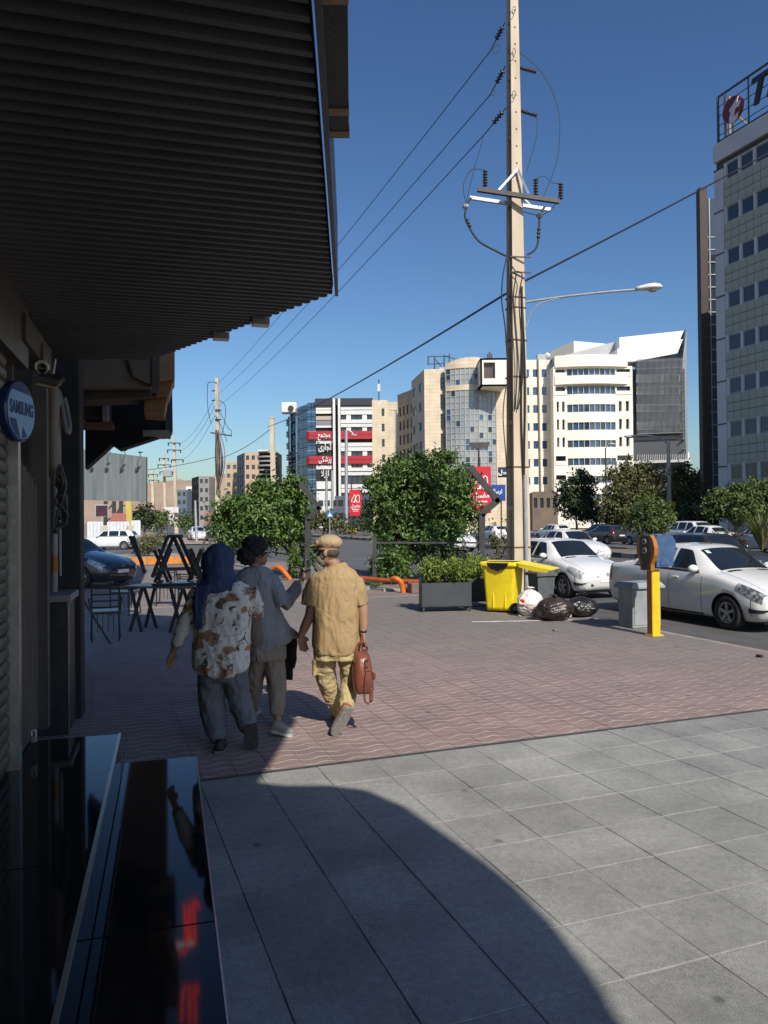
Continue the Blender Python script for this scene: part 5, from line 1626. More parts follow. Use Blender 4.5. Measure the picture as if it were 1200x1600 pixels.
MB().rbox(pt(159, 798, 66), (1.15, .1, 1.05), .03).build('poster_frame', m_alu, o)
MB().box(pt(159, 798, 65.93), (1.0, .02, .9)).build('print', mat('poster_print', (.10, .018, .03), (.03, .02, .03), scale=2, rough=.5), o)
MB().tube([pt(159, 807, 66), Vector((pt(159, 807, 66).x, 66, 0))], .06, 6).build('post', m_alu, o)
o = MB().prism([pt(196, 783, 64), pt(205, 783, 64), pt(206, 822, 64), pt(198, 822, 64)], Y_ * .2)
tag(o.build_at('yellow_board', mat('yellow_board', (.55, .45, .10), (.5, .4, .09), scale=2, rough=.6), pt(200, 822, 64)), 'narrow yellow board standing under the grey billboard', 'board')
o = thing('red_roof_hut', 'small hut with a red tiled roof behind the white fence', 'hut', pt(185, 830, 68))
MB().prism([pt(168, 822, 68), pt(205, 822, 68), pt(200, 802, 70), pt(176, 802, 70)], Y_ * .3).build('roof', mat('red_tiles', (.34, .13, .09), (.27, .1, .075), scale=4, rough=.8), o)
h0, h1 = pt(170, 822, 68.4), pt(204, 822, 68.4); h0.z = h1.z = 0
MB().prism([h0, h1, h1 + Y_ * 2, h0 + Y_ * 2], UZ * (pt(185, 822, 68.4).z + .1)).build('wall', m_peach, o)
# white railing fence with tan piers
def white_fence():
    d = 62.0
    root = thing('white_railing_fence', 'white panelled railing between tan piers behind the white estate car', 'fence', gp(180, 845))
    m_wf = mat('white_rail', (.74, .76, .78), (.62, .65, .68), scale=2, rough=.5)
    for (x0, x1, y0, y1) in ((138, 160, 816, 842), (169, 201, 816, 842), (207, 219, 814, 840)):
        a, c = pt(x0, y1, d), pt(x1, y1, d)
        t = pt(x0, y0, d).z
        MB().bar(a, c, .08).build('rail', m_wf, root)
        MB().bar(Vector((a.x, a.y, t)), Vector((c.x, c.y, t)), .08).build('rail', m_wf, root)
        n = int((x1 - x0) / 1.7)
        for i in range(n + 1):
            p = a.lerp(c, i / n)
            MB().bar(p, Vector((p.x, p.y, t)), .06 if i % 3 else .12).build('baluster', m_wf, root)
        MB().prism([a + Y_ * .1, c + Y_ * .1, Vector((c.x, c.y + .1, t - .25)), Vector((a.x, a.y + .1, t - .25))], Y_ * .03).build('panel', mat('pale_blue_panel', (.55, .68, .72), (.66, .70, .70), scale=.8, rough=.6), root)
    for x in (164.5, 204):
        b0 = pt(x, 848, d); b0.z = -.1
        MB().rbox(Vector((b0.x, b0.y, .75)), (.42, .42, 1.7), .03).build('pier', m_conc, root)
    a, c = pt(132, 846, d), pt(222, 844, d)
    MB().prism([Vector((a.x, a.y, -.15)), Vector((c.x, c.y, -.15)), Vector((c.x, c.y, .2)), Vector((a.x, a.y, .2))], Y_ * .2).build('plinth', m_conc, root)
white_fence()
# ------------------------------------------------------------------ trees and plants
def leaf_mesh(name, pos, nrm, size, rng, m, aspect=.5, droop=.3):
    """pos, nrm: (n,3) arrays; every leaf is a folded pointed blade"""
    n = len(pos)
    nrm = nrm / np.maximum(np.linalg.norm(nrm, axis=1, keepdims=True), 1e-6)
    r = rng.normal(size=(n, 3))
    ax = np.cross(nrm, r); ax /= np.maximum(np.linalg.norm(ax, axis=1, keepdims=True), 1e-6)
    sd = np.cross(ax, nrm)
    ax[:, 2] -= droop; ax /= np.linalg.norm(ax, axis=1, keepdims=True)
    s = size * rng.uniform(.5, 1.4, size=(n, 1))
    w = s * aspect * .5
    fold = nrm * (s * .12)
    v = np.empty((n, 6, 3))
    v[:, 0] = pos - ax * s * .5
    v[:, 1] = pos - ax * s * .12 + sd * w + fold
    v[:, 2] = pos + ax * s * .2 + sd * w * .8 + fold
    v[:, 3] = pos + ax * s * .55 - fold
    v[:, 4] = pos + ax * s * .2 - sd * w * .8 + fold
    v[:, 5] = pos - ax * s * .12 - sd * w + fold
    base = np.arange(n)[:, None] * 6
    f = np.concatenate([base + np.array([[0, 1, 2, 3]]), base + np.array([[0, 3, 4, 5]])], axis=1).reshape(-1, 4)
    me = bpy.data.meshes.new(name)
    me.vertices.add(n * 6); me.vertices.foreach_set('co', v.ravel())
    me.loops.add(len(f) * 4); me.loops.foreach_set('vertex_index', f.ravel())
    me.polygons.add(len(f)); me.polygons.foreach_set('loop_start', np.arange(len(f)) * 4)
    me.materials.append(m)
    me.update(calc_edges=True)
    return me
def crown_points(lobes, n_clusters, per, spread, rng, shell=.55):
    """lobes: (cx, cy, cz, rx, ry, rz); clusters sit mostly in an uneven outer shell"""
    P, Nn = [], []
    wts = np.array([l[3] * l[4] * l[5] for l in lobes]); wts = wts / wts.sum()
    for _ in range(n_clusters):
        l = lobes[rng.choice(len(lobes), p=wts)]
        d = rng.normal(size=3); d /= np.linalg.norm(d)
        k = (shell + (1 - shell) * rng.random()) if rng.random() < .8 else rng.random() * .8
        k *= 1 + .28 * noise.noise(Vector((d[0] * 2.1 + l[0], d[1] * 2.1, d[2] * 2.1)))
        c = np.array(l[:3]) + d * np.array(l[3:]) * k
        m_ = max(3, int(per * rng.uniform(.3, 1.8)))
        off = rng.normal(size=(m_, 3)) * spread * rng.uniform(.6, 1.3)
        P.append(c + off)
        up = np.tile(d * .7 + np.array([0, 0, .55]), (m_, 1)) + rng.normal(size=(m_, 3)) * .55
        Nn.append(up)
    return np.concatenate(P), np.concatenate(Nn)
def limb(b, p, q, r0, r1, rng, k=4, bend=.06):
    p, q = Vector(p), Vector(q)
    pts_ = [p.lerp(q, i / k) + (Vector(rng.normal(size=3)) * bend * (q - p).length if 0 < i < k else Vector((0, 0, 0))) for i in range(k + 1)]
    b.tube(crom(pts_, 3), [r0 + (r1 - r0) * i / (k * 3) for i in range(k * 3 + 1)], 7)
m_bark = mat('bark', (.15, .12, .09), (.09, .07, .055), scale=9, rough=.9, bump=.6, bscale=30, stretch=(1, 1, .3))
LEAF = {
    'mulberry': mat('mulberry_leaf', (.12, .20, .045), (.075, .15, .034), scale=3, rough=.42, island=.45, trans=.22, spec=.5),
    'dark': mat('dark_leaf', (.042, .066, .022), (.028, .05, .017), scale=2, rough=.6, island=.4, trans=.12),
    'olive': mat('olive_leaf', (.15, .15, .05), (.095, .105, .036), scale=1, rough=.6, island=.4, trans=.2),
    'green': mat('plain_leaf', (.11, .165, .04), (.075, .12, .03), scale=1, rough=.55, island=.4, trans=.2),
    'fresh': mat('fresh_leaf', (.12, .21, .045), (.085, .16, .035), scale=4, rough=.5, island=.35, trans=.25),
    'dry': mat('dry_blade', (.30, .22, .10), (.20, .16, .07), scale=2, rough=.8, island=.35, trans=.15),
}
def tree(name, label, base, lobes, n_clusters, per, spread, leaf, lm, seed, trunks=((0, 0),), tr=.06, group=None, cat='tree', split=.45, aspect=.5, droop=.3, shell=.55):
    """lobes relative to base"""
    rng = np.random.default_rng(seed)
    root = thing(name, label, cat, base, group=group)
    tops = [Vector(l[:3]) for l in lobes]
    for (dx, dy) in trunks:
        b = MB()
        hub = Vector((dx * .5, dy * .5, min(t.z for t in tops) * split + .1))
        limb(b, Vector((dx, dy, -.05)), hub, tr, tr * .75, rng, 3, .03)
        for t in tops[:5]:
            limb(b, hub, t * .96 + Vector((0, 0, .05)), tr * .55, tr * .15, rng)
        b.build('trunk', m_bark, root, local=True)
    P, Nn = crown_points(lobes, n_clusters, per, spread, rng, shell)
    keep = P[:, 2] > .04
    link('crown', leaf_mesh('crown', P[keep], Nn[keep], leaf, rng, lm, aspect, droop), root)
    return root
# the two street trees in the planting strip
tb_ = sw(22.6, 8.75)
k = tb_.y / 1200
def lob(base, px, py, rx, ry, dd=0, rd=None):
    p = pt(px, py, base.y + dd)
    s_ = base.y / 1200
    return (p.x - base.x, p.y - base.y, p.z - base.z, rx * s_, (rd or rx) * s_, ry * s_)
tree('street_tree', 'bushy big-leaved street tree behind the grey planters', tb_,
     [lob(tb_, 655, 775, 78, 58), lob(tb_, 612, 765, 42, 42), lob(tb_, 700, 778, 45, 48), lob(tb_, 640, 735, 50, 30), lob(tb_, 690, 725, 35, 25), lob(tb_, 650, 840, 72, 45), lob(tb_, 725, 800, 36, 42), lob(tb_, 598, 805, 34, 38), lob(tb_, 725, 755, 24, 24)],
     1050, 22, .115, .125, LEAF['mulberry'], 3, ((0, 0), (.35, .1), (-.4, .05)), .05, droop=.45, aspect=.46)
ta_ = sw(24.8, 5.95)
tree('street_tree', 'low spreading street tree behind the walking group', ta_,
     [lob(ta_, 405, 810, 66, 45), lob(ta_, 365, 818, 40, 42), lob(ta_, 450, 795, 42, 46), lob(ta_, 420, 775, 38, 26), lob(ta_, 458, 768, 26, 24), lob(ta_, 385, 835, 42, 30), lob(ta_, 450, 830, 34, 28)],
     820, 22, .125, .135, LEAF['mulberry'], 5, ((0, 0), (.22, .1)), .055, droop=.45, aspect=.46)
# low growth under them
def bush(name, label, px, py, d, w, h, lm, seed, leaf=.1, n=60, per=18, group=None, zb=0.0, cat='shrub', aspect=.5):
    bs = pt(px, py, d); bs.z = zb
    s_ = d / 1200
    return tree(name, label, bs, [(0, 0, h * s_ * .55, w * s_ * .5, w * s_ * .45, h * s_ * .5), (-w * s_ * .2, 0, h * s_ * .4, w * s_ * .3, w * s_ * .3, h * s_ * .38), (w * s_ * .22, 0, h * s_ * .42, w * s_ * .28, w * s_ * .3, h * s_ * .4)],
                n, per, leaf * .8, leaf, lm, seed, tr=.02, group=group, cat=cat, aspect=aspect)
bush('shrub', 'fresh green shrub under the low spreading tree', 472, 890, 24.5, 48, 68, LEAF['fresh'], 11, .10, 70, 18, 'shrubs in the planting strip')
bush('shrub', 'small green weed clump beside the orange pipe rail', 590, 915, 20.8, 26, 18, LEAF['fresh'], 12, .05, 26, 12, 'shrubs in the planting strip')
bush('shrub', 'leafy undergrowth below the bushy street tree', 610, 900, 22.0, 70, 60, LEAF['mulberry'], 13, .12, 80, 14, 'shrubs in the planting strip')
bush('shrub', 'dark undergrowth right below the bushy street tree', 700, 900, 22.4, 80, 60, LEAF['dark'], 14, .12, 80, 14, 'shrubs in the planting strip')
bush('shrub', 'grey-green shrub seen between the bushy tree and the pole', 790, 880, 27.0, 56, 84, LEAF['olive'], 15, .10, 70, 12, 'shrubs in the planting strip')
# median and far side
def far_tree(label, px, py_base, d, lobes_px, lm, seed, n=260, per=16, leaf=.3, zb=0.0, tr=.14, nm='median_tree', spread=None):
    bs = pt(px, 812, d); bs.z = zb
    return tree(nm, label, bs, [lob(bs, *l) for l in lobes_px], n, per, spread or leaf * .8, leaf, lm, seed, tr=tr, group='trees along the far side')
far_tree('dark tree before the cream block, right of the pole', 900, 0, 78, [(900, 765, 28, 26), (885, 778, 18, 22), (918, 760, 16, 22), (900, 788, 30, 22), (905, 745, 18, 14)], LEAF['dark'], 21, 330, 14, .32)
far_tree('broad olive-green tree left of the curved lamp post', 985, 0, 68, [(985, 768, 42, 42), (958, 785, 26, 30), (1015, 762, 32, 40), (990, 735, 28, 20), (985, 800, 44, 28), (965, 745, 22, 18)], LEAF['olive'], 22, 620, 16, .27)
far_tree('dusty olive tree right of the curved lamp post', 1066, 0, 72, [(1066, 765, 30, 36), (1045, 785, 22, 26), (1080, 780, 20, 32), (1060, 740, 22, 16), (1066, 795, 30, 22)], LEAF['olive'], 23, 430, 16, .28)
far_tree('dark tree in the gap beside the office block', 1098, 0, 78, [(1098, 765, 20, 34), (1090, 790, 22, 24), (1105, 745, 14, 18)], LEAF['dark'], 24, 260, 14, .32)
far_tree('fresh green tree at the foot of the office block', 1150, 0, 54, [(1150, 782, 40, 28), (1120, 790, 24, 22), (1185, 772, 34, 26), (1215, 785, 34, 30), (1165, 800, 44, 16)], LEAF['green'], 25, 620, 16, .21)
far_tree('rounded dark topiary on the median', 1018, 0, 43, [(1018, 800, 34, 28), (1010, 820, 30, 20), (1030, 815, 28, 20)], LEAF['green'], 26, 330, 16, .15, .05, .07, 'topiary_bush')
far_tree('low dark hedge tree behind the parked far cars', 925, 0, 84, [(925, 800, 36, 16), (955, 805, 30, 16)], LEAF['dark'], 27, 240, 14, .32)
far_tree('low dark hedge behind the white car across the road', 1090, 0, 66, [(1090, 800, 45, 18), (1125, 803, 30, 18)], LEAF['dark'], 28, 260, 14, .3)
far_tree('dark tree right of the grey billboard', 226, 0, 84, [(226, 806, 16, 18), (214, 812, 12, 14), (238, 808, 10, 16)], LEAF['dark'], 29, 90, 12, .34)
far_tree('green tree at the foot of the far white-signed pole', 252, 0, 95, [(252, 812, 18, 14), (240, 816, 12, 12), (288, 815, 16, 14)], LEAF['green'], 30, 90, 12, .36)
far_tree('grey-green tree behind the left street tree', 505, 0, 75, [(505, 812, 28, 14), (525, 815, 20, 14), (480, 812, 22, 14)], LEAF['olive'], 31, 110, 14, .3)
far_tree('low dark bush line below the banded block', 545, 0, 100, [(550, 822, 26, 7), (575, 822, 22, 8)], LEAF['dark'], 32, 60, 12, .35)
bush('median_shrub', 'olive shrub on the median beside the big pole', 876, 845, 50, 30, 22, LEAF['olive'], 41, .14, 50, 14, 'shrubs on the median', .05)
bush('median_shrub', 'reddish rose bushes on the median right', 1135, 845, 40, 60, 32, mat('rose_leaf', (.11, .085, .045), (.16, .05, .04), scale=6, rough=.6, island=.4, trans=.15), 42, .09, 110, 14, 'shrubs on the median', .05)
bush('roadside_shrub', 'dusty olive roadside shrub left of the stacked tables', 226, 868, 42, 46, 32, LEAF['olive'], 43, .12, 80, 16, 'shrubs by the side street', -.02)
bush('roadside_shrub', 'small olive shrub behind the far white car', 250, 850, 60, 24, 18, LEAF['olive'], 44, .16, 40, 14, 'shrubs by the side street', -.02)
def plume(label, px, d, h, n, seed, zb=.05):
    rng = random.Random(seed)
    bs = pt(px, 812, d); bs.z = zb
    root = thing('plume_grass', label, 'grass clump', bs, group='grass clumps on the median')
    b, c = MB(), MB()
    for i in range(n):
        a, t = rng.uniform(0, 2 * math.pi), rng.uniform(.1, .5)
        L_ = h * rng.uniform(.6, 1.05)
        dr = Vector((math.cos(a) * t, math.sin(a) * t, 1)).normalized()
        mid = dr * L_ * .6; tip = dr * L_ + Vector((math.cos(a), math.sin(a), -.2)) * L_ * .2
        sd = Vector((-math.sin(a), math.cos(a), 0)) * .02
        q = c if i % 3 == 0 else b
        q.add([-sd, sd, mid + sd, mid - sd, tip], [(0, 1, 2, 3), (3, 2, 4)])
    b.build('blades', LEAF['green'], root, local=True); c.build('plumes', LEAF['dry'], root, local=True)
plume('tall dry plume grass at the right edge of the median', 1190, 38, 2.3, 240, 1)
plume('tufted plume grass on the median behind the far cars', 882, 46, 1.1, 120, 2)
# ------------------------------------------------------------------ street furniture
m_orange = mat('orange_pipe_paint', (.62, .16, .015), (.48, .11, .012), scale=6, rough=.45)
m_orange_dk = mat('dull_orange_paint', (.42, .085, .02), (.3, .06, .018), scale=6, rough=.5)
m_anth = mat('anthracite_sheet', (.05, .056, .064), (.04, .045, .052), scale=3, rough=.5)
def planter(label, px0, px1, py, d_off, h, dep, seed):
    a, c = gp(px0, py), gp(px1, py - 2)
    U = (c - a); W = U.length; U.normalize(); V = Vector((-U.y, U.x, 0))
    root = thing('planter', label, 'planter', a, group='grey sheet-metal planters')
    z0 = .13
    q = Matrix((U, V, UZ)).transposed()
    ctr = a + U * (W / 2) + V * (dep / 2)
    for (o, sz) in (((0, -dep / 2 + .01, 0), (W, .02, h)), ((0, dep / 2 - .01, 0), (W, .02, h)), ((-W / 2 + .01, 0, 0), (.02, dep - .04, h)), ((W / 2 - .01, 0, 0), (.02, dep - .04, h))):
        MB().box(ctr + q @ Vector(o) + UZ * (z0 + h / 2), sz, mat3=q).build('side_panel', m_anth, root)
    MB().box(ctr + UZ * (z0 + h - .06), (W - .04, dep - .04, .02), mat3=q).build('soil', mat('soil', (.07, .05, .035), rough=1), root)
    MB().box(ctr + UZ * (z0 - .01), (W + .02, dep + .02, .03), mat3=q).build('base_frame', m_steelbk, root)
    for sx in (-1, 1):
        for sy in (-1, 1):
            MB().box(ctr + q @ Vector((sx * (W / 2 - .03), sy * (dep / 2 - .03), 0)) + UZ * .065, (.035, .035, .13), mat3=q).build('leg', m_steelbk, root)
    return root, ctr, z0 + h
r1, c1, zt1 = planter('nearer grey planter with two feathery conifers', 660, 737, 957, 0, .45, .38, 1)
r2, c2, zt2 = planter('darker grey planter half hidden behind the yellow bin', 729, 775, 949, 0, .46, .4, 2)
def conifer(label, px, d, w, h, zb, seed):
    rng = np.random.default_rng(seed)
    bs = pt(px, 812, d); bs.z = zb
    root = thing('conifer_shrub', label, 'shrub', bs, group='feathery conifers in the planters')
    b = MB(); P, Nn = [], []
    for i in range(64):
        a = rng.uniform(0, 2 * math.pi); t = rng.uniform(0, 1) ** .6
        tip = Vector((math.cos(a) * w * t, math.sin(a) * w * t, h * rng.uniform(.55, 1.0) * (1 - .25 * t)))
        b.tube([Vector((0, 0, 0)), tip * .5 + Vector((0, 0, .05)), tip], [.012, .006, .002], 4)
        for k in range(26):
            f = rng.uniform(.35, 1.05)
            P.append(np.array(tip) * f + rng.normal(size=3) * .035); Nn.append(rng.normal(size=3))
    b.build('stem', m_bark, root, local=True)
    link('foliage', leaf_mesh('foliage', np.array(P), np.array(Nn), .10, rng, mat('conifer_green', (.24, .32, .06), (.17, .25, .05), scale=5, rough=.6, island=.35, trans=.2), .22, -.5), root)
conifer('left feathery conifer in the nearer planter', 676, c1.y, .34, .60, zt1 - .06, 1)
conifer('right feathery conifer in the nearer planter', 714, c1.y, .38, .58, zt1 - .06, 2)
conifer('feathery conifer in the darker planter behind the bin', 742, c2.y + .1, .32, .58, zt2 - .06, 3)
# orange pipe barriers
def pipe_rail(label, pts_, posts, m, r=.055, nm='pipe_barrier'):
    root = thing(nm, label, 'barrier', pts_[0] * 1.0 - UZ * pts_[0].z, group='orange pipe barriers')
    MB().tube(crom(pts_, 6), r, 12).build('rail', m, root)
    for p in posts:
        MB().tube([Vector((p.x, p.y, -.03)), p], r, 12).build('post', m, root)
    return root
D_r = gp(632, 926).y
def rp_(px, py, d=D_r): return pt(px, py, d)
pipe_rail('bright orange bent pipe end beside the grey planter', [rp_(613, 905, D_r + .1), rp_(618, 904), rp_(626, 909), rp_(629, 918), rp_(630, 928)], [], m_orange, .07)
pipe_rail('dull orange pipe rail running left from the planter to the walkers', [rp_(655, 909, D_r + .2), rp_(625, 908, D_r + .4), rp_(590, 906, D_r + .8), rp_(555, 902, D_r + 1.2), rp_(520, 899, D_r + 1.8)], [rp_(640, 908, D_r + .25), rp_(530, 900, D_r + 1.6)], m_orange_dk, .06)
pipe_rail('orange pipe bend between the two walkers', [pt(428, 888, 24.2), pt(434, 886, 24.1), pt(441, 890, 24.0), pt(449, 900, 23.9), pt(455, 908, 23.8)], [], m_orange, .075)
pipe_rail('orange pipe bend beside the stacked tables', [pt(300, 892, 24), pt(305, 890, 24), pt(309, 897, 24), pt(311, 907, 24)], [], m_orange, .07)
o = MB().ball(pt(686, 908, 16.3), (.085, .085, .06), 12)
tag(o.build_at('orange_cap', m_orange, pt(686, 912, 16.3)), 'orange pipe top showing above the nearer planter', 'barrier', 'orange pipe barriers')
# concrete edging of the planting strip
kerb_run('planting_edge', sw(19.2, 6.7), sw(32, 5.4), 22, [m_kerb], w=.14, h=.1, z=-.03)
kerb_run('planting_edge', sw(18.6, 6.9), sw(18.2, 9.2), 5, [m_kerb], w=.14, h=.1, z=-.03)
tag(MB().rbox(gp(652, 926) + UZ * .12, (.42, .3, .26), .02, ST).build_at('stone_block', mat('striped_block', (.20, .14, .11), (.14, .1, .08), scale=12, rough=.85), gp(652, 926)), 'brown stone block behind the nearer planter', 'stone block')
# bent black frames
def bent_frame(label, d, pts_, extra=None, w=.13):
    P = [pt(x, y, d) for x, y in pts_]
    base = Vector((P[0].x, P[0].y, 0))
    root = thing('bent_frame', label, 'post', base, group='black bent frames in the planting strip')
    for i in range(len(P) - 1):
        nm = 'post' if i == 0 else 'arm'
        a, c = (base if i == 0 else P[i]), P[i + 1]
        e = (c - a).normalized() * (.04 if i else 0)
        MB().bar(a - e, c + e, w, w * 1.1, up=Vector((0, 1, 0))).build(nm, m_steelbk, root)
    return root
bent_frame('black bent post rising between the two men', 24.0, [(480, 905), (481, 811), (499, 794), (470, 757)], w=.15)
bent_frame('black bent post over the red banner', 22.0, [(752, 885), (753, 803), (778, 782), (735, 731)], w=.17)
gt = thing('black_rail_frame', 'black upright and thin rail at the left of the bushy tree', 'frame', Vector((pt(585, 890, 21.6).x, 21.6, 0)), group='black bent frames in the planting strip')
a = pt(585, 893, 21.6); MB().bar(Vector((a.x, a.y, 0)), pt(585, 838, 21.6), .11).build('post', m_steelbk, gt)
MB().bar(pt(585, 848, 21.62), pt(751, 848, 21.9), .05).build('rail', m_steelbk, gt)
# ---- yellow wheeled bin
def wheelie_bin():
    a, c = gp(760, 956), gp(801, 959)
    base = (a + c) / 2
    root = thing('yellow_bin', 'yellow wheeled rubbish bin with open lid and black liner', 'bin', base)
    m_y = mat('bin_yellow', (.88, .69, .02), (.66, .48, .03), scale=7, rough=.42, bump=.06, lo=.52, hi=.85)
    U = (c - a).normalized(); V = Vector((-U.y, U.x, 0))
    rot = math.atan2(U.y, U.x) + R(12)
    U = Vector((math.cos(rot), math.sin(rot), 0)); V = Vector((-U.y, U.x, 0))
    def ring(z, w, dp, r=.06, sh=0.0):
        pts_ = []
        for (sx, sy, a0) in ((1, 1, 0), (-1, 1, 90), (-1, -1, 180), (1, -1, 270)):
            for k in range(4):
                t = R(a0 + 30 * k)
                pts_.append(base + U * (sx * (w - r) + r * math.cos(t) + sh) + V * (sy * (dp - r) + r * math.sin(t) + .30) + UZ * z)
        return pts_
    body = MB().loft([ring(.04, .27, .27, .05), ring(.12, .285, .285), ring(.90, .33, .35), ring(.915, .335, .355)])
    body.build('body', m_y, root)
    MB().loft([ring(.915, .37, .39), ring(.93, .38, .40), ring(.985, .38, .40), ring(.995, .375, .395), ring(.995, .32, .34), ring(.93, .315, .335)], 0, True, False).build('rim', m_y, root)
    for sx in (-.12, .12):
        MB().rbox(base + U * sx + V * (.30 - .30) + UZ * .48 - V * .0, (.03, .02, .8), .006, rot).build('rib', m_y, root)
    MB().loft([ring(.988, .317, .337), ring(.86, .305, .325)], 0, True, True).build('liner', mat('bin_liner', (.012, .012, .013), rough=.25, bump=.5, bscale=25), root)
    fl = MB(); f0 = base - V * (.09)
    pl_ = [f0 + U * (-.20 + .40 * k / 6) + UZ * (.925 - .09 * math.sin(math.pi * k / 6) - .02 * (k % 2)) for k in range(7)]
    fl.prism([f0 + U * -.22 + UZ * .985] + pl_ + [f0 + U * .22 + UZ * .985], -V * .012)
    fl.build('liner_flap', MATS['bin_liner'], root)
    # lid swung open to the right, hinged on the back rim
    h0 = base + U * .38 + V * .0 + UZ * .985
    tip = h0 + U * .66 - UZ * .12
    q = MB()
    for (p, w_, t_) in ((0, 0, 0),):
        nrm = (tip - h0).normalized().cross(V).normalized()
        prof = [(0, .0), (.05, .05), (.35, .075), (.6, .05), (.67, .0)]
        rings = []
        for (t, hh) in prof:
            c0_ = h0.lerp(tip, t / .67)
            rings.append([c0_ - V * .10, c0_ + V * .68, c0_ + V * .66 - nrm * (hh + .02), c0_ - V * .08 - nrm * (hh + .02)])
        q.loft(rings, 0, False)
    q.build('lid', m_y, root)
    for sy in (-.02, .62):
        c0_ = base + U * .325 + V * sy + UZ * .105
        MB().lathe([(.04, -.03), (.10, -.03), (.105, -.015), (.105, .015), (.10, .03), (.04, .03)], c0_, 18, 0, V).build('wheel', mat('tyre_rubber', (.025, .025, .026), (.04, .04, .04), scale=10, rough=.75), root)
        MB().lathe([(.045, -.034), (.045, .034)], c0_, 12, 0, V, False).build('hub', mat('hub_grey', (.18, .18, .18), rough=.6), root)
wheelie_bin()
# grey bin behind
gb_ = gp(846, 940); gb_ = Vector((pt(846, 930, 16.4).x, 16.4, -.03))
g = thing('grey_bin', 'small grey plastic bin between the pole and the white hatchback', 'bin', gb_)
m_gb = mat('bin_grey', (.11, .12, .125), (.085, .09, .095), scale=5, rough=.55)
def sq(z, w_, d_): return [gb_ + B_ * (sx * w_) + A_ * (sy * d_) + UZ * z for sx, sy in ((-1, -1), (1, -1), (1, 1), (-1, 1))]
MB().loft([sq(.0, .17, .16), sq(.66, .21, .2)], 0, False).build('body', m_gb, g)
MB().loft([sq(.66, .25, .24), sq(.72, .25, .24), sq(.74, .2, .2), sq(.9, .14, .16), sq(.92, .1, .1)], 0, False).build('lid', m_gb, g)
# rubbish bags
def bag(name, label, base, rx, ry, h, m, seed, tie=True, extra=None):
    rng = random.Random(seed)
    root = thing(name, label, 'rubbish bag', base, group='rubbish bags by the pole')
    n, k = 56, 34
    rings = []
    for i in range(k + 1):
        t = i / k
        rad = math.sin(math.pi * min(1, t * .93 + .07)) ** .55 if t < .98 else .12
        ring = []
        for j in range(n):
            a = 2 * math.pi * j / n
            v_ = Vector((math.cos(a) * 1.6 + seed, math.sin(a) * 1.6, t * 2.6)); w_ = 1 + .30 * noise.noise(v_) - .22 * abs(noise.noise(v_ * 2.7)) - .14 * abs(noise.noise(v_ * 6.1)) + .12
            ring.append(base + Vector((rx * rad * w_ * math.cos(a), ry * rad * w_ * math.sin(a), h * t * (1 + .08 * noise.noise(Vector((a, seed, t)))) - .004)))
        rings.append(ring)
    MB().loft(rings).build('sack', m, root)
    if tie:
        t0 = base + UZ * h * .97
        for q in range(3):
            MB().tube(crom([t0, t0 + Vector((rng.uniform(-.05, .05), rng.uniform(-.05, .05), .06)), t0 + Vector((rng.uniform(-.12, .12), rng.uniform(-.1, .05), .04))], 4), [.014] * 8 + [.004], 5).build('knot', m, root)
    return root
m_bagb = mat('black_bin_bag', (.012, .012, .013), (.03, .027, .026), scale=9, rough=.22, bump=.9, bscale=22, spec=.6)
m_bagw = mat('white_bag', (.74, .72, .70), (.60, .585, .57), scale=6, rough=.4, bump=.5, bscale=20)
wb = bag('white_rubbish_bag', 'white shopping bag with red and pink print against the pole', gp(828, 962), .24, .2, .50, m_bagw, 4)
for (px, py, w_, h_, c) in ((816, 942, .10, .14, (.62, .05, .02)), (838, 952, .16, .12, (.68, .03, .10))):
    p = pt(px, py, gp(828, 962).y - .215 + (.07 if px < 820 else .02))
    MB().rbox(p, (w_, .05, h_), .02, R(-30) if px < 820 else R(12)).build('print', mat('bag_print_%d' % px, c, rough=.45), wb)
bag('black_rubbish_bag', 'brownish black rubbish bag right of the white bag', gp(866, 969), .31, .26, .42, mat('brown_black_bag', (.022, .017, .015), (.06, .045, .038), scale=8, rough=.25, bump=.9, bscale=22, spec=.6), 7)
bag('black_rubbish_bag', 'shiny black rubbish bag nearest the white saloon', gp(908, 963), .33, .26, .38, m_bagb, 9)
o = MB().ball(gp(890, 966) + UZ * .05, (.04, .04, .05), 10)
tag(o.build_at('crumpled_cup', mat('cup_cream', (.7, .66, .55), rough=.5), gp(890, 966)), 'crumpled cream cup between the black rubbish bags', 'litter')
rnd = random.Random(12)
for i, (px, py, nm) in enumerate(((812, 964, 'left of the white bag'), (925, 968, 'right of the shiny black bag'), (1187, 1027, 'alone near the right edge'), (868, 986, 'in front of the black bags'))):
    p = gp(px, py)
    b = MB(); b.rbox(p + UZ * .018, (.09, .06, .035), .01, rnd.uniform(0, 3))
    tag(b.build_at('litter_scrap', mat('scrap_%d' % i, ((.3, .26, .2), (.5, .5, .48), (.03, .03, .03), (.2, .17, .14))[i], rough=.8), p), 'small scrap of litter ' + nm, 'litter', 'litter scraps on the pavement')
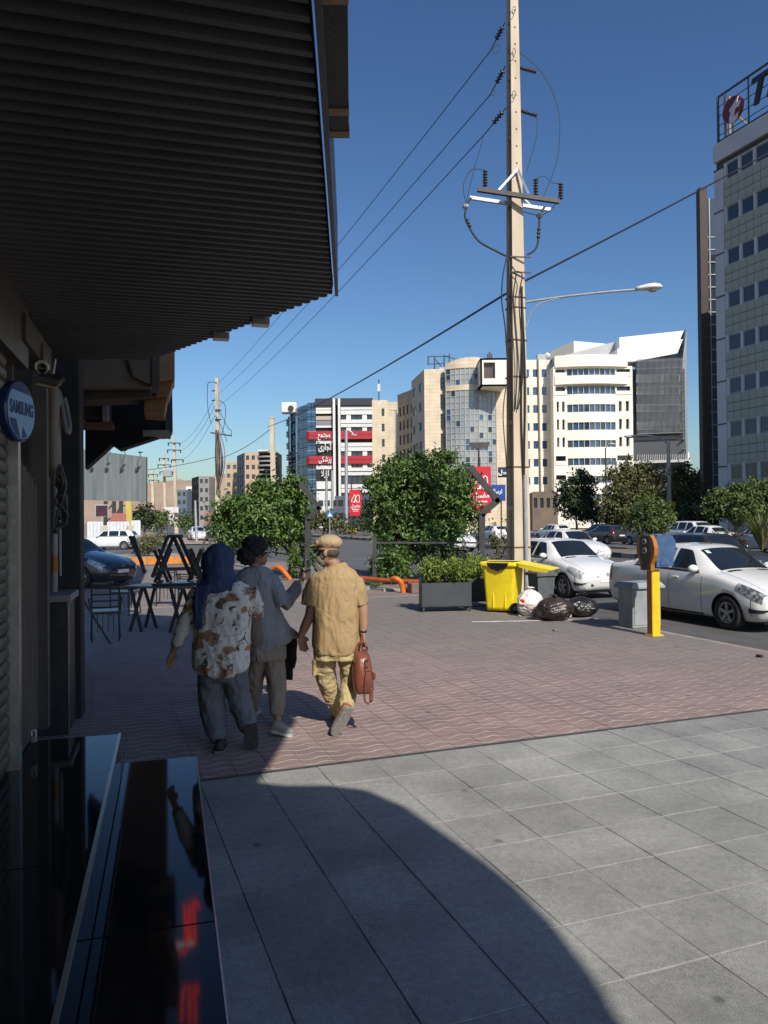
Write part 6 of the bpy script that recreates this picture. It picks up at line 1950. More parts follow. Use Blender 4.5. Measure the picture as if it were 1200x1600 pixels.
# ---- parking meter
def meter():
    base = gp(1022, 993)
    root = thing('parking_meter', 'yellow-posted parking meter with orange face and blue hood', 'parking meter', base)
    m_yp = mat('meter_yellow', (.80, .50, .01), (.72, .43, .01), scale=5, rough=.45)
    m_op = mat('meter_orange', (.40, .15, .018), (.34, .125, .018), scale=5, rough=.45)
    m_bl = mat('meter_blue', (.055, .11, .22), (.035, .075, .16), scale=9, rough=.5, lo=.35, hi=.7)
    q = Matrix((B_, A_, UZ)).transposed()
    MB().rbox(base + UZ * .5, (.15, .13, 1.06), .010, mat3=q).build('post', m_yp, root)
    MB().rbox(base - B_ * .078 + UZ * .5, (.008, .115, 1.0), .002, mat3=q).build('post_shade_side', m_op, root)  # darker orange plate puts shade on this side of the post
    MB().rbox(base + UZ * .01, (.2, .2, .02), .004, mat3=q).build('foot_plate', m_yp, root)
    fc = base - B_ * .075
    outl = [(-.12, 1.02), (.12, 1.02), (.125, 1.12), (.20, 1.26), (.21, 1.38), (.17, 1.50), (.11, 1.57), (-.11, 1.57), (-.17, 1.50), (-.21, 1.38), (-.20, 1.26), (-.125, 1.12)]
    MB().prism([fc + A_ * x + UZ * z for x, z in outl], -B_ * .07).build('face_plate', m_op, root)
    inn = [(-.07, 1.04), (.07, 1.04), (.07, 1.14), (.115, 1.26), (.12, 1.40), (.095, 1.555), (-.095, 1.555), (-.12, 1.40), (-.115, 1.26), (-.07, 1.14)]
    MB().prism([fc + A_ * x - B_ * .072 + UZ * z for x, z in inn], -B_ * .014).build('panel', mat('meter_black', (.02, .022, .026), rough=.4), root)
    for z, rr in ((1.47, .045), (1.33, .05)):
        MB().lathe([(rr, 0), (rr, .012), (rr * .6, .014)], fc - B_ * .086 + UZ * z, 18, 0, -B_, False).build('dial', mat('dial_grey', (.35, .36, .38), rough=.4), root)
        MB().lathe([(rr * .5, 0), (rr * .5, .006)], fc - B_ * .099 + UZ * z, 12, 0, -B_, False).build('dial_mark', MATS['meter_black'], root)
    hood = [(.0, 1.08), (.0, 1.54), (.05, 1.58), (.30, 1.565), (.37, 1.47), (.375, 1.30), (.33, 1.21), (.33, 1.10), (.26, 1.08)]
    MB().prism([fc + B_ * (.003 + x) + UZ * z - A_ * .165 for x, z in hood], A_ * .33).build('hood', m_bl, root)
    MB().rbox(base + B_ * .08 - A_ * .172 + UZ * 1.14, (.17, .012, .07), .004, mat3=q).build('coin_door', m_bl, root)
    MB().rbox(base + B_ * .06 + UZ * 1.576, (.10, .16, .012), .004, mat3=q).build('solar_panel', m_galv, root)
meter()
cab = gp(1012, 981)
c_ = thing('cable_cabinet', 'dented grey metal cabinet behind the parking meter', 'cabinet', cab)
m_cab = mat('cabinet_grey', (.30, .32, .33), (.22, .235, .25), scale=4, rough=.55, bump=.15, bscale=8)
MB().rbox(cab + A_ * .2 + UZ * .33, (.58, .38, .66), .012, ST).build('box', m_cab, c_)
MB().loft([[cab + A_ * (.2 + y * .24) + B_ * (x * .34) + UZ * z for x, y in ((-1, -1), (1, -1), (1, 1), (-1, 1))] for z in (.66, .69)] + [[cab + A_ * (.2 + y * .2) + B_ * (x * .28) + UZ * .76 for x, y in ((-1, -1), (1, -1), (1, 1), (-1, 1))]], 0, False).build('roof', m_cab, c_)
MB().rbox(cab + A_ * .004 + UZ * .33, (.52, .012, .56), .004, ST).build('door', m_cab, c_)
MB().rbox(cab + B_ * .2 - A_ * .008 + UZ * .36, (.02, .02, .07), .004, ST).build('handle', m_steelbk, c_)
# ---- cafe tables and chairs in the shade
m_chair = mat('chair_black', (.011, .011, .012), (.018, .018, .019), scale=8, rough=.5)
m_ttop = mat('table_dark', (.055, .058, .062), (.04, .042, .046), scale=5, rough=.3)
def table(label, p, rz, up=True, z=0.0, h=.74, w=.62, l=1.0, trestle=True):
    root = thing('cafe_table', label, 'table', Vector((p.x, p.y, z)), rz, group='dark cafe tables stacked in the shade')
    s_ = 1 if up else -1
    zt = h if up else .02
    MB().rbox((0, 0, zt), (l, w, .035), .006).build('table_top', m_ttop, root, local=True)
    zf_, zg = (zt - .03, .0) if up else (zt + .03, h)
    for sx in (-1, 1):
        x0 = sx * (l / 2 - .1)
        for sy in (-1, 1):
            MB().bar(Vector((x0 - sx * .16, sy * .20, zf_)), Vector((x0 + sx * .06, -sy * .24 if False else sy * .24, zg)), .05, .03, up=Vector((0, 1, 0))).build('leg', m_chair, root, local=True)
            MB().bar(Vector((x0 + sx * .06, sy * .20, zf_)), Vector((x0 - sx * .16, sy * .24, zg)), .05, .03, up=Vector((0, 1, 0))).build('leg', m_chair, root, local=True)
        MB().bar(Vector((x0, -.22, zf_)), Vector((x0, .22, zf_)), .05, .03).build('cross_rail', m_chair, root, local=True)
    return root
def chair(label, p, rz):
    root = thing('cafe_chair', label, 'chair', Vector((p.x, p.y, 0)), rz, group='dark cafe chairs in the shade')
    MB().rbox((0, 0, .45), (.44, .44, .04), .012).build('seat', m_ttop, root, local=True)
    for sx in (-1, 1):
        MB().tube([(sx * .2, -.2, .44), (sx * .22, -.23, 0)], .014, 7).build('leg', m_chair, root, local=True)
        MB().tube([(sx * .2, .2, 0), (sx * .2, .2, .45), (sx * .2, .26, .84)], .014, 7).build('leg', m_chair, root, local=True)
        MB().tube(crom([(sx * .22, -.2, .45), (sx * .25, -.16, .64), (sx * .25, .1, .66), (sx * .21, .23, .68)], 4), .012, 6).build('armrest', m_chair, root, local=True)
    for z in (.84, .74, .64, .54):
        MB().tube(crom([(-.2, .20 + (z - .45) * .155, z), (0, .25 + (z - .45) * .155, z), (.2, .20 + (z - .45) * .155, z)], 4), .013, 6).build('back_slat', m_chair, root, local=True)
    for k in range(4):
        x = -.12 + .08 * k
        MB().tube([(x, -.19, .42), (x, -.2, .1)], .006, 5).build('stretcher', m_chair, root, local=True)
    return root
t1 = gp(250, 988)
table('dark X-legged table carrying an upturned table', t1 + Vector((-.02, .25, 0)), R(-14), True, 0.0, .76, .7, 1.05)
table('upturned dark table lying legs-up on another table', t1 + Vector((.25, .32, 0)), R(8), False, .78, .60, .6, .85)
# folded trestles leaning like an inverted V on the table
def folded(label, pxs, d, w=.055):
    root = thing('folded_trestle', label, 'trestle', Vector((pt(pxs[0][0][0], pxs[0][0][1], d).x, d, pt(*pxs[0][0], d).z)), group='folded trestles propped among the tables')
    for a, c in pxs:
        MB().bar(pt(*a, d), pt(*c, d + .25), w, w * .7, up=Vector((0, 1, 0))).build('leg', m_chair, root)
folded('folded trestle legs forming an inverted V above the tables', [((238, 902), (262, 838)), ((246, 902), (271, 838)), ((271, 838), (298, 900)), ((280, 838), (308, 900)), ((262, 838), (285, 838)), ((243, 890), (302, 888))], 12.6)
folded('single black trestle leg slanting left of the inverted V', [((222, 880), (203, 838)), ((226, 895), (208, 838))], 13.2)
folded('thin trestle bars slanting behind the headscarf', [((300, 905), (322, 838)), ((308, 905), (330, 842))], 13.4, .035)
chair('dark chair at the left end by the column', gp(165, 1000), R(200))
chair('dark chair directly behind the X-legged table', gp(195, 960), R(170))
chair('dark chair with slatted back under the inverted V', gp(262, 945), R(185))
chair('dark chair half hidden by the headscarf woman', gp(300, 950), R(150))
lp = MB().tube([pt(95, 880, 9.6), gp(172, 1006) + UZ * .01], .017, 8)
tag(lp.build_at('leaning_pole', mat('dull_pole', (.16, .15, .14), rough=.4, metal=.5), gp(172, 1006)), 'thin metal pole leaning from the column to the pavement', 'pole')
# ------------------------------------------------------------------ cars
def pchip(xs, ys, x):
    """monotone cubic through the station values"""
    n = len(xs)
    h = [xs[i + 1] - xs[i] for i in range(n - 1)]
    d = [(ys[i + 1] - ys[i]) / h[i] for i in range(n - 1)]
    m = [d[0]] + [0 if d[i - 1] * d[i] <= 0 else 2 * d[i - 1] * d[i] / (d[i - 1] + d[i]) for i in range(1, n - 1)] + [d[-1]]
    i = max(0, min(n - 2, next((k for k in range(n - 1) if x <= xs[k + 1]), n - 2)))
    t = (x - xs[i]) / h[i]
    return ((1 + 2 * t) * (1 - t) ** 2 * ys[i] + t * (1 - t) ** 2 * h[i] * m[i] + t * t * (3 - 2 * t) * ys[i + 1] + t * t * (t - 1) * h[i] * m[i + 1])
SPEC = {
  'hatch': dict(L=3.85, wheels=(.185, .82), wr=.295, st=[
    (0.00, .34, .50, .50, .56, .30), (.018, .24, .58, .66, .64, .44), (.055, .20, .67, .765, .735, .54), (.14, .18, .78, .815, .86, .58), (.255, .17, .88, .83, .965, .60), (.285, .17, .90, .83, .995, .60),
    (.445, .17, .925, .835, 1.37, .53), (.50, .17, .93, .835, 1.415, .535), (.62, .17, .945, .835, 1.43, .54), (.80, .17, .965, .83, 1.40, .53), (.885, .18, .975, .81, 1.325, .51), (.955, .22, .96, .77, 1.06, .50), (.982, .28, .84, .73, .90, .48), (1.0, .36, .60, .62, .64, .42)],
    side=((.375, .545), (.565, .715), (.735, .835)), screen=(.292, .44), rear=(.893, .952), doors=(.345, .555, .725)),
  'sedan': dict(L=4.2, wheels=(.185, .795), wr=.30, st=[
    (0.00, .34, .50, .52, .56, .30), (.016, .24, .58, .68, .64, .44), (.05, .19, .67, .78, .735, .54), (.13, .17, .79, .83, .87, .58), (.235, .17, .895, .845, .985, .60), (.265, .17, .91, .845, 1.01, .61),
    (.415, .17, .94, .85, 1.38, .54), (.47, .17, .945, .85, 1.435, .55), (.58, .17, .955, .85, 1.455, .55), (.70, .17, .97, .845, 1.41, .54), (.755, .17, .985, .84, 1.33, .53), (.855, .18, 1.0, .82, 1.075, .56), (.95, .21, .985, .79, 1.045, .57), (.983, .28, .85, .74, .90, .5), (1.0, .36, .60, .64, .64, .42)],
    side=((.345, .51), (.53, .675), (.69, .765)), screen=(.272, .408), rear=(.765, .848), doors=(.32, .52, .685)),
  'boxy': dict(L=4.0, wheels=(.19, .80), wr=.29, st=[
    (0.00, .34, .52, .60, .60, .40), (.012, .24, .60, .74, .70, .50), (.04, .20, .74, .79, .80, .58), (.14, .18, .82, .81, .87, .60), (.265, .18, .88, .82, .93, .62), (.285, .18, .89, .82, .95, .62),
    (.40, .18, .90, .82, 1.36, .57), (.45, .18, .90, .82, 1.41, .58), (.62, .18, .91, .82, 1.42, .58), (.86, .18, .92, .82, 1.39, .57), (.91, .18, .92, .81, 1.32, .56), (.965, .22, .90, .79, 1.0, .55), (.985, .28, .82, .76, .86, .5), (1.0, .36, .62, .68, .66, .45)],
    side=((.33, .51), (.53, .70), (.72, .87)), screen=(.29, .395), rear=(.915, .96), doors=(.30, .52, .71)),
  'suv': dict(L=4.5, wheels=(.19, .80), wr=.35, st=[
    (0.00, .40, .62, .62, .70, .40), (.014, .30, .74, .78, .84, .52), (.04, .27, .86, .85, .95, .60), (.13, .25, .97, .89, 1.05, .64), (.235, .25, 1.04, .90, 1.13, .66), (.26, .25, 1.05, .90, 1.16, .66),
    (.39, .25, 1.07, .905, 1.60, .60), (.44, .25, 1.075, .905, 1.665, .61), (.62, .25, 1.09, .905, 1.69, .61), (.84, .25, 1.10, .90, 1.65, .60), (.91, .26, 1.11, .88, 1.56, .58), (.965, .32, 1.08, .85, 1.15, .56), (.985, .38, .98, .82, 1.02, .52), (1.0, .46, .72, .74, .78, .48)],
    side=((.33, .50), (.52, .67), (.69, .83)), screen=(.27, .385), rear=(.915, .96), doors=(.30, .51, .68)),
}
m_carglass = mat('car_glass', (.010, .014, .018), (.014, .018, .022), scale=2, rough=.04, spec=.9)
m_tyre = mat('tyre', (.02, .02, .021), (.032, .031, .03), scale=12, rough=.85)
m_rim = mat('alloy_rim', (.42, .43, .44), (.34, .35, .36), scale=8, rough=.35, metal=.7)
m_trim = mat('black_trim', (.022, .022, .024), rough=.6)
m_headl = mat('headlight_glass', (.55, .57, .58), (.20, .21, .22), scale=14, rough=.08, coat=.6)
m_headd = mat('dark_headlight', (.08, .085, .09), (.30, .31, .32), scale=16, rough=.08, coat=.6, lo=.45, hi=.6)
m_tail = mat('tail_light', (.35, .012, .015), (.26, .01, .012), scale=9, rough=.15, coat=.5)
m_plate = mat('number_plate', (.75, .75, .72), rough=.5)
CARS = {}
def paint(name, c):
    return mat('car_paint_' + name, c, tuple(x * .93 for x in c), scale=1.5, rough=.22, coat=1.0)
def surf(sp):
    xs = [q[0] for q in sp['st']]
    cols = [[q[k] for q in sp['st']] for k in range(1, 6)]
    L_ = sp['L']
    cache = {}
    def S(u, v, side=1):
        if u not in cache:
            zb, zw, hw, zr, rw = [pchip(xs, c, u) for c in cols]
            zm = zb + (zw - zb) * .55
            gh = min(1.0, max(0, (zr - zw - .1) / .25))
            pts_ = [(0, zb), (hw - .14, zb), (hw - .03, zb + .10), (hw + .004, zm), (hw - .035, zw), (rw + .0, zr - .035 - .02 * gh), (rw * .62, zr - .004), (0, zr + .008)]
            cache[u] = pts_
        P = cache[u]
        i = max(0, min(6, int(v))); t = v - i
        p0, p1, p2, p3 = P[max(i - 1, 0)], P[i], P[i + 1], P[min(i + 2, 7)]
        if i == 6: p3 = (-P[6][0], P[6][1])
        f = lambda a, b, c, d: .5 * (2 * b + (c - a) * t + (2 * a - 5 * b + 4 * c - d) * t * t + (3 * b - a - 3 * c + d) * t ** 3)
        tens = .55 if i in (1, 3, 4, 5) else .8
        lin_ = lambda b, c: b + (c - b) * t
        y = tens * f(p0[0], p1[0], p2[0], p3[0]) + (1 - tens) * lin_(p1[0], p2[0])
        z = tens * f(p0[1], p1[1], p2[1], p3[1]) + (1 - tens) * lin_(p1[1], p2[1])
        return Vector((L_ * (.5 - u), side * y, z))
    return S
def patch(S, u0, u1, v0, v1, side, off=.006, nu=8, nv=6, shape=None):
    """part of the car's skin lifted slightly off it; shape(a, b) may bend the corners"""
    b = MB(); rows = []
    for i in range(nu + 1):
        row = []
        for j in range(nv + 1):
            a, c = i / nu, j / nv
            if shape: a2, c2 = shape(a, c)
            else: a2, c2 = a, c
            u, v = u0 + (u1 - u0) * a2, v0 + (v1 - v0) * c2
            e = .004
            p = S(u, v, side)
            du = S(min(u + e, .999), v, side) - S(max(u - e, .001), v, side); dv = S(u, min(v + .05, 6.999), side) - S(u, max(v - .05, 0), side)
            n = du.cross(dv)
            n = n.normalized() if n.length > 1e-9 else Vector((0, side, 0))
            if n.y * side + n.z * .8 < 0 and abs(n.x) < .8: n = -n
            if abs(n.x) >= .8 and (n.x > 0) != (u < .5): n = -n
            row.append(p + n * off)
        rows.append(row)
    vs = [p for r in rows for p in r]
    fs = [(i * (nv + 1) + j, i * (nv + 1) + j + 1, (i + 1) * (nv + 1) + j + 1, (i + 1) * (nv + 1) + j) for i in range(nu) for j in range(nv)]
    return b.add(vs, fs, 0, True)
def make_car(kind, pm, light=None):
    """prototype at the origin, nose towards +X; returns its root"""
    sp = SPEC[kind]; S = surf(sp); L_ = sp['L']
    root = thing('parked_car', 'x', 'car', (0, 0, 0))
    us = sorted(set([i / 56 for i in range(57)] + [q[0] for q in sp['st']]))
    vs_ = [k * .25 for k in range(29)]
    rings = []
    for u in us:
        half = [S(u, v, 1) for v in vs_]
        rings.append(half + [Vector((p.x, -p.y, p.z)) for p in half[-2:0:-1]])
    b = MB(); b.loft(rings)
    body = b.build('body', [pm, m_trim], root, local=True)
    fix_normals(body.data)
    wx = [L_ * (.5 - w) for w in sp['wheels']]
    hw = max(q[3] for q in sp['st'])
    wr = sp['wr']
    cut = MB()
    for x in wx:
        for s_ in (-1, 1):
            cut.lathe([(wr + .045, -.16), (wr + .045, .14)], (x, s_ * (hw - .02), wr), 28, 1, Vector((0, 1, 0)), False)
    co = link('cutter', cut.mesh('cutter', [pm, m_trim])); fix_normals(co.data)
    md = body.modifiers.new('arch', 'BOOLEAN'); md.operation = 'DIFFERENCE'; md.object = co; md.solver = 'EXACT'
    apply_mods(body)
    bpy.data.objects.remove(co)
    for s_ in (-1, 1):
        for (u0, u1) in sp['side']:
            first, last_ = u0 == sp['side'][0][0], u1 == sp['side'][-1][1]
            def shp(a, c, first=first, last_=last_):
                if first: a = 1 - (1 - a) * (1 - .42 * c * 0 + .0) ; a = a + (1 - a) * (.55 * c)
                if last_: a = a * (1 - .38 * c)
                return a, c
            patch(S, u0, u1, 4.16, 4.93, s_, .007, 8, 6, shp).build('side_window', m_carglass, root, local=True)
        for d in sp['doors']:
            patch(S, d, d + .0022, 1.6, 4.05, s_, .002, 1, 10).build('door_gap', m_trim, root, local=True)
        for d in sp['doors'][1:]:
            p = S(d - .045, 3.72, s_)
            MB().rbox(p + Vector((0, s_ * .012, 0)), (.15, .03, .03), .01).build('door_handle', pm, root, local=True)
        patch(S, sp['doors'][0], sp['doors'][2] + .06, 1.45, 1.75, s_, .004, 8, 2).build('sill', m_trim, root, local=True)
        ms = S(sp['side'][0][0] + .015, 4.12, s_)
        mb = MB().ball(ms + Vector((.03, s_ * .105, .06)), (.075, .105, .07), 12); mb.build('mirror', pm, root, local=True)
        MB().bar(ms + Vector((.02, -s_ * .02, .0)), ms + Vector((.03, s_ * .06, .03)), .05).build('mirror_arm', m_trim, root, local=True)
        def hl(a, c):
            return a * (.35 + .65 * c) if False else a, c * (1 - .45 * a)
        patch(S, .026, .135, 3.35, 4.55, s_, .006, 8, 5, lambda a, c: (a, .30 * a + c * (1 - .55 * a))).build('headlight', light or m_headl, root, local=True)
        patch(S, .955 if kind != 'sedan' else .945, .985, 3.1, 4.35, s_, .006, 5, 5).build('tail_light', m_tail, root, local=True)
        fp = S(.028, 1.95, s_)
        MB().lathe([(.055, 0), (.055, .012), (.04, .016)], fp + Vector((0, -s_ * .07, .02)), 14, 0, Vector((.85, s_ * .5, 0)), False).build('fog_lamp', m_headl, root, local=True)
        patch(S, .01, .075, 2.35, 2.75, s_, .008, 6, 2).build('bumper_strip', m_trim, root, local=True)
        patch(S, .05, sp['screen'][0] - .004, 5.0, 5.035, s_, .002, 8, 1).build('bonnet_gap', m_trim, root, local=True)
        patch(S, .064, .0665, 2.0, 3.4, s_, .002, 1, 6).build('bumper_gap', m_trim, root, local=True)
        patch(S, sp['side'][0][0] - .005, sp['side'][-1][1] + .004, 4.04, 4.12, s_, .005, 10, 1).build('window_seal', m_trim, root, local=True)
        # bonnet vents
        patch(S, sp['screen'][0] - .03, sp['screen'][0] - .012, 5.5, 6.5, s_, .004, 2, 4).build('bonnet_vent', m_trim, root, local=True)
        for x in wx:
            c0 = Vector((x, s_ * (hw - .10), wr))
            ax = Vector((0, s_, 0))
            w = MB().lathe([(wr * .62, -.085), (wr * .9, -.095), (wr, -.07), (wr, .06), (wr * .92, .088), (wr * .64, .085), (wr * .62, .05)], c0, 32, 0, ax)
            wo = w.build('wheel', m_tyre, root, local=True)
            rm = MB().lathe([(wr * .63, .03), (wr * .63, .075), (wr * .57, .08), (wr * .55, .05), (wr * .12, .035)], c0, 32, 0, ax)
            for k in range(5):
                a = 2 * math.pi * k / 5 + .3
                e = Vector((math.cos(a), 0, math.sin(a)))
                rm.bar(c0 + ax * .062 + e * .03, c0 + ax * .07 + e * wr * .58, .055, .03, up=ax)
            rm.lathe([(.055, .05), (.055, .085), (.03, .09)], c0, 14, 0, ax)
            rm.build('rim', m_rim, wo, local=True)
            MB().lathe([(wr * .55, .028), (wr * .55, .033)], c0, 24, 0, ax, False).build('brake_disc', m_trim, wo, local=True)
    def both(nm, m, u0, u1, v0, off=.007, v1=7.0, nu=8, nv=8):
        a = patch(S, u0, u1, v0, v1, 1, off, nu, nv); c = patch(S, u0, u1, v0, v1, -1, off, nu, nv)
        a.add(c.v, c.f, 0, True)
        return a.build(nm, m, root, local=True)
    both('windscreen', m_carglass, sp['screen'][0], sp['screen'][1], 5.22)
    both('rear_window', m_carglass, sp['rear'][0], sp['rear'][1], 5.3)
    zg = sp['st'][1][1]
    for (z0, h_, w_, nm, m, xo) in ((zg + .13, .11, .95, 'air_intake', m_trim, .005), (zg + .30, .035, .62, 'grille', m_trim, .012)):
        MB().rbox((L_ / 2 - .055 + xo, 0, z0), (.09, w_, h_), .02).build(nm, m, root, local=True)
    MB().rbox((L_ / 2 + .004, 0, zg + .215), (.02, .46, .10), .004).build('number_plate', m_plate, root, local=True)
    MB().rbox((-L_ / 2 - .002, 0, zg + .40), (.02, .46, .11), .004).build('number_plate', m_plate, root, local=True)
    MB().lathe([(.04, 0), (.04, .012)], (L_ / 2 - .012, 0, zg + .36), 12, 0, Vector((1, 0, .3)), False).build('badge', m_rim, root, local=True)
    xw = L_ * (.5 - sp['screen'][0]) - .02
    zwp = S(sp['screen'][0], 6.5).z
    for y in (-.1, .35):
        MB().tube([(xw, y, zwp + .012), (xw - .12, y + .42, zwp + .08)], .007, 5).build('wiper', m_trim, root, local=True)
    MB().tube([(L_ * (.5 - sp['screen'][1]) - .25, 0, S(sp['screen'][1] + .06, 7.0).z), (L_ * (.5 - sp['screen'][1]) - .52, 0, S(sp['screen'][1] + .06, 7.0).z + .22)], .006, 5).build('aerial', m_trim, root, local=True)
    fl = MB().prism([(L_ * .46, -.6, .16), (-L_ * .46, -.6, .16), (-L_ * .46, .6, .16), (L_ * .46, .6, .16)], (0, 0, .05)).build('floor_pan', m_trim, root, local=True)
    return root
PROTO = {}
def put_car(kind, col, cname, label, pos, heading, light=None, group='cars along the road', z=None, name='parked_car'):
    key = (kind, cname, light.name if light else '')
    v = heading.normalized()
    if key not in PROTO:
        o = make_car(kind, paint(cname, col), light)
        PROTO[key] = o
    else:
        o = copy_tree(PROTO[key])
    o.name = name
    o.location = Vector((pos.x, pos.y, -.116 if z is None else z))
    o.rotation_euler = (0, 0, math.atan2(v.y, v.x))
    tag(o, label, 'car', group)
    return o
WHITE, DARK, GREYB, SILV, YEL = (.78, .78, .77), (.028, .030, .034), (.12, .145, .18), (.42, .43, .44), (.75, .50, .02)
c207 = put_car('sedan', WHITE, 'white', 'white saloon with dark headlights parked right of the meter', sw(11.72, 11.02), -A_, m_headd)
c206 = put_car('hatch', WHITE, 'white', 'white hatchback parked behind the rubbish bags', sw(17.35, 11.5), -A_)
# a white windscreen sticker and interior trims on the near saloon
MB().rbox((4.2 * (.5 - .385), -.40, 1.315), (.10, .13, .006), .002, mat3=Matrix.Rotation(R(30), 3, 'Y')).build('sticker', mat('sticker_pale', (.6, .75, .72), rough=.5), c207, local=True)
MB().prism([(4.2 / 2 + .006, .045, .60), (4.2 / 2 + .006, -.045, .60), (4.2 / 2 + .006, 0, .67)], (.01, 0, 0)).build('badge', m_rim, c207, local=True)
put_car('sedan', WHITE, 'white', 'white saloon driving in the far lane behind the hatchback', sw(29.0, 19.6), -A_)
put_car('boxy', DARK, 'black', 'black car driving behind the white saloon', sw(19.6, 18.6), -A_)
put_car('hatch', DARK, 'black', 'dark hatchback parked across the road, rear towards us', sw(48.5, 36.0), A_)
put_car('sedan', GREYB, 'bluegrey', 'blue-grey saloon parked across the road behind the topiary', sw(43.9, 36.4), A_)
put_car('suv', WHITE, 'white', 'tall white car parked across the road beside the yellow sign', sw(39.8, 36.6), -A_)
put_car('sedan', WHITE, 'white', 'white saloon across the road, its tail by the rose bushes', sw(36.8, 34.4), A_)
put_car('sedan', SILV, 'silver', 'silver saloon at the right edge behind the plume grass', sw(31.6, 34.2), -A_)
put_car('hatch', WHITE, 'white', 'far white hatchback seen left of the dark hatchback', sw(58, 37.5), A_)
put_car('sedan', DARK, 'black', 'far dark saloon behind the dark hatchback', sw(54, 39.5), A_)
put_car('sedan', WHITE, 'white', 'white car glimpsed between the bushy tree and the pole', sw(44, 21.0), -A_)
put_car('hatch', WHITE, 'white', 'second white car glimpsed below the red banner', sw(58, 31.5), A_)
put_car('hatch', YEL, 'yellow', 'yellow taxi far off under the red banner', sw(103, 33), A_)
put_car('boxy', WHITE, 'white', 'white estate car crossing before the white railing', sw(59.2, .9), Vector((-1, -.05, 0)), z=-.12)
put_car('hatch', WHITE, 'white', 'right one of two white cars approaching on the far road', sw(70.5, 10.9), -A_)
put_car('sedan', WHITE, 'white', 'left one of two white cars approaching on the far road', sw(80, 9.6), -A_)
put_car('sedan', SILV, 'silver', 'distant silver car beyond the two white cars', sw(96, 12.5), -A_)
put_car('suv', DARK, 'black', 'distant dark car right of the short pale post', sw(104, 15.5), -A_)
put_car('sedan', (.02, .026, .04), 'navy', 'dark blue saloon in the shade behind the chairs', Vector((-9.45, 22.8, 0)), Vector((.93, -.36, 0)), z=.0)
# ------------------------------------------------------------------ people
def remesh(name, b, m, base, parent=None, voxel=.009, smooth=4, fold=None, mats=None):
    """overlapping closed shapes fused into one continuous skin"""
    o = link(name, b.mesh(name, m, base))
    md = o.modifiers.new('fuse', 'REMESH'); md.mode = 'VOXEL'; md.voxel_size = voxel; md.use_smooth_shade = True
    if smooth:
        ms = o.modifiers.new('soft', 'SMOOTH'); ms.factor = .5; ms.iterations = smooth
    apply_mods(o)
    me = o.data
    if fold:
        amp, fx, fz, seed = fold
        me.update()
        nrm = [v.normal.copy() for v in me.vertices]
        for v, n in zip(me.vertices, nrm):
            p = v.co
            q = Vector((p.x * fx + seed, p.y * fx, p.z * fz))
            w = noise.noise(q) + .5 * noise.noise(q * 2.3) + .7 * (.5 - abs(noise.noise(q * 1.3 + Vector((7, 1, 3)))))
            v.co = p + n * (w * amp)
        me.update()
    me.polygons.foreach_set('use_smooth', [True] * len(me.polygons))
    if parent is None:
        o.location = base; ORG[o.name] = Vector(base)
    else:
        o.parent = parent; ORG[o.name] = Vector(base)
    return o
def oval(c, rx, ry, n=20, rot=0.0, pw=2.0):
    out = []
    for k in range(n):
        a = 2 * math.pi * k / n
        x, y = math.cos(a), math.sin(a)
        s_ = (abs(x) ** pw + abs(y) ** pw) ** (-1 / pw)
        x, y = x * s_ * rx, y * s_ * ry
        out.append(c + Vector((x * math.cos(rot) - y * math.sin(rot), x * math.sin(rot) + y * math.cos(rot), 0)))
    return out
def rows_loft(b, rows, D, depth, rot=0.0, pw=2.3):
    """rows: (photo y, left x, right x[, depth factor[, dd]]) -> stacked ovals"""
    rings = []
    for r in rows:
        y, l, rr = r[:3]
        k = r[3] if len(r) > 3 else 1.0
        dd = r[4] if len(r) > 4 else 0.0
        c = pt((l + rr) / 2, y, D + dd)
        w = (rr - l) / 2 * (D + dd) / 1200
        rings.append(oval(c, w, depth * k, 22, rot, pw))
    b.loft(rings[::-1] if rings[0][0].z > rings[-1][0].z else rings)
def hand(b, wrist, tip_dir, side_dir, size=.18, curl=.5, spread=.25):
    """palm and five unequal, bent fingers; tip_dir = fingers' direction, side_dir = towards the thumb"""
    t = tip_dir.normalized(); s_ = (side_dir - t * side_dir.dot(t)).normalized(); n = t.cross(s_).normalized()
    pl = size * .5
    b.loft([[wrist + t * (pl * k) + s_ * (x * w) + n * (y * h) for x, y in ((-1, -.6), (0, -1), (1, -.6), (1, .6), (0, 1), (-1, .6))] for k, w, h in ((-.15, .022, .018), (.1, .030, .017), (.55, .040, .016), (1.0, .040, .013))])
    for i, (ln, off) in enumerate(((.44, .033), (.50, .011), (.46, -.011), (.36, -.032))):
        p = wrist + t * (pl * .92) + s_ * off
        L_ = size * ln
        d1 = (t + s_ * (off * spread * 8)).normalized()
        p1 = p + d1 * (L_ * .42) + n * (L_ * .10 * curl)
        p2 = p1 + (d1 * (1 - .35 * curl) + n * (.75 * curl)).normalized() * (L_ * .32)
        p3 = p2 + (d1 * (1 - .8 * curl) + n * (1.3 * curl)).normalized() * (L_ * .26)
        b.tube([p, p1, p2, p3], [.0098, .0092, .0085, .007], 8)
    p = wrist + t * (pl * .25) + s_ * .028
    p1 = p + (t * .6 + s_ * .75).normalized() * (size * .2)
    p2 = p1 + (t * .9 + s_ * .25 + n * .3 * curl).normalized() * (size * .17)
    b.tube([p, p1, p2], [.013, .0115, .009], 8)
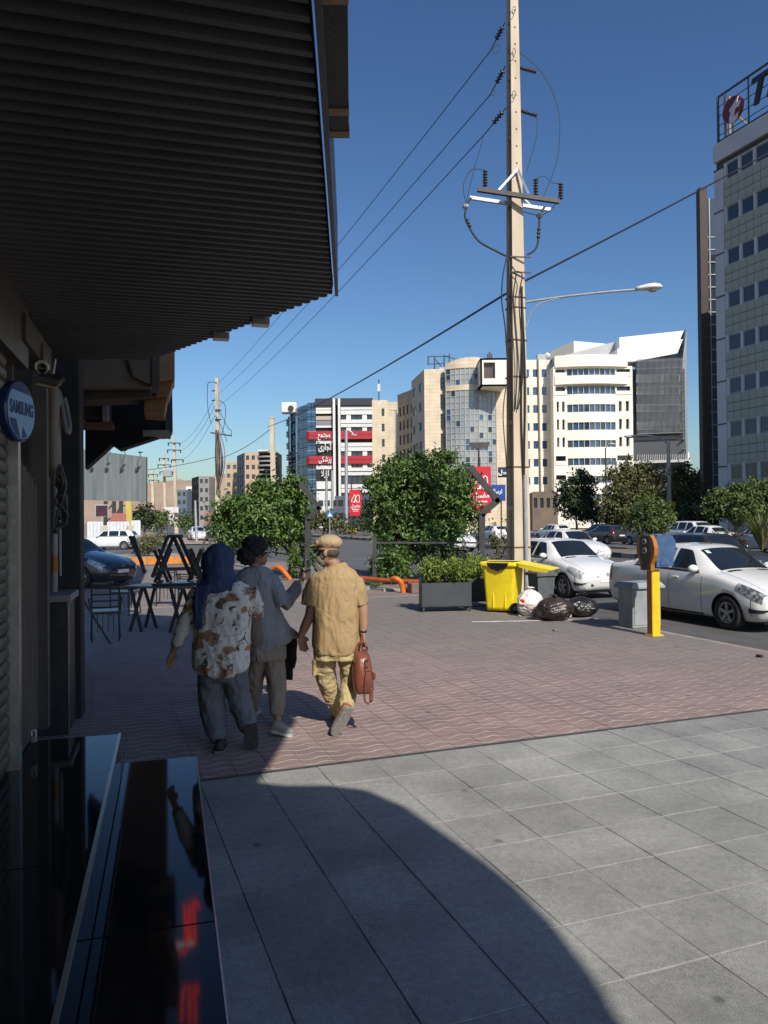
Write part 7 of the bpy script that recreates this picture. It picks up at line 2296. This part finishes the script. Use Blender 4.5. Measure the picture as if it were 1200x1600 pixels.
def head(b, c, fwd, h=.225, w=.15, ears=True):
    """skull, jaw, nose, brow, lips and ears; fwd = facing direction"""
    f = Vector((fwd.x, fwd.y, 0)).normalized(); s_ = Vector((f.y, -f.x, 0))
    q = Matrix((s_, f, UZ)).transposed()
    b.ball(c + UZ * .02, (w * .5, .098, h * .46), 18, 0, q)
    b.ball(c + f * .022 - UZ * h * .22, (w * .40, .072, h * .28), 14, 0, q)
    b.ball(c + f * .055 - UZ * h * .40, (.03, .032, .026), 10, 0, q)
    b.loft([[c + f * (.088 + k) + s_ * x + UZ * (z0 + z) for x, z in ((-w2, -.006), (w2, -.006), (0, .01))] for k, w2, z0, z in ((-.02, .014, .012, 0), (.012, .010, -.012, 0), (.03, .011, -.028, 0), (.005, .016, -.036, 0))])
    for z in (-.058, -.07):
        b.ball(c + f * .087 + UZ * z, (.022, .012, .006), 8, 0, q)
    b.ball(c + f * .088 + UZ * .028, (.05, .016, .010), 8, 0, q)
    if ears:
        for sd in (-1, 1):
            b.ball(c + s_ * (sd * (w * .5 + .004)) - f * .005 - UZ * .012, (.012, .02, .032), 10, 0, q)
def face_bits(root, c, fwd, w=.15, glasses=None):
    f = Vector((fwd.x, fwd.y, 0)).normalized(); s_ = Vector((f.y, -f.x, 0))
    if glasses:
        m, hh = glasses
        for sd in (-1, 1):
            g = [c + f * .104 + s_ * (sd * x) + UZ * (z + .008) for x, z in ((.006, hh), (.06, hh), (.064, 0), (.055, -hh), (.012, -hh))]
            MB().prism(g, f * .006).build('lens', m, root)
            MB().bar(c + f * .104 + s_ * (sd * .062) + UZ * .018, c - f * .01 + s_ * (sd * (w * .5 + .008)) + UZ * .012, .007, .010).build('temple', m, root)
def shoe(name, root, heel, toe, up, m_up, m_sole, w=.048, h=.085, sole=.022, foot_len=None):
    """heel and toe: ends of the sole; up: from the sole towards the ankle"""
    ax = (toe - heel).normalized(); u = (up - ax * up.dot(ax)).normalized(); s_ = ax.cross(u)
    L_ = (toe - heel).length
    prof = [(-.02, .7, .55), (.05, .85, .95), (.25, .9, 1.0), (.45, .92, .85), (.65, 1.0, .62), (.85, .95, .5), (.97, .7, .42), (1.02, .35, .3)]
    rings, sr = [], []
    for t, ww, hh in prof:
        c = heel + ax * (L_ * t)
        rings.append([c + s_ * (w * ww * x) + u * (sole + h * hh * y) for x, y in ((-1, 0), (-.95, .45), (-.55, .9), (0, 1), (.55, .9), (.95, .45), (1, 0))])
        sr.append([c + s_ * (w * ww * 1.1 * x) + u * (sole * y) for x, y in ((-1, 0), (-1, 1.1), (1, 1.1), (1, 0))])
    o = MB().loft(rings).build(name, m_up, root)
    MB().loft(sr, 0, False).build('sole', m_sole, o)
    return o
m_skin = mat('tanned_skin', (.36, .20, .125), (.30, .16, .10), scale=9, rough=.55)
m_skin2 = mat('warm_skin', (.33, .175, .11), (.28, .145, .09), scale=9, rough=.55)
def cloth(name, c, c2, rough=.85, wr=7.0, depth=.06, stretch=(1.5, 1.5, .8)):
    """woven cloth with soft creases"""
    if name in MATS: return MATS[name]
    m = mat(name, c, c2, scale=5, rough=rough, spec=.2)
    N, L = m.node_tree.nodes, m.node_tree.links
    geo = N.new('ShaderNodeNewGeometry'); mp = N.new('ShaderNodeMapping'); mp.inputs['Scale'].default_value = stretch; mp.inputs['Rotation'].default_value = (.3, .45, .2)
    L.new(geo.outputs['Position'], mp.inputs[0])
    a = N.new('ShaderNodeTexNoise'); a.inputs['Scale'].default_value = wr; a.inputs['Detail'].default_value = 3; a.inputs['Distortion'].default_value = 1.6
    L.new(mp.outputs[0], a.inputs['Vector'])
    w = N.new('ShaderNodeTexNoise'); w.inputs['Scale'].default_value = 260; L.new(geo.outputs['Position'], w.inputs['Vector'])
    b1 = N.new('ShaderNodeBump'); b1.inputs['Strength'].default_value = .42; b1.inputs['Distance'].default_value = depth
    b2 = N.new('ShaderNodeBump'); b2.inputs['Strength'].default_value = .25; b2.inputs['Distance'].default_value = .004
    L.new(a.outputs[0], b1.inputs['Height']); L.new(w.outputs[0], b2.inputs['Height']); L.new(b1.outputs[0], b2.inputs['Normal'])
    L.new(b2.outputs[0], N['Principled BSDF'].inputs['Normal'])
    return m
# ---------------------------------------------------------------- man in khaki
def man():
    D = 6.75
    J = lambda x, y, dd=0.0: pt(x, y, D + dd)
    base = Vector((J(530, 1150).x, D, 0))
    b = MB()
    hc = J(513, 862); fw = Vector((-.93, .36, 0))
    head(b, hc, fw, .235, .155)
    b.tube([J(520, 876), J(525, 892), J(527, 905)], [.058, .062, .08], 12)
    rows_loft(b, [(893, 505, 550, .6), (910, 498, 556, .8), (960, 500, 552, .8), (1010, 502, 550, .8)], D, .12)
    # left arm hangs free, right arm carries the bag
    b.tube([J(497, 908), J(489, 938, -.02), J(484, 962, -.01), J(476, 980, .01), J(470, 994, .02)], [.055, .052, .046, .042, .028], 12)
    hand(b, J(470, 993, .02), J(475, 1016, .03) - J(470, 993, .02), Vector((.8, .5, 0)), .165, .35)
    b.tube([J(556, 908), J(564, 935, -.03), J(567, 955, -.04), J(568, 975, -.04), J(567, 991, -.04)], [.055, .052, .046, .040, .028], 12)
    hand(b, J(567, 990, -.04), J(566, 1012, -.04) - J(567, 990, -.04), Vector((-.5, .8, 0)), .15, .95)
    for leg in ([(510, 1015, 0), (512, 1068, .13), (528, 1112, .30)], [(545, 1015, 0), (546, 1066, .06), (541, 1108, -.16)]):
        b.tube([J(*q) for q in leg], [.085, .06, .04], 10)
    root = remesh('person', b, m_skin, base, None, .008, 2)
    tag(root, 'man in khaki shirt and flat cap walking away with a brown bag', 'person')
    root.name = 'person'
    # shirt
    s = MB()
    rows_loft(s, [(886, 510, 545, .55), (892, 500, 554, .75), (900, 491, 561, .95), (915, 488, 563, 1.05), (940, 489, 562, 1.1), (965, 489, 562, 1.12), (990, 488, 563, 1.12), (1008, 487, 564, 1.08), (1019, 491, 561, 1.05), (1024, 505, 550, .9)], D, .145)
    s.tube([J(518, 899), J(503, 902), J(494, 910), J(488, 926, -.01), J(485, 946, -.02)], [.04, .062, .074, .08, .086], 14)
    s.tube([J(535, 899), J(548, 902), J(557, 910, -.01), J(562, 925, -.03), J(563, 945, -.03)], [.04, .058, .066, .066, .064], 14)
    s.tube([J(528, 884, .01), J(531, 890)], [.068, .08], 14)
    remesh('shirt', s, cloth('khaki_shirt', (.375, .265, .14), (.33, .23, .12)), base, root, .0075, 4, (.0095, 13, 4.5, 3))
    MB().loft([oval(J(523, 883), .068, .066, 20), oval(J(524, 888), .074, .074, 20), oval(J(525, 892), .088, .085, 20)], 0, True, False).build('collar', MATS['khaki_shirt'], root)
    # trousers
    t = MB()
    rows_loft(t, [(1000, 492, 560, 1), (1015, 491, 560, 1.05), (1030, 492, 560, 1)], D, .135)
    t.tube([J(507, 1022), J(507, 1045, .06), J(512, 1068, .12), J(521, 1092, .2), J(531, 1112, .28)], [.098, .095, .085, .074, .066], 14)
    t.tube([J(544, 1022), J(546, 1045, .03), J(547, 1068, .04), J(544, 1090, -.05), J(541, 1108, -.13)], [.092, .088, .078, .07, .064], 14)
    remesh('trousers', t, cloth('khaki_trousers', (.47, .38, .205), (.41, .33, .175)), base, root, .0085, 10, (.012, 13, 16, 8))
    MB().rbox(J(494, 1042, .0), (.03, .13, .15), .012, R(-18)).build('cargo_pocket', MATS['khaki_trousers'], root)
    MB().rbox(J(494, 1033, -.005), (.036, .135, .045), .012, R(-18)).build('pocket_flap', MATS['khaki_trousers'], root)
    # cap, glasses, beard, hair
    f = fw.normalized(); sd = Vector((f.y, -f.x, 0))
    m_cap = cloth('cap_tan', (.42, .315, .195), (.36, .27, .165))
    cp = MB(); q = Matrix((sd, f, UZ)).transposed()
    cc = hc + UZ * .068
    cp.ball(cc - f * .01 + UZ * .012, (.093, .122, .072), 20, 0, q)
    cp.ball(cc + f * .045 + UZ * .008, (.082, .085, .045), 16, 0, q)
    cp.loft([[cc + f * (.085 + k) + sd * (w * x) + UZ * (z - .024 * (1 - abs(x))) for x, z in ((-1, -.012), (-.5, -.006), (0, -.003), (.5, -.006), (1, -.012), (.5, -.02), (0, -.017), (-.5, -.02))] for k, w in ((0, .078), (.04, .074), (.078, .045))])
    remesh('flat_cap', cp, m_cap, base, root, .006, 2)
    be = MB()
    be.ball(hc + f * .052 - UZ * .075, (.062, .062, .055), 14, 0, q)
    be.ball(hc + f * .085 - UZ * .125, (.05, .05, .065), 12, 0, q)
    be.ball(hc + f * .02 - UZ * .04, (.077, .04, .045), 12, 0, q)
    remesh('beard', be, mat('grey_beard', (.17, .155, .145), (.30, .28, .26), scale=70, rough=.9, bump=.8, bscale=180), base, root, .006, 1, (.004, 60, 40, 2))
    ha = MB(); ha.ball(hc - f * .028 - UZ * .005, (.079, .078, .055), 14, 0, q)
    remesh('hair', ha, mat('dark_grey_hair', (.045, .038, .034), (.09, .078, .07), scale=60, rough=.8, bump=.5, bscale=200), base, root, .006, 1)
    face_bits(root, hc, fw, .155, (mat('dark_lens', (.012, .010, .012), rough=.1), .018))
    # shoes: right one pushing off with its sole towards us, left one flat ahead
    heel, toe = J(546, 1108, -.24), gp(523, 1151); toe.z = .012
    shoe('shoe', root, heel, toe, Vector((-.25, .75, .45)), mat('brown_leather', (.30, .125, .055), (.22, .09, .04), scale=9, rough=.5), mat('grey_sole', (.30, .28, .255), (.22, .205, .19), scale=30, rough=.85, bump=.8, bscale=90), .050, .085, .026)
    gl = J(531, 1118, .30); gl.z = 0
    shoe('shoe', root, gl + Vector((.02, -.06, 0)), gl + Vector((-.05, .2, 0)), UZ, MATS['brown_leather'], MATS['grey_sole'], .046, .085, .022)
    MB().lathe([(.031, -.012), (.033, 0), (.031, .012)], J(567.5, 986, -.04), 14, 0, Vector((0, 0, 1))).build('wristwatch', mat('watch_steel', (.06, .055, .05), rough=.3, metal=.6), root)
    return root
man()
def brown_bag():
    D = 6.68
    J = lambda x, y, dd=0.0: pt(x, y, D + dd)
    root = thing('leather_bag', 'brown leather satchel hanging from the khaki man\'s hand', 'bag', J(566, 1078))
    m_l = mat('bag_leather', (.20, .062, .035), (.13, .04, .025), scale=7, rough=.35, bump=.2, bscale=50, coat=.2)
    dirv_ = Vector((-.25, .97, 0)); sd = Vector((.97, .25, 0))
    o = MB()
    rings = []
    for (y, l, r, k) in ((1079, 553, 581, .9), (1074, 551, 583, 1), (1050, 549, 581, 1), (1028, 551, 578, .95), (1020, 554, 575, .7), (1016, 557, 572, .4)):
        c = J((l + r) / 2, y); w = (r - l) / 2 * D / 1200
        rings.append(oval(c, w, .16 * k, 24, R(8), 4))
    o.loft(rings); o.build('body', m_l, root)
    for x0, x1, dd in ((556, 563, -.06), (563, 572, .06)):
        MB().tube(crom([J(x0, 1022, dd), J(x0 + 3, 1008, dd * .6), J(565, 1002, -.04), J(x1 + 1, 1010, dd * .6), J(x1, 1022, dd)], 5), .009, 7).build('handle', m_l, root)
    MB().rbox(J(574, 1040, -.15), (.05, .03, .10), .008, R(20)).build('buckle_flap', m_l, root)
    for y in (1032, 1042):
        MB().rbox(J(573, y, -.17), (.03, .012, .02), .003).build('buckle', mat('brass', (.42, .32, .18), rough=.3, metal=.9), root)
    MB().tube(crom([J(573, 1046, -.16), J(570, 1070, -.17), J(570, 1094, -.15), J(577, 1099, -.13), J(581, 1088, -.12), J(582, 1060, -.1)], 5), .008, 6).build('strap', m_l, root)
    MB().rbox(J(580, 1086, -.14), (.035, .02, .11), .01, R(15)).build('luggage_tag', m_l, root)
    MB().rbox(J(584, 1056, -.1), (.03, .05, .06), .01, R(15)).build('side_tab', m_l, root)
brown_bag()
# ---------------------------------------------------------------- woman with navy scarf
def blouse_mat():
    m, N, L, b = nodes('printed_blouse')
    b.inputs['Roughness'].default_value = .8
    geo = N.new('ShaderNodeNewGeometry')
    def nz(scale, det=4, off=0.0):
        mp = N.new('ShaderNodeMapping'); mp.inputs['Location'].default_value = (off, off, off)
        L.new(geo.outputs['Position'], mp.inputs[0])
        n = N.new('ShaderNodeTexNoise'); n.inputs['Scale'].default_value = scale; n.inputs['Detail'].default_value = det; n.inputs['Distortion'].default_value = .8
        L.new(mp.outputs[0], n.inputs['Vector']); return n.outputs[0]
    def rng(v, a, c):
        r = N.new('ShaderNodeMapRange'); r.inputs[1].default_value = a; r.inputs[2].default_value = c; L.new(v, r.inputs[0]); return r.outputs[0]
    def mix(f, a, c):
        x = N.new('ShaderNodeMix'); x.data_type = 'RGBA'
        L.new(f, x.inputs[0])
        if isinstance(a, tuple): x.inputs[6].default_value = (*a, 1)
        else: L.new(a, x.inputs[6])
        x.inputs[7].default_value = (*c, 1); return x.outputs[2]
    big = nz(8.5, 5, 4.2)
    c = mix(rng(big, .52, .58), (.62, .595, .56), (.30, .155, .085))
    c = mix(rng(nz(12, 5, 1.0), .57, .62), c, (.10, .065, .05))
    v = N.new('ShaderNodeTexVoronoi'); v.feature = 'DISTANCE_TO_EDGE'; v.inputs['Scale'].default_value = 7
    L.new(geo.outputs['Position'], v.inputs['Vector'])
    ln = N.new('ShaderNodeMapRange'); ln.inputs[1].default_value = .02; ln.inputs[2].default_value = .0; L.new(v.outputs['Distance'], ln.inputs[0])
    mm = N.new('ShaderNodeMath'); mm.operation = 'MULTIPLY'; L.new(ln.outputs[0], mm.inputs[0]); L.new(rng(nz(11, 2, 9), .5, .56), mm.inputs[1])
    c = mix(mm.outputs[0], c, (.03, .025, .025))
    L.new(c, b.inputs['Base Color'])
    return m
def woman_scarf():
    D = 6.35
    J = lambda x, y, dd=0.0: pt(x, y, D + dd)
    base = Vector((J(355, 1150).x, D, 0))
    b = MB()
    hc = J(341, 882); fw = Vector((.1, 1, 0))
    head(b, hc, fw, .22, .15, False)
    b.tube([J(343, 898), J(346, 920)], [.055, .065], 12)
    rows_loft(b, [(915, 322, 380, .6), (935, 315, 386, .8), (1000, 318, 380, .8), (1045, 315, 385, .85)], D, .11)
    b.tube([J(314, 930), J(294, 968, -.03), J(283, 992, -.02), J(270, 1018, .0)], [.048, .042, .038, .026], 12)
    hand(b, J(270, 1018, 0), J(262, 1048, .02) - J(270, 1018, 0), Vector((.5, .9, 0)), .16, .4)
    b.tube([J(385, 928), J(398, 955, .08), J(398, 968, .25)], [.05, .044, .035], 12)
    hand(b, J(398, 968, .25), Vector((-.1, 1, .1)), Vector((-.6, 0, .8)), .15, .7)
    for leg in ([(330, 1050, 0), (335, 1108, .03), (342, 1158, -.08)], [(368, 1050, 0), (377, 1105, .05), (388, 1140, -.1)]):
        b.tube([J(*q) for q in leg], [.085, .06, .04], 10)
    root = remesh('person', b, m_skin2, base, None, .008, 2)
    tag(root, 'woman in navy headscarf and printed blouse walking in the shade', 'person')
    s = MB()
    rows_loft(s, [(908, 322, 376, .55), (916, 310, 388, .8), (930, 304, 395, 1), (960, 303, 393, 1.08), (990, 302, 391, 1.12), (1020, 301, 390, 1.15), (1042, 302, 390, 1.15), (1051, 312, 384, 1.1), (1056, 335, 378, .9)], D, .135)
    s.tube([J(312, 925), J(298, 955, -.03), J(286, 985, -.03), J(274, 1010, -.01)], [.078, .072, .064, .042], 14)
    s.tube([J(388, 922), J(401, 945, .05), J(402, 962, .16)], [.072, .068, .055], 14)
    remesh('blouse', s, blouse_mat(), base, root, .0075, 5, (.011, 13, 6, 5))
    t = MB()
    rows_loft(t, [(1030, 310, 386, 1), (1050, 309, 388, 1.02), (1062, 318, 380, .9)], D, .13)
    t.tube([J(332, 1045), J(329, 1064), J(330, 1090, .02), J(334, 1120, .01), J(341, 1150, -.06), J(343, 1158, -.07)], [.10, .110, .106, .098, .082, .068], 14)
    t.tube([J(366, 1045), J(368, 1064), J(372, 1085, .04), J(379, 1108, .04), J(387, 1132, -.06), J(390, 1141, -.1)], [.10, .108, .10, .09, .078, .066], 14)
    remesh('trousers', t, cloth('grey_blue_trousers', (.155, .165, .185), (.125, .135, .155)), base, root, .0085, 14, (.012, 12, 9, 2))
    # scarf: hood, shoulder wrap and a tail down the left of the back
    m_sc = cloth('navy_scarf', (.045, .066, .135), (.034, .052, .11), .8, 7.0, .05, (1.8, 1.8, .5))
    k = MB()
    rows_loft(k, [(850, 335, 350, .55), (854, 327, 358, .8), (864, 319, 364, 1), (878, 316, 366, 1.08), (892, 318, 364, 1.0), (904, 318, 367, .95), (914, 309, 377, 1.0), (921, 303, 384, 1.02), (926, 312, 374, .98)], D, .125)
    k.loft([[J(x, y, dd) for x, y, dd in ((l, y, -.155), (r_, y, -.165), (r_, y, -.13), (l, y, -.12))] for y, l, r_ in ((915, 306, 328), (940, 303, 320), (965, 304, 317), (984, 306, 316))])
    remesh('headscarf', k, m_sc, base, root, .0075, 8, (.011, 14, 6, 4))
    m_bs = mat('black_shoe', (.018, .017, .018), (.03, .028, .028), scale=12, rough=.6)
    m_so = mat('dark_sole', (.055, .05, .046), (.08, .072, .065), scale=30, rough=.9, bump=.6, bscale=80)
    gl = gp(343, 1177); gl.z = 0
    shoe('shoe', root, gl + Vector((.0, -.02, 0)), gl + Vector((-.02, .23, 0)), UZ, m_bs, mat('grey_edge_sole', (.2, .19, .18), rough=.8), .047, .08, .024)
    toe = gp(392, 1173); toe.z = .012
    shoe('shoe', root, J(392, 1134, -.16), toe, Vector((0, .8, .35)), m_bs, m_so, .055, .08, .028)
    return root
woman_scarf()
sb = thing('shoulder_bag', 'grey-brown cloth shoulder bag between the two women', 'bag', pt(400, 1005, 6.55))
JJ = lambda x, y, dd=0.0: pt(x, y, 6.5 + dd)
o = MB(); rows_loft(o, [(940, 394, 400, .4), (955, 391, 405, .8), (975, 389, 409, 1), (995, 388, 412, 1.1), (1006, 389, 410, 1), (1011, 393, 404, .6)], 6.5, .06)
bg_ = remesh('body', o, cloth('bag_taupe', (.165, .125, .105), (.13, .10, .085)), Vector(sb.location), sb, .008, 3, (.006, 10, 8, 1))
MB().tube(crom([JJ(397, 945), JJ(393, 925, -.04), JJ(384, 912, -.06), JJ(376, 908, .0)], 5), .012, 6).build('strap', MATS['bag_taupe'], sb)
# ---------------------------------------------------------------- woman in pale jacket
def woman_jacket():
    D = 6.95
    J = lambda x, y, dd=0.0: pt(x, y, D + dd)
    base = Vector((J(420, 1150).x, D, 0))
    b = MB()
    hc = J(402, 864); fw = Vector((.86, .5, 0))
    head(b, hc, fw, .225, .15)
    b.tube([J(399, 880), J(398, 896)], [.052, .06], 12)
    rows_loft(b, [(893, 380, 418, .6), (905, 376, 424, .8), (960, 385, 425, .8), (1012, 392, 440, .85)], D, .105)
    b.tube([J(424, 905), J(436, 925, -.05), J(444, 945, -.06), J(458, 926, .0), J(472, 906, .05)], [.046, .042, .038, .034, .024], 12)
    hand(b, J(471, 908, .05), J(482, 882, .06) - J(471, 908, .05), Vector((.3, -.9, .2)), .155, .8)
    b.tube([J(372, 905), J(366, 945, .05), J(370, 975, .15)], [.045, .04, .03], 12)
    hand(b, J(370, 975, .15), Vector((0, .3, -1)), Vector((.8, .5, 0)), .15, .4)
    for leg in ([(405, 1015, 0), (398, 1072, .15), (392, 1116, .3)], [(428, 1015, 0), (432, 1072, .05), (433, 1118, -.05), (434, 1138, -.08)]):
        b.tube([J(*q) for q in leg], [.08, .055, .036, .032][:len(leg)], 10)
    root = remesh('person', b, m_skin2, base, None, .008, 2)
    tag(root, 'dark-haired person in pale jacket and beige trousers raising one hand', 'person')
    s = MB()
    rows_loft(s, [(886, 386, 414, .55), (892, 374, 424, .8), (903, 366, 431, 1), (925, 367, 433, 1.08), (950, 370, 437, 1.1), (975, 376, 448, 1.15), (992, 384, 460, 1.2), (1003, 387, 455, 1.15), (1013, 389, 438, 1.05)], D, .125)
    s.tube([J(424, 903), J(434, 925, -.05), J(442, 945, -.06)], [.07, .066, .066], 14)
    s.tube([J(441, 946, -.06), J(456, 930, 0), J(469, 912, .04)], [.066, .058, .05], 14)
    s.tube([J(373, 903), J(367, 940, .05), J(370, 970, .13)], [.066, .06, .048], 14)
    s.loft([[J(x, y, dd) for x, y, dd in ((430, y, -.08), (r_, y, -.06), (r_, y, .02), (430, y, .06))] for y, r_ in ((960, 440), (978, 452), (990, 466), (997, 466))])
    remesh('jacket', s, cloth('pale_jacket', (.30, .315, .35), (.26, .275, .305)), base, root, .0075, 5, (.010, 12, 4.5, 11))
    t = MB()
    rows_loft(t, [(1003, 389, 446, 1), (1018, 388, 447, 1.05), (1030, 388, 447, 1)], D, .13)
    t.tube([J(404, 1022), J(399, 1050, .08), J(397, 1080, .15), J(393, 1112, .28)], [.098, .088, .075, .055], 14)
    t.tube([J(427, 1022), J(431, 1050, .03), J(433, 1078, .03), J(433, 1104, -.02), J(433, 1118, -.05)], [.098, .094, .084, .066, .052], 14)
    remesh('trousers', t, cloth('beige_trousers', (.30, .265, .225), (.255, .225, .19)), base, root, .0085, 12, (.011, 12, 7, 6))
    m_h = mat('black_hair', (.008, .007, .007), (.018, .015, .014), scale=40, rough=.7, bump=1.0, bscale=90)
    k = MB(); f = fw.normalized(); sd = Vector((f.y, -f.x, 0)); q = Matrix((sd, f, UZ)).transposed()
    k.ball(hc - f * .02 + UZ * .045, (.10, .115, .11), 18, 0, q)
    k.ball(hc - f * .105 - UZ * .02, (.085, .08, .085), 14, 0, q)
    k.ball(hc - f * .06 + UZ * .09, (.08, .08, .06), 14, 0, q)
    remesh('hair', k, m_h, base, root, .008, 1, (.016, 24, 24, 3))
    face_bits(root, hc, fw, .15, (mat('pale_glasses', (.55, .56, .58), rough=.2, coat=.5), .016))
    m_sn = mat('grey_sneaker', (.30, .295, .28), (.24, .235, .225), scale=12, rough=.7)
    gl = gp(424, 1149); gl.z = .035
    shoe('shoe', root, gl, gp(455, 1153) + Vector((.0, .05, .0)), UZ, m_sn, mat('white_sole', (.55, .55, .53), (.45, .45, .43), scale=20, rough=.7), .044, .085, .026)
    g2 = J(390, 1112, .34); g2.z = 0
    shoe('shoe', root, g2 + Vector((0, -.05, 0)), g2 + Vector((.04, .2, 0)), UZ, m_sn, MATS['white_sole'], .044, .08, .024)
    return root
woman_jacket()
cup = thing('white_cup', 'small white object held up in the pale-jacketed person\'s hand', 'cup', pt(483, 885, 6.97))
MB().lathe([(.014, -.012), (.02, 0), (.022, .05), (.018, .058), (.016, .05)], pt(483, 884, 6.97), 14, 0, Vector((.05, 0, 1))).build('body', mat('ivory_plastic', (.78, .72, .6), rough=.4), cup)
MB().lathe([(.021, .0), (.021, .006)], pt(483, 875, 6.97), 14).build('lid', m_banw, cup)
bj = thing('black_jacket', 'black garment hanging from the pale-jacketed person\'s side', 'garment', pt(452, 1062, 7.05))
o = MB()
JB = lambda x, y, dd=0.0: pt(x, y, 7.05 + dd)
rows_loft(o, [(985, 438, 462, 1), (1005, 440, 464, 1), (1030, 441, 463, .9), (1044, 442, 461, .8)], 7.05, .05)
rows_loft(o, [(1030, 440, 456, .8), (1050, 443, 457, .7), (1062, 447, 457, .6)], 7.05, .04)
remesh('cloth', o, cloth('black_cloth', (.012, .012, .014), (.02, .02, .022)), Vector(bj.location), bj, .008, 3, (.010, 16, 4, 2))
